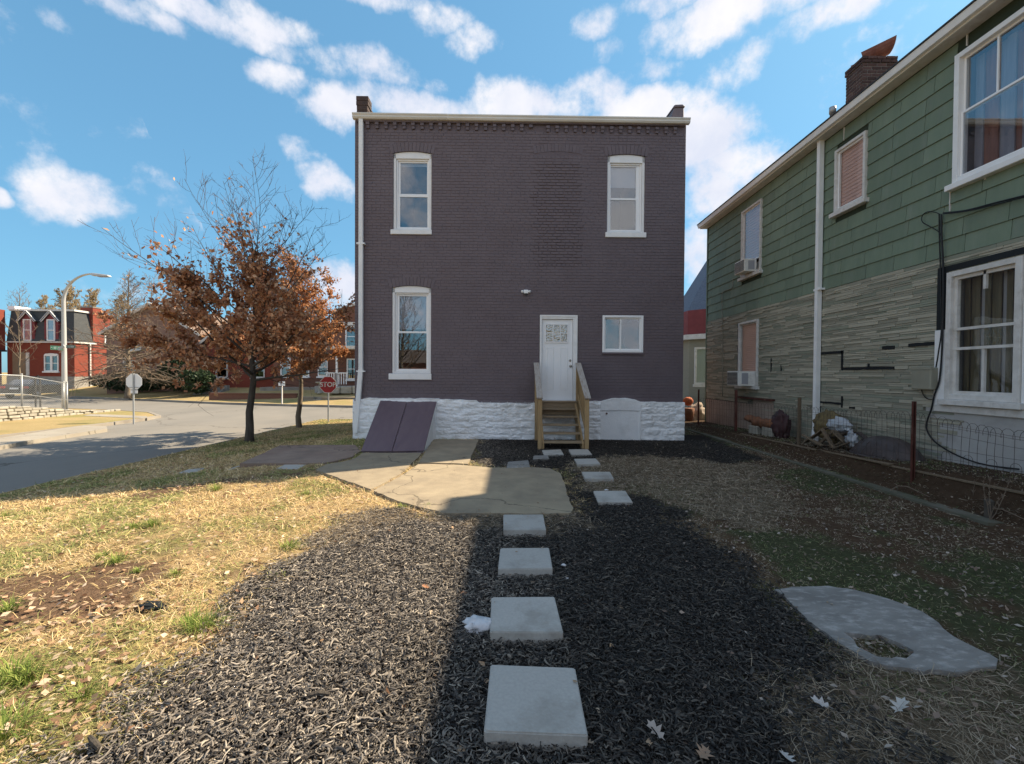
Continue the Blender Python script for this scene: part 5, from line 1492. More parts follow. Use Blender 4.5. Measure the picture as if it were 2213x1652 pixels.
# ------------------------------------------------------------ trees
def tree(name, base, m_bark, m_twig, label, seed, height, fork, prim, spread, r0, leaves=0, leaf_mat=None, leafcol=None, group=None, ang=(62, 22), leaf_zone=(0.2, .72),
         droop=0.0, curve=0.35, nsec=12, nter=3, lens=None, leafsize=.055, cat='tree', multi=1, leader_wig=.03, tw=.004, prad=.33, zsp=None, score=None, lowcut=.9):
    rr = random.Random(seed)
    t = empty(name, base, 0, label, cat, group)
    trunk = MB(); tw_mb = MB(); zspan = zsp if zsp else (1 - fork) * .93
    lp = []      # leaf positions
    lead = [Vector((0, 0, -.15))]
    n = 14
    for i in range(1, n + 1):
        z = height * i / n
        lead.append(Vector((lead[-1].x + rr.gauss(0, leader_wig), lead[-1].y + rr.gauss(0, leader_wig), z)))
    rad = [r0 * (1 - .93 * (max(p.z, 0) / height) ** .8) for p in lead]
    rad[0] = r0 * 1.25
    if fork < 1:   # flare
        lead.insert(1, Vector((0, 0, .12))); rad.insert(1, r0 * 1.02)
    trunk.tube(lead, rad, 9)
    def atz(z):
        for i in range(len(lead) - 1):
            if lead[i].z <= z <= lead[i + 1].z:
                f = (z - lead[i].z) / (lead[i + 1].z - lead[i].z); return lead[i].lerp(lead[i + 1], f), rad[i] * (1 - f) + rad[i + 1] * f
        return lead[-1], rad[-1]
    for k in range(prim):
        f = (k + rr.random()) / prim
        z = height * (fork + zspan * f ** 1.15)
        p, rl = atz(z)
        az = k * 2.399 + rr.uniform(-.35, .35)
        an = math.radians(ang[0] + (ang[1] - ang[0]) * f + rr.uniform(-7, 7))
        L_ = spread * (lens(f) if lens else (1 - .55 * f)) * rr.uniform(.75, 1.05)
        d = Vector((math.cos(az) * math.sin(an), math.sin(az) * math.sin(an), math.cos(an)))
        ns = 9; pts = [p.copy()]; 
        for j in range(ns):
            d = d + Vector((rr.gauss(0, .07), rr.gauss(0, .07), rr.gauss(0, .05) + curve / ns - droop * (j / ns)))
            d.normalize(); pts.append(pts[-1] + d * L_ / ns)
        rb = min(rl * .62, r0 * prad) * (1 - .35 * f)
        pr = [max(rb * (1 - .88 * j / ns), tw) for j in range(ns + 1)]
        trunk.tube(pts, pr, 6 if rb > .03 else 5, False)
        for s_ in range(nsec):
            g = .14 + .84 * (s_ + rr.random()) / nsec
            i0 = min(int(g * ns), ns - 1); q = pts[i0].lerp(pts[i0 + 1], g * ns - i0)
            ax = (pts[i0 + 1] - pts[i0]).normalized()
            side = ax.orthogonal().normalized(); side = Matrix.Rotation(rr.uniform(0, 2 * PI), 3, ax) @ side
            sd = (ax * rr.uniform(.5, 1.1) + side + Vector((0, 0, .18 - droop * .5))).normalized()
            sl_ = L_ * (.42 - .24 * g) * rr.uniform(.6, 1.3)
            sp = [q]; m_ = 4
            for j in range(m_):
                sd = (sd + Vector((rr.gauss(0, .12), rr.gauss(0, .12), rr.gauss(0, .09) + .06 - droop * .25))).normalized(); sp.append(sp[-1] + sd * sl_ / m_)
            tw_mb.tube(sp, [max(pr[i0] * .45 * (1 - .75 * j / m_), tw * .8) for j in range(m_ + 1)], 4, False)
            for q_ in range(nter):
                g2 = rr.uniform(.2, 1); i1 = min(int(g2 * m_), m_ - 1); e = sp[i1].lerp(sp[i1 + 1], g2 * m_ - i1)
                td = ((sp[i1 + 1] - sp[i1]).normalized() + Vector((rr.gauss(0, .6), rr.gauss(0, .6), rr.gauss(0.1, .45)))).normalized()
                tl = sl_ * rr.uniform(.22, .5)
                mid = e + td * tl * .5; en = mid + (td + Vector((rr.gauss(0, .2), rr.gauss(0, .2), .1))).normalized() * tl * .5
                tw_mb.tube([e, mid, en], [tw * .75, tw * .6, tw * .4], 3, False)
                if leaves:
                    for pp in (e, mid, en):
                        lp.append((pp, f))
            if leaves:
                for pp in sp[1:]: lp.append((pp, f))
    trunk.build('trunk', m_bark, t, True)
    tw_mb.build('branches', m_twig, t)
    if leaves:
        zs = [q for q, f in lp]
        w = []
        for q, f in lp:
            h = q.z / height
            wgt = 1 / (1 + math.exp((h - leaf_zone[1]) * 16))
            cl = fbm(np.array([q.x * 1.9 + 9]), np.array([q.z * 1.9 + q.y * 1.3]), 3)[0]
            if score: wgt = 1 / (1 + math.exp((math.hypot(q.x, q.y) * score[0] + q.z - score[1]) * 3.2))
            if q.z < lowcut + .36 * max(q.x - .3, 0): wgt = 0
            if leafsize == .075: cl = .7
            w.append(wgt * max(0.02, (cl - .40) * 4))
        w = np.array(w); w /= w.sum()
        r_ = np.random.default_rng(seed)
        idx = r_.choice(len(lp), leaves, p=w)
        P = np.array([tuple(lp[i][0]) for i in idx]) + r_.normal(0, .05, (leaves, 3))
        V, F, C = leaf_cloud(P, leafsize, leafcol, r_)
        link('leaves', np_mesh('leaves', V, F, C), leaf_mat, t)
    return t
def leaf_cloud(P, size, cols, r_, flatness=0.0, hang=.5):
    n = len(P)
    a = r_.normal(size=(n, 3)); a[:, 2] -= hang; a /= np.linalg.norm(a, axis=1, keepdims=True)
    if flatness:
        a[:, 2] *= (1 - flatness); a /= np.linalg.norm(a, axis=1, keepdims=True)
    b_ = r_.normal(size=(n, 3))
    if flatness: b_[:, 2] *= (1 - flatness)
    b_ -= a * (a * b_).sum(1, keepdims=True); b_ /= np.linalg.norm(b_, axis=1, keepdims=True)
    c = np.cross(a, b_)
    s = size * r_.uniform(.6, 1.35, (n, 1))
    w = s * r_.uniform(.5, .8, (n, 1)); cup = s * r_.uniform(-.35, .35, (n, 1))
    V = np.stack([P, P + a * s * .9 + b_ * w + c * cup, P + a * s * 2.1 + c * cup * .6, P + a * s * .9 - b_ * w + c * cup], 1)
    mid = P + a * s
    V = np.concatenate([V, mid[:, None]], 1)     # 0 base 1 right 2 tip 3 left 4 mid
    F = np.array([[0, 1, 4], [1, 2, 4], [2, 3, 4], [3, 0, 4]])[None] + (np.arange(n) * 5)[:, None, None]
    ci = r_.integers(0, len(cols), n); C = np.array(cols)[ci] * r_.uniform(.7, 1.3, (n, 1))
    return V.reshape(-1, 3), F.reshape(-1, 3), np.repeat(C, 5, 0)
OAK = [(0.50, 0.23, 0.11), (0.40, 0.18, 0.095), (0.58, 0.31, 0.16), (0.30, 0.15, 0.09), (0.64, 0.42, 0.27)]
gp = G(539, 955, -.25)
tree('oak_tree', (gp.x, gp.y, float(H(gp.x, gp.y))), M['bark'], M['twig'], 'young oak with a dark trunk by the kerb, half its crown in dry brown leaves', 4, 5.7, .29, 27, 4.15, .115, leaves=25000, leaf_mat=M['tleaf'], leafcol=OAK,
     ang=(82, 14), curve=.22, nsec=15, nter=4, leafsize=.050, tw=.0045, group='street oaks beside the brick house', lens=lambda f: .86 + .35 * f - .5 * f * f, leader_wig=.05, zsp=.50, score=(.55, 5.0), lowcut=1.45)
gp = G(646, 926, -.27)
tree('oak_tree', (gp.x, gp.y, float(H(gp.x, gp.y))), M['bark_l'], M['twig'], 'smaller oak at the street corner, its crown full of orange brown leaves', 9, 5.6, .34, 26, 2.4, .10, leaves=19000, leaf_mat=M['tleaf'], leafcol=[(0.50, 0.24, 0.10), (0.43, 0.20, 0.09), (0.56, 0.30, 0.15), (0.34, 0.165, 0.085)],
     ang=(80, 28), leaf_zone=(.2, .9), curve=.5, nsec=12, nter=4, leafsize=.042, lowcut=2.0, group='street oaks beside the brick house', lens=lambda f: 1.0 - .45 * f)

# bare trees across the cross street
def gz(x, y, z): p = G(x, y, z); return (p.x, p.y, z)
tree('bare_tree', gz(276, 857, -.1), M['bark_l'], M['twig_l'], 'bare pin oak with long drooping lower branches behind the blank sign', 21, 9.0, .15, 96, 4.1, .19, ang=(96, 30), curve=-.02, droop=.09, nsec=11, nter=4,
     lens=lambda f: (1.0 if f < .42 else .82 - .62 * f) , tw=.009, group='bare trees across the street')
tree('bare_tree', (-41.6, 37.8, .45), M['bark_l'], M['twig_l'], 'small crooked bare tree in front of the boarded door', 23, 6.3, .22, 12, 2.9, .10, ang=(48, 20), curve=.2, nsec=5, nter=2, tw=.012, group='bare trees across the street', prad=.6)
for (x, yt, d, sp, lab, sd, lf) in [(40, 634, 62, 6.0, 'bare tree top rising behind the flat roofed house', 31, 0), (148, 637, 66, 6.5, 'rounded tree with yellow buds behind the slate roofed house', 32, 12000), (205, 640, 70, 6.0, 'pale leafless tree just right of the yellowish one', 33, 9000),
                                  (262, 648, 74, 6.0, 'pale leafless tree behind the red brick side wall', 34, 8000), (330, 606, 58, 5.5, 'thin bare tree behind the brown gable roof', 35, 0), (372, 636, 60, 5.0, 'thin bare tree right of the brown gable peak', 36, 0), (100, 650, 80, 6.0, 'pale tree far behind the two dormers', 37, 8000)]:
    p = atY(x, yt, d); top = p.z
    tree('bare_tree', (p.x, d, .4), M['bark_l'], M['twig_l'], lab, sd, top - .4, .28, 20, sp * .85, .26, ang=(55, 18), curve=.3, nsec=12, nter=4, tw=.013, leaves=lf, leaf_mat=M['tleaf'], leafcol=[(.38, .29, .16), (.33, .25, .15), (.40, .33, .21)] if lf > 3000 else [(.36, .30, .22), (.30, .25, .19)], leafsize=.075, leaf_zone=(0, 2), group='trees behind the far houses')

# trees and a garage added behind the viewer to darken ground floor window reflections
proto = None
for i, (x, y, sc, rz, lab) in enumerate([(-8.5, -15.0, 1.25, .4, 'bare tree mirrored in the left ground floor window'), (2.6, -17.0, 1.35, 2.1, 'bare tree mirrored in the small slider window'), (-14.5, -21.0, 1.5, 3.3, 'second bare tree mirrored low in the left ground floor window')]):
    if proto is None:
        proto = tree('bare_tree', (x, y, -.2), M['bark'], M['twig'], lab, 41, 7.0, .2, 30, 3.6, .17, ang=(62, 18), curve=.3, nsec=12, nter=4, tw=.010, group='trees mirrored in the windows'); o = proto
    else:
        o = copy_tree(proto); o.location = (x, y, -.2); o['label'] = lab
    o.rotation_euler = (0, 0, rz); o.scale = (sc, sc, sc)
gb = empty('garage', (-13.0, -31.0, -.6), 0, 'unseen low brick garage added behind the viewer, mirrored in the left ground floor window', 'garage')
MB().box(0, 26, -6, 0, 0, 3.6).build('wall', M['brown_brick'], gb)
MB().hexa([(-.3, -6.3, 3.6), (26.3, -6.3, 3.6), (26.3, .3, 3.6), (-.3, .3, 3.6), (-.3, -3.1, 5.2), (26.3, -3.1, 5.2), (26.3, -2.9, 5.2), (-.3, -2.9, 5.2)]).build('roof', M['dark_roof'], gb)
for k in range(4): MB().box(2 + k * 6, 5.5 + k * 6, 0, .04, .1, 2.4).build('garage_door', M['old_trim'], gb)

# ------------------------------------------------------------ houses across the street
def fwin(parent, x0, x1, z0, z1, y, frame=.09, split=True, dbl=False, m='white_trim', arch=0.0, face=-1, sill=True, dark=True):
    w = empty('window', parent=parent)
    mb = MB(); ring(mb, x0, x1, z0, z1, frame, y - .07, y + .05)
    if arch: mb.prism([(x0, z1), (x1, z1), (x1 - .12, z1 + arch * .75), ((x0 + x1) / 2, z1 + arch), (x0 + .12, z1 + arch * .75)], y - .07, y + .05, axis='y')
    if dbl: mb.box((x0 + x1) / 2 - .09, (x0 + x1) / 2 + .09, y - .07, y + .05, z0 + frame, z1 - frame)
    if split: mb.box(x0 + frame, x1 - frame, y - .05, y + .03, (z0 + z1) / 2 - .03, (z0 + z1) / 2 + .03) if not dbl else (mb.box(x0 + frame, (x0 + x1) / 2 - .09, y - .05, y + .03, (z0 + z1) / 2 - .03, (z0 + z1) / 2 + .03), mb.box((x0 + x1) / 2 + .09, x1 - frame, y - .05, y + .03, (z0 + z1) / 2 - .03, (z0 + z1) / 2 + .03))
    mb.build('frame', M[m], w)
    MB().box(x0 + frame, x1 - frame, y - .012, y - .005, z0 + frame, z1 - frame).build('pane', M['glass'], w)
    MB().box(x0 + frame, x1 - frame, y + .0, y + .012, z0 + frame, z1 - frame).build('curtain', M['shade'] if dark else M['lace'], w)
    if sill: MB().box(x0 - .08, x1 + .08, y - .16, y + .0, z0 - .12, z0 - .002).build('sill', M[m], w)
    return w
# mansard house
MY = 40.0; MXR = -39.1; MXL = -45.1
mh = empty('mansard_house', (MXL, MY, .2), 0, 'red brick house with a dark shingled mansard roof and two dormer windows', 'house', 'houses across the street')
zb = lambda y: atY(100, y, MY).z - .2
W_ = MXR - MXL
zroof = zb(672); zcor = zb(741); zfoot = zb(814)
MB().box(0, W_, .0, 12, zfoot, zcor).build('wall', M['red_brick'], mh)
MB().box(-.03, W_ + .03, -.05, 12, -.5, zfoot).build('foundation', M['stone_base'], mh)
lw = 0.35
mb = MB()
mb.hexa([(0, -.05, zcor + .1), (W_ + .05, -.05, zcor + .1), (W_ + .05, 2.2, zcor + .1), (0, 2.2, zcor + .1), (0.0, lw, zroof), (W_ - lw, lw, zroof), (W_ - lw, 2.2, zroof), (0.0, 2.2, zroof)])
mb.build('mansard_roof', M['slate'], mh)
MB().box(-.1, W_ + .15, -.16, 2.0, zcor - .02, zcor + .1).build('cornice', M['old_trim'], mh)
MB().box(-.05, W_ - lw + .15, lw - .12, 2.2, zroof, zroof + .16).build('roof_edge', M['old_trim'], mh)
MB().box(-.1, .55, lw - .2, 1.5, zroof + .1, zroof + .42).build('parapet_end', M['white_trim'], mh)
# taller brick side wing with stepped parapet
yw = 1.75
mb = MB(); zt1 = zb(676)
mb.hexa([(W_ - 3, yw, zfoot + .01), (W_ + .04, yw, zfoot + .01), (W_ + .04, 9, zfoot + .01), (W_ - 3, 9, zfoot + .01), (W_ - 3, yw, zt1 + .15), (W_ + .04, yw, zt1 + .15), (W_ + .04, 9, zt1 - .8), (W_ - 3, 9, zt1 - .8)])
mb.build('side_wing', M['red_brick'], mh)
MB().box(W_ - 1.1, W_ + .06, yw - .02, yw + .85, zt1, zb(659)).build('chimney', M['red_brick'], mh)
MB().box(W_ - 1.15, W_ + .1, yw - .06, yw + .9, zb(659) + .0, zb(659) + .12).build('chimney_cap', M['mortar'], mh)
for xc in (zb and (atY(60.5, 720, MY).x - MXL), atY(111.5, 720, MY).x - MXL):
    dm = empty('dormer', (xc, 0, 0), parent=mh)
    za, zt_ = zcor + .25, zcor + 2.35
    MB().box(-.62, .62, -.02, 1.2, zcor + .12, zt_ - .35).build('dormer_wall', M['maroon'], dm)
    mb = MB(); mb.prism([(-.62, zt_ - .35), (.62, zt_ - .35), (0, zt_ + .3)], -.02, 1.2, axis='y'); mb.build('gable', M['maroon'], dm)
    for s in (-1, 1):
        a = Vector((s * .8, -.12, zt_ - .48)); c = Vector((0, -.12, zt_ + .42))
        MB().obox(a + Vector((0, .6, 0)), c + Vector((0, .6, 0)), 1.4, .07, up=(0, 0, 1)).build('dormer_roof', M['slate'], dm)
        MB().obox(a - Vector((0, .06, 0)), c - Vector((0, .06, 0)), .06, .16).build('barge_board', M['white_trim'], dm)
    mb = MB(); ring(mb, -.36, .36, zcor + .15, zt_ - .28, .09, -.09, -.02); mb.box(-.27, .27, -.07, -.03, (zcor + zt_) / 2 - .1, (zcor + zt_) / 2 - .04); mb.build('window_frame', M['white_trim'], dm)
    MB().box(-.27, .27, -.05, -.044, zcor + .24, zt_ - .37).build('pane', M['glass'], dm)
    MB().box(-.27, .27, -.04, -.022, zcor + .24, zt_ - .37).build('curtain', M['lace'], dm)
xw0, xw1 = atY(96.5, 780, MY).x - MXL, atY(127.5, 780, MY).x - MXL
fwin(mh, xw0, xw1, zb(803), zb(768), 0, dbl=True, arch=.16)
xd0, xd1 = atY(29, 780, MY).x - MXL, atY(64, 780, MY).x - MXL
MB().box(xd0, xd1 - .3, -.08, .0, zb(815), zb(763)).build('boarded_door', M['board'], mh)
MB().box(xd1 - .28, xd1, -.06, .0, zb(815), zb(763)).build('side_light', M['old_trim'], mh)
# side window on the lit wing (faces +X)
def swin(parent, X, y0, y1, z0, z1):
    w = empty('window', parent=parent)
    mb = MB(); t = .09
    for a, c, p, q in ((y0, y0 + t, z0, z1), (y1 - t, y1, z0, z1), (y0 + t, y1 - t, z0, z0 + t), (y0 + t, y1 - t, z1 - t, z1), (y0 + t, y1 - t, (z0 + z1) / 2 - .03, (z0 + z1) / 2 + .03)): mb.box(X - .05, X + .06, a, c, p, q)
    mb.box(X, X + .1, y0 - .06, y1 + .06, z0 - .1, z0 - .003)
    mb.build('frame', M['white_trim'], w)
    MB().box(X + .012, X + .02, y0 + t, y1 - t, z0 + t, z1 - t).build('pane', M['glass'], w)
    MB().box(X + .001, X + .01, y0 + t, y1 - t, z0 + t, z1 - t).build('curtain', M['shade'], w)
    return w
pa, pb = atX(225.5, 745, MXR + .04), atX(241, 745, MXR + .04)
swin(mh, W_ + .04, pa.y - MY, pb.y - MY, atX(233, 744, MXR).z - .2, atX(233, 709, MXR).z - .2)
MB().box(W_ + .1, W_ + .45, pa.y - MY + .15, pb.y - MY - .15, atX(233, 744, MXR).z - .15, atX(233, 738, MXR).z - .2).build('air_conditioner_case', M['grille'], mh)
MB().box(W_ + .05, W_ + .14, .85 + .5, .95 + .5, -.1, zcor).build('downspout', M['old_trim'], mh)
nb_ = empty('brick_shop', (-51, 36.5, .2), 0, 'lit orange brick building cut off by the picture edge, with a dark awning roof', 'house', 'houses across the street')
MB().box(0, 5.86, 0, 3.4, zcor + .0 - .8, zroof + .02).build('upper_wall', M['red_brick'], nb_)
MB().box(0, 5.5, .3, 3.4, -.5, zcor - .85).build('lower_wall', M['maroon'], nb_)
MB().box(0, 6.0, -.2, 3.4, zcor - .85, zcor - .7).build('awning', M['roofing'], nb_)
fwin(nb_, 4.2, 4.9, 1.2, 2.5, .29, m='old_trim')

def gable_house(name, x0, x1, y0, y1, zg, ze, zr, mw, mr, label, wins_=()):
    h = empty(name, (x0, y0, zg), 0, label, 'house', 'houses across the street')
    w = x1 - x0; d = y1 - y0; e = ze - zg; r = zr - zg
    MB().box(0, w, 0, d, -.5, e).build('wall', M[mw], h)
    MB().prism([(0, e), (w, e), (w / 2, r - .08)], .01, d - .01, axis='y').build('gable', M[mw], h)
    sl_ = (r - e) / (w / 2)
    for s in (0, 1):
        a = (-.35, e - .35 * sl_) if s == 0 else (w + .35, e - .35 * sl_)
        mb = MB()
        q = [(a[0], -.35, a[1]), (w / 2, -.35, r), (w / 2, d + .35, r), (a[0], d + .35, a[1])]
        if s == 1: q = [q[1], q[0], q[3], q[2]]
        mb.hexa(q + [(p[0], p[1], p[2] + .12) for p in q]); mb.build('roof', M[mr], h)
    for s in (0, 1):
        a = Vector((-.35 if s == 0 else w + .35, -.38, e - .35 * sl_ + .04)); MB().obox(a, (w / 2, -.38, r + .04), .05, .2).build('barge_board', M['old_trim'], h)
    for (a, b_, c, dd) in wins_: fwin(h, a, b_, c, dd, 0, m='old_trim')
    return h
hp = atY(329, 659, 37)
gable_house('gabled_house', hp.x - 3.8, hp.x + 3.8, 37, 46, .35, 4.9, hp.z, 'pink_brick', 'brown_roof', 'rosy brick house with a brown shingled gable roof, mostly hidden by the leafy oak',
            [(2.0, 2.9, 3.1, 4.6), (5.0, 6.2, .9, 2.5), (1.4, 2.4, .9, 2.5)])
gable_house('gabled_house', -25.6, -19.4, 37.5, 46, .35, 4.3, 6.6, 'red_brick', 'dark_roof', 'low brick house with a dark grey gable roof seen through the oak crown', [(.8, 1.8, .9, 2.4), (3.8, 4.9, .9, 2.4)])
h4 = empty('flat_roofed_house', (-19.2, 36.0, .3), 0, 'long dark brick house with a white cornice behind the two oaks', 'house', 'houses across the street')
MB().box(0, 5.0, 0, 9, -.5, 4.2).build('wall', M['brown_brick'], h4)
MB().box(-.1, 5.1, -.2, 9, 4.2, 4.5).build('cornice', M['old_trim'], h4)
for a in (.6, 2.1, 3.6): fwin(h4, a, a + .8, 1.1, 2.6, 0, m='white_trim')
MB().box(-.2, 5.1, -1.6, 0, -.5, .25).build('porch_step', M['kerb'], h4)
# brown brick house on the right of that row
rp = atY(719, 664, 34.5)
RHX = rp.x
h5 = empty('flat_roofed_house', (RHX, 34.5, .3), 0, 'tall brown brick house with a white trimmed porch, beside the nearest house edge', 'house', 'houses across the street')
z5_ = lambda y: atY(745, y, 34.5).z - .3
mb = MB(); mb.hexa([(0, 0, -.5), (9, 0, -.5), (9, 10, -.5), (0, 10, -.5), (0, 0, z5_(678)), (9, 0, z5_(678) + 3.2), (9, 10, z5_(678) + 3.2), (0, 10, z5_(678))]); mb.build('wall', M['brown_brick'], h5)
MB().hexa([(-.15, -.15, z5_(679)), (9, -.15, z5_(679) + 3.2), (9, .2, z5_(679) + 3.2), (-.15, .2, z5_(679)), (-.15, -.15, z5_(674)), (9, -.15, z5_(674) + 3.2), (9, .2, z5_(674) + 3.2), (-.15, .2, z5_(674))]).build('roof_edge', M['old_trim'], h5)
MB().box(-.1, 6, -.12, 0, z5_(704), z5_(697)).build('band', M['old_trim'], h5)
MB().box(-.6, 4.5, -1.8, 0, z5_(757), z5_(751)).build('porch_roof', M['old_trim'], h5)
for xx in (.9, 2.4): MB().box(xx, xx + .12, -1.7, -1.58, .4, z5_(757)).build('porch_post', M['white_trim'], h5)
for k in range(9): MB().box(.2 + k * .18, .26 + k * .18, -1.7, -1.66, .55, 1.35).build('baluster', M['white_trim'], h5)
MB().box(.1, 1.8, -1.72, -1.64, 1.35, 1.42).build('porch_rail', M['white_trim'], h5)
MB().box(-.6, 4.5, -1.8, 0, -.5, .42).build('porch_floor', M['stone_base'], h5)
fwin(h5, 1.0, 1.9, 3.4, 5.0, 0)
fwin(h5, 1.1, 2.0, .9, 2.5, 0)
for k in range(3):
    o = MB().box(-.4, .4, -.3, .3, -.1, .38 + .05 * k).build('stone_block', M['limestone'], bevel=.06, loc=(RHX + 1.2 + k * .85, 32.0, .30))
    tag(o, ['pale stone block at the left end of the porch planting', 'middle pale stone block before the brown brick porch', 'pale stone block nearest the corner of the dark brick house'][k], 'stone block', 'pale stones before the porch')

# low retaining walls, steps, walk
def low_wall(xa, xb, y, z0, z1, lab, m):
    o = MB().box(0, xb - xa, 0, .3, z0, z1).box(-.02, xb - xa + .02, -.04, .34, z1 + .003, z1 + .06).build('garden_wall', M[m], loc=(xa, y, 0)); tag(o, lab, 'wall', 'low garden walls across the street')
pA = atY(545, 860, 31.0); pB = atY(636, 860, 31.0)
low_wall(pA.x - 3, pB.x + .1, 31.0, -.6, .18, 'low dark brick garden wall between the trunks of the two oaks', 'brown_brick')
pC = atY(650, 862, 30.0); pD = atY(676, 862, 30.0); pE = atY(695, 862, 30.0)
low_wall(pC.x, pD.x, 30.0, -.6, .0, 'low weathered concrete garden wall left of the sidewalk steps', 'kerb')
low_wall(pE.x, pE.x + 9, 30.0, -.6, .0, 'low weathered concrete garden wall behind the red stop sign', 'kerb')
st_ = empty('garden_steps', ((pD.x + pE.x) / 2, 30.0, -.25), 0, 'short concrete steps climbing the lawn behind the stop sign', 'steps')
for k in range(3): MB().box(-.45, .45, -.3 + k * .35, .1 + k * .35, -.2, .02 + k * .13).build('step', M['side_conc'], st_)
for k in range(3): MB().box(-.3, .7, 2.2 + k * .4, 2.65 + k * .4, -.2, .30 + k * .12).build('step', M['side_conc'], st_)
sp2 = atY(466, 824, 35.5)
s2 = empty('garden_steps', (sp2.x, 34.2, -.05), 0, 'grey stone steps up to the house right of the round evergreen bush', 'steps')
for k in range(5): MB().box(-.9, .9, k * .32, k * .32 + .36, -.3, .1 + k * .15).build('step', M['stone_base'], s2)

# blank white sign, stop signs
def octagon(r): return [(r * math.cos(PI / 8 + k * PI / 4) / math.cos(PI / 8), r * math.sin(PI / 8 + k * PI / 4) / math.cos(PI / 8)) for k in range(8)]
def stop_sign(px, pyb, pyc, front, lab, z=-.28, rad=.31):
    b_ = G(px, pyb, z)
    zc = atY(px, pyc, b_.y).z
    s = empty('stop_sign', (b_.x, b_.y, z), 0, lab, 'road sign')
    h = zc - z
    yo = .03 if not front else -.03
    MB().box(-.022, .022, -.02, .02, -.2, h + .33).build('post', M['galv'], s)
    MB().prism(octagon(rad), -.0, .004, axis='y').build('sign_face', M['sign_white'], s, loc=(0, yo if front else .024, h))
    if front:
        MB().prism(octagon(rad - .02), -.003, -.0005, axis='y').build('red_panel', M['sign_red'], s, loc=(0, yo, h))
        cu = bpy.data.curves.new('lettering', 'FONT'); cu.body = 'STOP'; cu.size = .255; cu.extrude = .001; cu.align_x = 'CENTER'; cu.align_y = 'CENTER'; cu.offset = .006
        t = bpy.data.objects.new('tmp', cu); COL.objects.link(t)
        dg = bpy.context.evaluated_depsgraph_get(); me = bpy.data.meshes.new_from_object(t.evaluated_get(dg)); bpy.data.objects.remove(t)
        me.materials.clear()
        link('lettering', me, M['sign_white'], s, (0, yo - .005, h), (PI / 2, 0, 0))
    else:
        MB().box(-.14, .14, .022, .027, h - .46, h - .335).build('plate', M['sign_white'], s)
        MB().box(-.2, .2, -.001, .02, h - .235, h - .215).build('bracket', M['galv'], s)
    return s
stop_sign(709.5, 914, 832, True, 'red stop sign lettered STOP at the corner behind the brick house', rad=.32)
stop_sign(289, 912, 825.5, False, 'blank white back of an octagonal sign on a post across the side street', z=-.30, rad=.31)
b_ = G(609.5, 871, -.2)
s = empty('small_sign', (b_.x, b_.y, -.25), 0, 'small white square sign on a thin post beyond the dark oak trunk', 'sign')
zt = atY(609, 825, b_.y).z + .25; zm = atY(609, 834.5, b_.y).z + .25
MB().box(-.03, .03, -.03, .03, -.2, zt - .1).build('post', M['old_trim'], s); MB().box(-.2, .2, -.045, -.032, zm, zt).build('sign_face', M['sign_white'], s)
b_ = G(690, 848, .3)
s = empty('bird_bath', (b_.x, b_.y, .2), 0, 'pale pedestal bird bath on the lawn left of the stop sign', 'bird bath')
MB().lathe([(.16, 0), (.14, .06), (.06, .1), (.05, .6), (.09, .68)], n=12).build('pedestal', M['limestone'], s, True); MB().lathe([(.05, .68), (.27, .78), (.28, .84), (.25, .84), (.06, .76)], n=14).build('bowl', M['limestone'], s, True)

# evergreen bushes
def bush(name, x, y, z, r, n, lab, seed, size=.09, cat='bush'):
    r_ = np.random.default_rng(seed)
    t = empty(name, (x, y, z), 0, lab, cat, 'evergreen bushes across the street')
    mb = MB()
    for k in range(9):
        a = k * .7; mb.tube([(0, 0, -.1), (r[0] * .35 * math.cos(a), r[1] * .35 * math.sin(a), r[2] * .8), (r[0] * .6 * math.cos(a), r[1] * .6 * math.sin(a), r[2] * 1.4)], [.04, .025, .01], 4)
    mb.build('stem', M['twig'], t)
    d = r_.normal(size=(n, 3)); d /= np.linalg.norm(d, axis=1, keepdims=True)
    rad = r_.uniform(.55, 1.0, (n, 1)) * (0.85 + .35 * fbm(d[:, :1] * 2.2 + seed, d[:, 2:3] * 2.2 + d[:, 1:2], 3))
    P = d * rad * np.array(r) + np.array([0, 0, r[2] * .95]); P[:, 2] = np.maximum(P[:, 2], .02)
    V, F, C = leaf_cloud(P, size, [(.035, .06, .028), (.028, .05, .025), (.05, .08, .035)], r_, hang=-.3)
    link('leaves', np_mesh('leaves', V, F, C), M['evergreen'], t)
p = atY(425, 826, 33.8); bush('bush', p.x, 33.8, .15, (1.15, 1.0, .95), 5200, 'round dark evergreen bush by the stone steps', 51)
p = atY(392, 820, 35.6); bush('bush', p.x, 35.6, .25, (1.6, 1.2, 1.45), 6500, 'larger dark bush behind the round one, left of the steps', 52)
p = atY(300, 830, 37.0); bush('hedge', p.x, 36.6, .2, (3.6, .7, .75), 6000, 'low dark hedge running behind the bare pin oak', 53, cat='hedge')

# street lamp with street name signs
lb = G(140, 889, -.3)
lx_, ly_ = lb.x, lb.y
lamp = empty('street_lamp', (lx_, ly_, -.3), 0, 'tall curved aluminium street lamp with two green street name plates', 'street lamp')
ht = atY(138, 592, ly_).z + .3
zc_ = ht - 1.35
pts = [(0, 0, -.1), (0, 0, 1.5), (0, 0, 4), (-.01, 0, zc_)]
xe = atY(205, 596, ly_).x - lx_
for a in np.linspace(.12, 1, 12):
    an = a * PI / 2
    pts.append((xe * (1 - math.cos(an)) * .93, 0, zc_ + (ht - zc_) * math.sin(an)))
pts.append((xe, 0, ht - .01))
rr_ = [.115, .105, .09, .078] + list(np.linspace(.072, .04, 12)) + [.035]
MB().tube(pts, rr_, 14).build('pole', M['pole'], lamp, True)
MB().lathe([(.2, -.05), (.2, .04), (.15, .08)], n=14).build('base_flange', M['galv'], lamp, True)
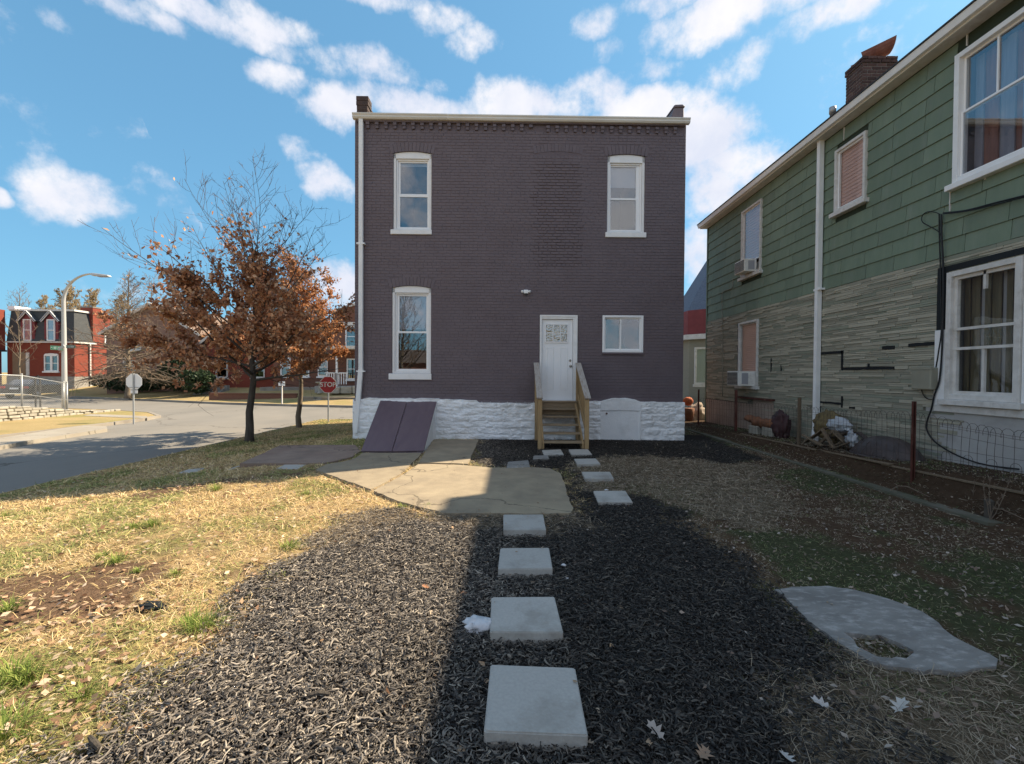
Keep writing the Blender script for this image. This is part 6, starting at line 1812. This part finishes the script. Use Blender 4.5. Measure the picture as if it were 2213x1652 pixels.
MB().hexa([(xe - .1, -.1, ht - .1), (xe + .75, -.13, ht - .14), (xe + .75, .13, ht - .14), (xe - .1, .1, ht - .1), (xe - .1, -.07, ht + .04), (xe + .7, -.09, ht - .06), (xe + .7, .09, ht - .06), (xe - .1, .07, ht + .04)]).build('lamp_head', M['pole'], lamp, bevel=.02)
MB().box(xe + .2, xe + .65, -.09, .09, ht - .155, ht - .125).build('lens', M['lace'], lamp)
def name_plate(x0, x1, y0, y1, mm, ml, sl_, n, dy, seed):
    a = atY(x0, y1, ly_ - .15); c = atY(x1, y0, ly_ - .15)
    w = c.x - a.x; h = c.z - a.z
    pl = empty('street_sign', ((a.x + c.x) / 2 - lx_, dy, (a.z + c.z) / 2 + .3), parent=lamp)
    pl.rotation_euler = (0, sl_, 0)
    MB().box(-w / 2, w / 2, -.006, .006, -h / 2, h / 2).build('plate', M[mm], pl, bevel=.002)
    rr = random.Random(seed)
    mb = MB(); bw = .012
    ring(mb, -w / 2 + .012, w / 2 - .012, -h / 2 + .012, h / 2 - .012, .008, -.009, -.0065)
    lw = (w * .72) / n
    for k in range(n):
        x = -w * .30 + k * lw; t = .02; hh = h * .27; ww = lw * .62
        mb.box(x, x + t, -.009, -.0065, -hh, hh)
        kind = rr.choice('EFLUOA')
        if kind in 'EFOA': mb.box(x + t, x + ww, -.009, -.0065, hh - t, hh)
        if kind in 'ELUO': mb.box(x + t, x + ww, -.009, -.0065, -hh, -hh + t)
        if kind in 'EFA': mb.box(x + t, x + ww * .9, -.009, -.0065, -t / 2, t / 2)
        if kind in 'UOA': mb.box(x + ww, x + ww + t, -.009, -.0065, -hh, hh)
    mb.box(-w * .44, -w * .38, -.009, -.0065, -h * .1, h * .2)
    mb.build('lettering', M[ml], pl)
name_plate(109.5, 135, 748, 757, 'sign_green', 'sign_pale', .06, 8, -.16, 3)
name_plate(143.5, 163.5, 746.5, 753, 'sign_dark', 'galv', .0, 7, -.16, 4)
MB().obox((-.12, -.16, atY(139, 757, ly_).z + .3), (.16, -.16, atY(146, 748, ly_).z + .3), .03, .12).build('sign_bracket', M['galv'], lamp)

# dry-stone retaining wall and chain link fence on the far corner
rw = empty('retaining_wall', (-19.8, 17, -.33), 0, 'low wall of pale rough limestone blocks under the chain link fence', 'wall')
sn = 0
for row in range(6):
    y = 15.4 + random.uniform(-.2, 0)
    z = row * .125
    while y < 22.3:
        l = random.uniform(.2, .42)
        zt = float(np.interp(y, [15, 17.4, 18.3, 19.3, 20.2, 22.3], [.66, .60, .52, .34, .20, .12]))
        if z < zt - .04:
            h = min(.118, zt - z) * random.uniform(.9, 1.05)
            d = random.uniform(.0, .05)
            if sn < 290:
                MB().box(0, .22, 0, l - .02, 0, h).build('stone', M['limestone'], rw, bevel=.02, loc=(-.04 - d * .5 + random.uniform(0, .04), y - 17, z), rot=(random.uniform(-.05, .05), 0, random.uniform(-.06, .06)))
                sn += 1
        y += l
cb = MB(); cb.hexa([(-.6, -1.6, -.3), (-.05, -1.6, -.3), (-.05, 5.2, -.3), (-.6, 5.2, -.3), (-.6, -1.6, .58), (-.05, -1.6, .55), (-.05, 5.2, .05), (-.6, 5.2, .08)]); cb.build('backfill', M['kerb'], rw)
flat('upper_yard', [(-60, -60), (-20.3, -60), (-20.3, 20.0), (-40, 21.5), (-60, 24)], -.6, -.22, M['far_lawn'], label='raised yard behind the limestone wall')
def cz(y): return float(np.interp(y, [14, 17.5, 18.25, 20.1], [.36, .25, .20, -.16]))
cf = empty('chain_link_fence', (-20.0, 18, 0), 0, 'galvanised chain link fence on top of the limestone wall', 'fence')
cpts = [(-20.0, 14.6), (-20.0, 18.25), (-20.0, 20.1)]
for (x, y) in cpts + [(-20.15, 20.25), (-20.0, 19.95)]:
    MB().tube([(x + 20.0, y - 18, cz(y) - .1), (x + 20.0, y - 18, cz(y) + 1.30)], .032 if y < 20 else .036, 8).lathe([(.04, 0), (.035, .04), (0, .055)], c=(x + 20.0, y - 18, cz(y) + 1.30), n=8).build('post', M['galv'], cf, True)
for h in (1.27, .62):
    MB().tube([(0, y - 18, cz(y) + h - (.1 if h < 1 else 0)) for x, y in cpts], .022 if h > 1 else .018, 6).build('rail', M['galv'], cf, True)
mb = MB(); st = .058
def cl(y, s): return (0.03, y - 18, cz(y) + s)
for dirn_ in (1, -1):
    y = 14.0
    while y < 21.6:
        a = [(y + dirn_ * t_, t_) for t_ in np.linspace(0.02, 1.26, 6)]
        a = [(yy, t_) for yy, t_ in a if 14.6 <= yy <= 20.1]
        if len(a) > 1: mb.tube([cl(yy, t_) for yy, t_ in a], .0035, 3, False)
        y += .082
o = mb.build('wire_mesh', M['galv'], cf); o['kind'] = 'stuff'
gpst = atY(77, 860, 23.0)
gp_ = empty('iron_gate_post', (gpst.x, 23.0, -.05), 0, 'pair of thin black iron gate posts seen through the chain link fence', 'gate post')
for dx in (0, .24): MB().box(dx - .025, dx + .025, -.025, .025, -.3, 1.35).build('upright', M['black'], gp_)
MB().tube([(0.0, 0, 1.3), (.03, 0, 1.42), (.12, 0, 1.5), (.21, 0, 1.42), (.24, 0, 1.3)], .02, 6).build('top_arch', M['black'], gp_, True)
MB().box(0, .24, -.015, .015, .5, .53).build('cross_bar', M['black'], gp_)

# parked car
cp = G(40, 862, -.4)
car = empty('parked_car', (cp.x - .2, cp.y + 1.5, -.40), math.radians(16), 'dark parked car seen from behind through the chain link fence', 'car')
prof = [(-2.2, .35), (-2.25, .75), (-2.15, 1.0), (-1.75, 1.08), (-1.25, 1.45), (.3, 1.48), (1.0, 1.05), (2.0, .92), (2.2, .7), (2.15, .35)]
def car_sec(mb, prof, w0, w1):
    n = len(prof)
    vs = [(-(w1 if z > 1.1 else w0), y, z) for y, z in prof] + [((w1 if z > 1.1 else w0), y, z) for y, z in prof]
    mb.add(vs, [tuple(range(n)), tuple(range(2 * n - 1, n - 1, -1))] + [((i + 1) % n, i, n + i, n + (i + 1) % n) for i in range(n)])
mb = MB(); car_sec(mb, prof, .88, .68); mb.build('body', M['car_paint'], car, bevel=.04, seg=2)
MB().hexa([(-.62, -1.74, 1.10), (.62, -1.74, 1.10), (.62, -1.71, 1.10), (-.62, -1.71, 1.10), (-.56, -1.31, 1.43), (.56, -1.31, 1.43), (.56, -1.28, 1.43), (-.56, -1.28, 1.43)]).build('rear_window', M['glass'], car)
for s in (-1, 1):
    MB().box(s * .70 - .15, s * .70 + .15, -2.262, -2.2, .78, .95).build('tail_lamp', M['tail'], car, bevel=.02)
    for y in (-1.4, 1.35):
        w = MB().lathe([(.0, -.1), (.30, -.1), (.33, -.06), (.33, .06), (.30, .1), (.0, .1)], n=18).build('wheel', M['tyre'], car, True, loc=(s * .80, y, .33), rot=(0, PI / 2, 0))
        MB().lathe([(.0, .102), (.18, .102), (.19, .08)], n=14).build('rim', M['galv'], w, True)
MB().box(-.86, .86, -2.30, -2.2, .40, .62).build('bumper', M['car_paint'], car, bevel=.03)
MB().box(-.26, .26, -2.28, -2.24, .72, .85).build('number_plate', M['sign_white'], car)

# ------------------------------------------------------------ what shows in the gap between the two houses
th = empty('turret_house', (12.1, 24.4, 0), 0, 'maroon house with a steep blue slate turret seen through the gap', 'house')
def octa(r): return [(r * math.cos(PI / 8 + k * PI / 4), r * math.sin(PI / 8 + k * PI / 4)) for k in range(8)]
MB().prism(octa(3.2), -.3, 3.5).build('wall', M['strip_a'], th)
MB().prism(octa(3.45), 3.5, 3.75).build('cornice', M['old_trim'], th)
MB().prism(octa(3.3), 3.75, 5.0).build('band', M['maroon'], th)
mb = MB(); o8 = octa(3.3); mb.add([(x, y, 5.0) for x, y in o8] + [(0, 0, 10.4)], [(k, (k + 1) % 8, 8) for k in range(8)] + [tuple(range(7, -1, -1))]); mb.build('turret_roof', M['blue_slate'], th)
pw0, pw1 = atY(1494, 800, 21.9), atY(1519, 800, 21.9)
zz0, zz1 = atY(1505, 831, 21.6).z, atY(1505, 752, 21.6).z
w = empty('window', (pw0.x - 12.1, -2.86, 0), rz=0, parent=th); w.rotation_euler = (0, 0, -.32)
mb = MB(); ring(mb, .0, .62, zz0, zz1, .09, -.25, .1); mb.box(-.05, .67, -.32, .1, zz0 - .12, zz0 - .002); mb.build('frame', M['old_trim'], w); MB().box(.09, .53, -.16, -.15, zz0 + .09, zz1 - .09).build('pane', M['glass'], w); MB().box(.09, .53, -.14, -.12, zz0 + .09, zz1 - .09).build('curtain', M['shade'], w)
rh = empty('maroon_house', (7.3, 28.5, 0), 0, 'maroon walled porch with a pale arched doorway, far end of the gap', 'house')
MB().box(0, 6, 0, 5, -.3, 4.6).build('wall', M['maroon'], rh); MB().box(.6, 1.6, -.06, .0, .1, 2.6).build('door_surround', M['old_trim'], rh); MB().box(.75, 1.45, -.08, -.05, .1, 2.4).build('door', M['grille'], rh); MB().box(-.1, 6, -.5, 5, 4.6, 4.9).build('cornice', M['old_trim'], rh)
p = atY(1487, 868, 15.6)
s = empty('flower_pot', (p.x, 15.6, 0), 0, 'orange ball on a clay pot in the gap between the houses', 'pot')
MB().lathe([(.16, 0), (.2, .3), (.22, .5), (.18, .5)], n=12).build('pot', M['terracotta'], s, True)
blob('ball', (0, 0, p.z), (.17, .17, .15), 5, M['orange'], s, amp=.1)
p = atY(1503, 880, 16.0)
tag(blob('rubbish_bag', (p.x + .1, 16.2, .25), (.35, .25, .35), 61, M['plaster_p'], amp=.6, sub=3), 'pale crumpled bag on the ground at the far corner of the green house', 'bag')

# ------------------------------------------------------------ ground litter: blades, chips, leaves
def scatter_pts(n, x0, x1, y0, y1, dens, seed):
    r_ = np.random.default_rng(seed)
    x = r_.uniform(x0, x1, n); y = r_.uniform(y0, y1, n)
    k = r_.random(n) < dens(x, y)
    return x[k], y[k], r_
PATIO = [inside] and [[(v.co.x + pt.location.x, v.co.y + pt.location.y) for v in o.data.vertices][:len(o.data.vertices) // 2] for o in pt.children]
PAVS = []
for o in bpy.data.objects:
    if o.name.startswith('paver'):
        vs = [(v.co.x + o.location.x, v.co.y + o.location.y) for v in o.data.vertices if v.co.z > -.001]
        cx = sum(v[0] for v in vs) / len(vs); cy = sum(v[1] for v in vs) / len(vs)
        vs.sort(key=lambda v: math.atan2(v[1] - cy, v[0] - cx)); PAVS.append(vs)
def on_hard(x, y, leaf=False):
    m = np.zeros(x.shape, bool)
    for p in PAVS: m |= inside(x, y, p)
    for p in PATIO: m |= inside(x, y, p)
    m |= inside(x, y, os_) & ~inside(x, y, hole)
    m |= (y > 11.1) & (x > BO.x) & (x < BO.x + BWID)
    m |= (x > hb0.x) & (x < hb1.x) & (y > hb0.y - .02) & (y < 11.3)
    m |= x > GX - .02
    return m
def lod(x, y, d0=2.6, p=1.4):
    d = np.hypot(x, y)
    return np.clip((d0 / np.maximum(d, .3)) ** p, 0, 1) * (np.abs(x) < y * 1.3 + 1.6)

def chips(n, seed):
    def dens(x, y):
        mul, straw, dirt = regions(x, y)
        f = np.where(mul & ~straw, 1.0, np.where(mul & straw, .25, 0.0))
        edge = inside(x + .12 * np.sin(y * 9), y + .1 * np.sin(x * 7), MULCH)
        f = np.maximum(f, np.where(edge, .35, 0))
        return f * lod(x, y, 2.9, 1.25) * ~on_hard(x, y)
    x, y, r_ = scatter_pts(n, -4.2, 5.0, .9, 11.2, dens, seed)
    m = len(x); print('chips', m)
    z = H(x, y) + r_.uniform(.0, .03, m)
    tiny = r_.random(m) < .35; L_ = np.where(tiny, r_.uniform(.006, .016, m), r_.uniform(.016, .052, m)); L_ = np.where(r_.random(m) < .15, L_ * 1.8, L_)
    w = r_.uniform(.0016, .0050, m); w = np.where(r_.random(m) < .12, w * 1.7, w); t = r_.uniform(.0012, .0035, m)
    az = r_.uniform(0, 2 * PI, m); el = r_.normal(0, .13, m)
    a = np.stack([np.cos(az) * np.cos(el), np.sin(az) * np.cos(el), np.sin(el)], 1)
    ro = r_.normal(0, .5, m)
    s0 = np.stack([-np.sin(az), np.cos(az), np.zeros(m)], 1); u0 = np.cross(a, s0)
    s = s0 * np.cos(ro)[:, None] + u0 * np.sin(ro)[:, None]; u = np.cross(a, s)
    u = np.where(u[:, 2:3] < 0, -u, u)
    P = np.stack([x, y, z], 1)
    bend = (r_.normal(0, .12, m) * L_)[:, None]; bh = (r_.normal(0, .15, m) * L_)[:, None]
    rows = []
    for tt, ws in ((-1, .35), (-.35, 1), (.4, .9), (1, .3)):
        c = P + a * (tt * L_ * .5 * 2)[:, None] * .5 * 2 * .5 + s * bend * (1 - tt * tt) + u * bh * (1 - tt * tt)
        rows += [c + s * (w * ws)[:, None], c - s * (w * ws)[:, None], c + u * (t * 1.0 + w * .25)[:, None]]
    V = np.stack(rows, 1)   # 12 per chip
    f = []
    for i in range(3):
        b0 = i * 3; b1 = b0 + 3
        f += [[b0, b1, b1 + 2, b0 + 2], [b0 + 2, b1 + 2, b1 + 1, b0 + 1]]
    F = np.array(f)[None] + (np.arange(m) * 12)[:, None, None]
    k = r_.random(m)[:, None]
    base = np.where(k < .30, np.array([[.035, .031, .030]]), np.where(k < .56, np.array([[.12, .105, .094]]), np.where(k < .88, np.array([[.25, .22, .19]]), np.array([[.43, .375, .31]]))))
    shade_side = sstep(-1.1, .7, x + (fbm(x * 1.3, y * 1.3, 3) - .5) * 1.5 + r_.normal(0, .15, m))[:, None]   # shade put into the chip colour: darker towards the shaded path side
    C = base * (1 - .72 * shade_side) * r_.uniform(.7, 1.3, (m, 1))
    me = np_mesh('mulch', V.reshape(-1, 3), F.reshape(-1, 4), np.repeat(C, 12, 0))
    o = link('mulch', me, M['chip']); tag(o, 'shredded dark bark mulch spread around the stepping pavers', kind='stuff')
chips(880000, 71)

def blades(name, n, box, dens, cols, seed, length=(.03, .08), width=.0014, lie=.8, label='', seg=2, lift=.0):
    x, y, r_ = scatter_pts(n, *box, dens, seed)
    m = len(x)
    z = H(x, y) + lift
    L_ = r_.uniform(*length, m); az = r_.uniform(0, 2 * PI, m)
    e0 = np.clip(r_.normal(1 - lie, .35, m), .05, 1.4); e1 = e0 - r_.uniform(.1, .9, m)
    w = width * r_.uniform(.6, 1.5, m) * np.clip(np.hypot(x, y) / 3.0, 1, 4)
    P = np.stack([x, y, z], 1)
    d0 = np.stack([np.cos(az) * np.cos(e0), np.sin(az) * np.cos(e0), np.sin(e0)], 1)
    az2 = az + r_.normal(0, .35, m)
    d1 = np.stack([np.cos(az2) * np.cos(e1), np.sin(az2) * np.cos(e1), np.sin(e1)], 1)
    s = np.stack([-np.sin(az), np.cos(az), r_.normal(0, .4, m)], 1) * w[:, None]
    p1 = P + d0 * (L_ * .5)[:, None]; p2 = p1 + d1 * (L_ * .5)[:, None]
    p2[:, 2] = np.maximum(p2[:, 2], z + .003)
    V = np.stack([P - s, P + s, p1 - s * .8, p1 + s * .8, p2], 1)
    F = np.array([[0, 1, 3], [0, 3, 2], [2, 3, 4]])[None] + (np.arange(m) * 5)[:, None, None]
    cols = np.array(cols)
    n1 = fbm(x * 1.1, y * 1.1, 5)
    g = sstep(.45, .60, n1 + r_.normal(0, .03, m))
    half = len(cols) // 2
    ci = np.where(r_.random(m) < g * .75 + .06, r_.integers(half, len(cols), m), r_.integers(0, half, m))
    C = cols[ci] * r_.uniform(.75, 1.25, (m, 1))
    me = np_mesh(name, V.reshape(-1, 3), F.reshape(-1, 3), np.repeat(C, 5, 0))
    o = link(name, me, M['blade']); tag(o, label, kind='stuff')
DRY = [(.68, .51, .27), (.58, .43, .22), (.78, .61, .37), (.50, .37, .18), (.26, .29, .10), (.36, .36, .14), (.22, .25, .09), (.50, .44, .18)]
def d_left(x, y):
    mul, straw, dirt = regions(x, y)
    f = np.where(mul, 0.0, 1.0); f = np.where(dirt, .12, f)
    f *= .35 + .65 * sstep(.35, .55, fbm(x * 2.3, y * 2.3, 4))
    return f * lod(x, y, 3.4, 1.0) * (x < 1.0 - 0 * y) * ~on_hard(x, y) * (x > KX + .05)
blades('dry_grass', 900000, (-7.9, 1.0, 1.0, 18.5), d_left, DRY, 81, (.045, .125), .0012, .75, 'dry yellow winter grass with green patches on the sunny side of the yard')
MOSS = [(.34, .28, .20), (.26, .21, .15), (.42, .35, .27), (.20, .16, .115), (.11, .15, .055), (.20, .21, .10), (.09, .12, .05), (.28, .26, .15)]
def d_right(x, y):
    mul, straw, dirt = regions(x, y)
    f = np.where(mul & ~straw, 0.0, .8)
    f *= .3 + .7 * sstep(.35, .6, fbm(x * 2.1 + 5, y * 2.1, 4))
    return f * lod(x, y, 3.6, 1.0) * (x > 1.0) * ~on_hard(x, y) * (x < 6.5)
blades('side_grass', 300000, (.9, 6.6, 1.0, 14), d_right, MOSS, 82, (.02, .055), .0014, .7, 'thin damp grass and moss in the shaded side yard')
STR = [(.34, .275, .20), (.27, .215, .15), (.42, .35, .26), (.20, .155, .11)] * 2
def d_straw(x, y):
    mul, straw, dirt = regions(x, y)
    return np.where(straw, 1.0, 0.012) * lod(x, y, 3.6, .9) * ~on_hard(x, y) * (x > -3.5) * (x < 6.4)
blades('straw', 230000, (-3.5, 6.6, .9, 11.2), d_straw, STR, 83, (.06, .15), .0013, .93, 'pale matted dead grass strands over the mulch edges', lift=.012)
# green tufts
tl = [(440, 1362, 1.1), (410, 1352, .9), (225, 1205, .7), (330, 1137, .9), (290, 1140, .8), (468, 1058, 1.0), (625, 1185, .9), (250, 1215, .8), (20, 1320, .8), (30, 1470, 1.2), (60, 1475, .9), (185, 1060, .7), (660, 1070, .6), (870, 1098, .6), (925, 1098, .6), (10, 1085, .7), (100, 1078, .6), (300, 1235, .5), (380, 1245, .6), (5, 1600, 1.3), (180, 1510, .7)]
def tufts():
    r_ = np.random.default_rng(90); Vs = []; Cs = []; m = 0
    for (px, py, s) in tl:
        p = G(px, py); n = int(170 * s)
        a = r_.uniform(0, 2 * PI, n); rad = np.abs(r_.normal(0, .05 * s, n)); x = p.x + np.cos(a) * rad; y = p.y + np.sin(a) * rad
        z = H(x, y); az = a + r_.normal(0, .5, n); e0 = r_.uniform(.5, 1.4, n); L_ = r_.uniform(.06, .15, n) * s; e1 = e0 - r_.uniform(.3, 1.2, n)
        P = np.stack([x, y, z], 1)
        d0 = np.stack([np.cos(az) * np.cos(e0), np.sin(az) * np.cos(e0), np.sin(e0)], 1); d1 = np.stack([np.cos(az) * np.cos(e1), np.sin(az) * np.cos(e1), np.sin(e1)], 1)
        s_ = np.stack([-np.sin(az), np.cos(az), 0 * az], 1) * .0021
        p1 = P + d0 * (L_ * .5)[:, None]; p2 = p1 + d1 * (L_ * .5)[:, None]; p2[:, 2] = np.maximum(p2[:, 2], z + .004)
        Vs.append(np.stack([P - s_, P + s_, p1 - s_ * .8, p1 + s_ * .8, p2], 1).reshape(-1, 3))
        c = np.array([(.17, .24, .05), (.26, .32, .08), (.34, .36, .11), (.12, .18, .04)])[r_.integers(0, 4, n)] * r_.uniform(.8, 1.2, (n, 1))
        Cs.append(np.repeat(c, 5, 0)); m += n
    F = np.array([[0, 1, 3], [0, 3, 2], [2, 3, 4]])[None] + (np.arange(m) * 5)[:, None, None]
    o = link('green_grass', np_mesh('green_grass', np.concatenate(Vs), F.reshape(-1, 3), np.concatenate(Cs)), M['blade']); tag(o, 'bright green tufts of living grass in the dry lawn', kind='stuff')
tufts()
def litter(name, n, box, dens, cols, seed, size, label):
    x, y, r_ = scatter_pts(n, *box, dens, seed); m = len(x)
    P = np.stack([x, y, (.075 if seed == 94 else H(x, y)) + r_.uniform(.006, .03, m)], 1)
    V, F, C = leaf_cloud(P, size, cols, r_, flatness=.72, hang=0)
    if seed == 94:   # lying on patio .04, slab .022 and pavers .07
        onp = np.zeros(len(P), bool)
        for p in PAVS: onp |= inside(P[:, 0], P[:, 1], p)
        ons = inside(P[:, 0], P[:, 1], os_)
        base = np.where(onp, .073, np.where(ons, .024, .044)) + r_.uniform(0, .004, m)
        dz = np.repeat(P[:, 2] - base, 5); V[:, 2] -= dz; V[:, 2] = np.maximum(V[:, 2], np.repeat(base, 5))
    else: V[:, 2] = np.maximum(V[:, 2], H(V[:, 0], V[:, 1]) + .002)
    o = link(name, np_mesh(name, V, F, C), M['leaf']); tag(o, label, kind='stuff')
LF = [(.46, .31, .20), (.38, .24, .14), (.54, .40, .28), (.28, .16, .10), (.60, .48, .36)]
def d_leafl(x, y):
    mul, straw, dirt = regions(x, y)
    f = np.where(mul, .03, .55 + .45 * (fbm(x * 1.7 + 30, y * 1.7, 3) > .5)); f = np.where(y < 3.2, f * 1.0, f * .35)
    return f * lod(x, y, 3.0, .9) * ~on_hard(x, y) * (x < .8)
litter('fallen_leaves', 42000, (-7.5, .8, .9, 10), d_leafl, LF, 91, .022, 'small curled brown oak leaves littering the sunny lawn')
def d_leafr(x, y):
    mul, straw, dirt = regions(x, y)
    return np.where(mul & ~straw, .10, .6) * lod(x, y, 3.6, .8) * ~on_hard(x, y) * (x > .5)
litter('fallen_leaves', 12000, (.5, 6.5, .9, 11.2), d_leafr, [(.34, .27, .22), (.26, .19, .15), (.42, .36, .31), (.20, .14, .11)], 92, .016, 'scattered grey brown leaves over the shaded side yard')
def d_leafp(x, y): return inside(x, y, hole) * 1.0
litter('fallen_leaves', 26000, (1.6, 3.6, 1.9, 3.6), lambda x, y: inside(x, y, hole) * .12, [(.30, .25, .20), (.14, .11, .09), (.2, .17, .12)], 93, .014, 'dead leaves lying in the hole of the concrete slab')

litter('fallen_leaves', 9000, (-3.5, 4.6, 1.5, 10.8), lambda x, y: on_hard(x, y) * .05 * (x < 6) * (y < 9.6), [(.34, .24, .16), (.24, .17, .12), (.42, .33, .24)], 94, .014, 'few stray leaf scraps on the patio, pavers and slab')
# single large oak leaves near the camera
def oak_leaf(px, py, size, rz, lab, col=(.42, .30, .22), tilt=.25):
    p = G(px, py, .03)
    half = [(0, 0), (.03, .18), (.20, .24), (.10, .38), (.32, .50), (.12, .60), (.22, .82), (.06, .86), (0, 1.0)]
    out = [(x, y) for x, y in half] + [(-x, y) for x, y in half[-2:0:-1]]
    mb = MB(); mb.cur = col
    vs = [(x * size, (y - .5) * size, .22 * size * (x * x * 6 + (y - .5) ** 2)) for x, y in out]
    sp = [(0, (y - .5) * size, .22 * size * ((y - .5) ** 2) - .01 * size) for y in (0, .2, .4, .6, .8, 1)]
    n = len(vs); mb.add(vs + [(0, (-.5 - .25) * size, .03)], [])
    m_ = len(half); c = (0, 0, -.01 * size)
    mb.add(vs + [c], [(i, (i + 1) % n, n) for i in range(n)])
    o = mb.build('oak_leaf', M['leaf'], loc=(p.x, p.y, float(H(p.x, p.y)) + .035), rot=(tilt, -.2, rz)); tag(o, lab, 'leaf', 'large dry oak leaves in the foreground')
oak_leaf(1418, 1580, .11, .5, 'large pale oak leaf on black mulch right of the nearest paver', (.44, .38, .34))
oak_leaf(1522, 1630, .13, 2.4, 'large brown oak leaf at the bottom edge among pale straw', (.40, .27, .19))
oak_leaf(1272, 1545 + 60, .06, 4.0, 'small tan oak leaf close to the right corner of the nearest paver', (.40, .30, .22))
oak_leaf(1775, 1525, .10, 1.0, 'whitish oak leaf on dead grass below the concrete slab', (.55, .52, .50))
oak_leaf(1945, 1530, .13, 5.2, 'pale folded oak leaf right of the other leaves below the slab', (.55, .52, .48))
oak_leaf(1700, 1640, .10, 3.0, 'bleached oak leaf at the bottom edge, right of the brown one', (.58, .55, .52))
oak_leaf(920, 1270, .07, 1.3, 'rusty oak leaf on the sunlit mulch left of the second paver', (.45, .22, .12))
for (px, py, s, lab) in [(1218, 1222, .022, 'small white pebble right of the second paver'), (1310, 1060, .03, 'white pebble behind the shaded paver beside the patio'), (1225, 1250, .015, 'tiny pale pebble in the mulch near the second paver')]:
    p = G(px, py, .02); tag(blob('pebble', (p.x, p.y, .02), (s, s * .7, s * .5), int(px), M['stonegrey'], sub=2, amp=.3), lab, 'pebble')
for (px, py, l, rz, lab) in [(690, 1504, .10, .1, 'short dark charred stick on the sunlit mulch'), (205, 1608, .12, 2.6, 'dark rotten stick at the lower left edge of the mulch')]:
    p = G(px, py, .03); o = MB().tube([(-l / 2, 0, 0), (0, .004, .006), (l / 2, 0, 0)], [.011, .013, .008], 7).build('stick', M['bark'], loc=(p.x, p.y, .035), rot=(0, 0, rz)); tag(o, lab, 'stick')
p = G(328, 1308, .03)
tag(blob('scrap', (p.x, p.y, float(H(p.x, p.y)) + .015), (.09, .05, .02), 77, M['tar'], amp=.9, fr=3), 'crumpled black plastic scrap in the dry grass', 'scrap')
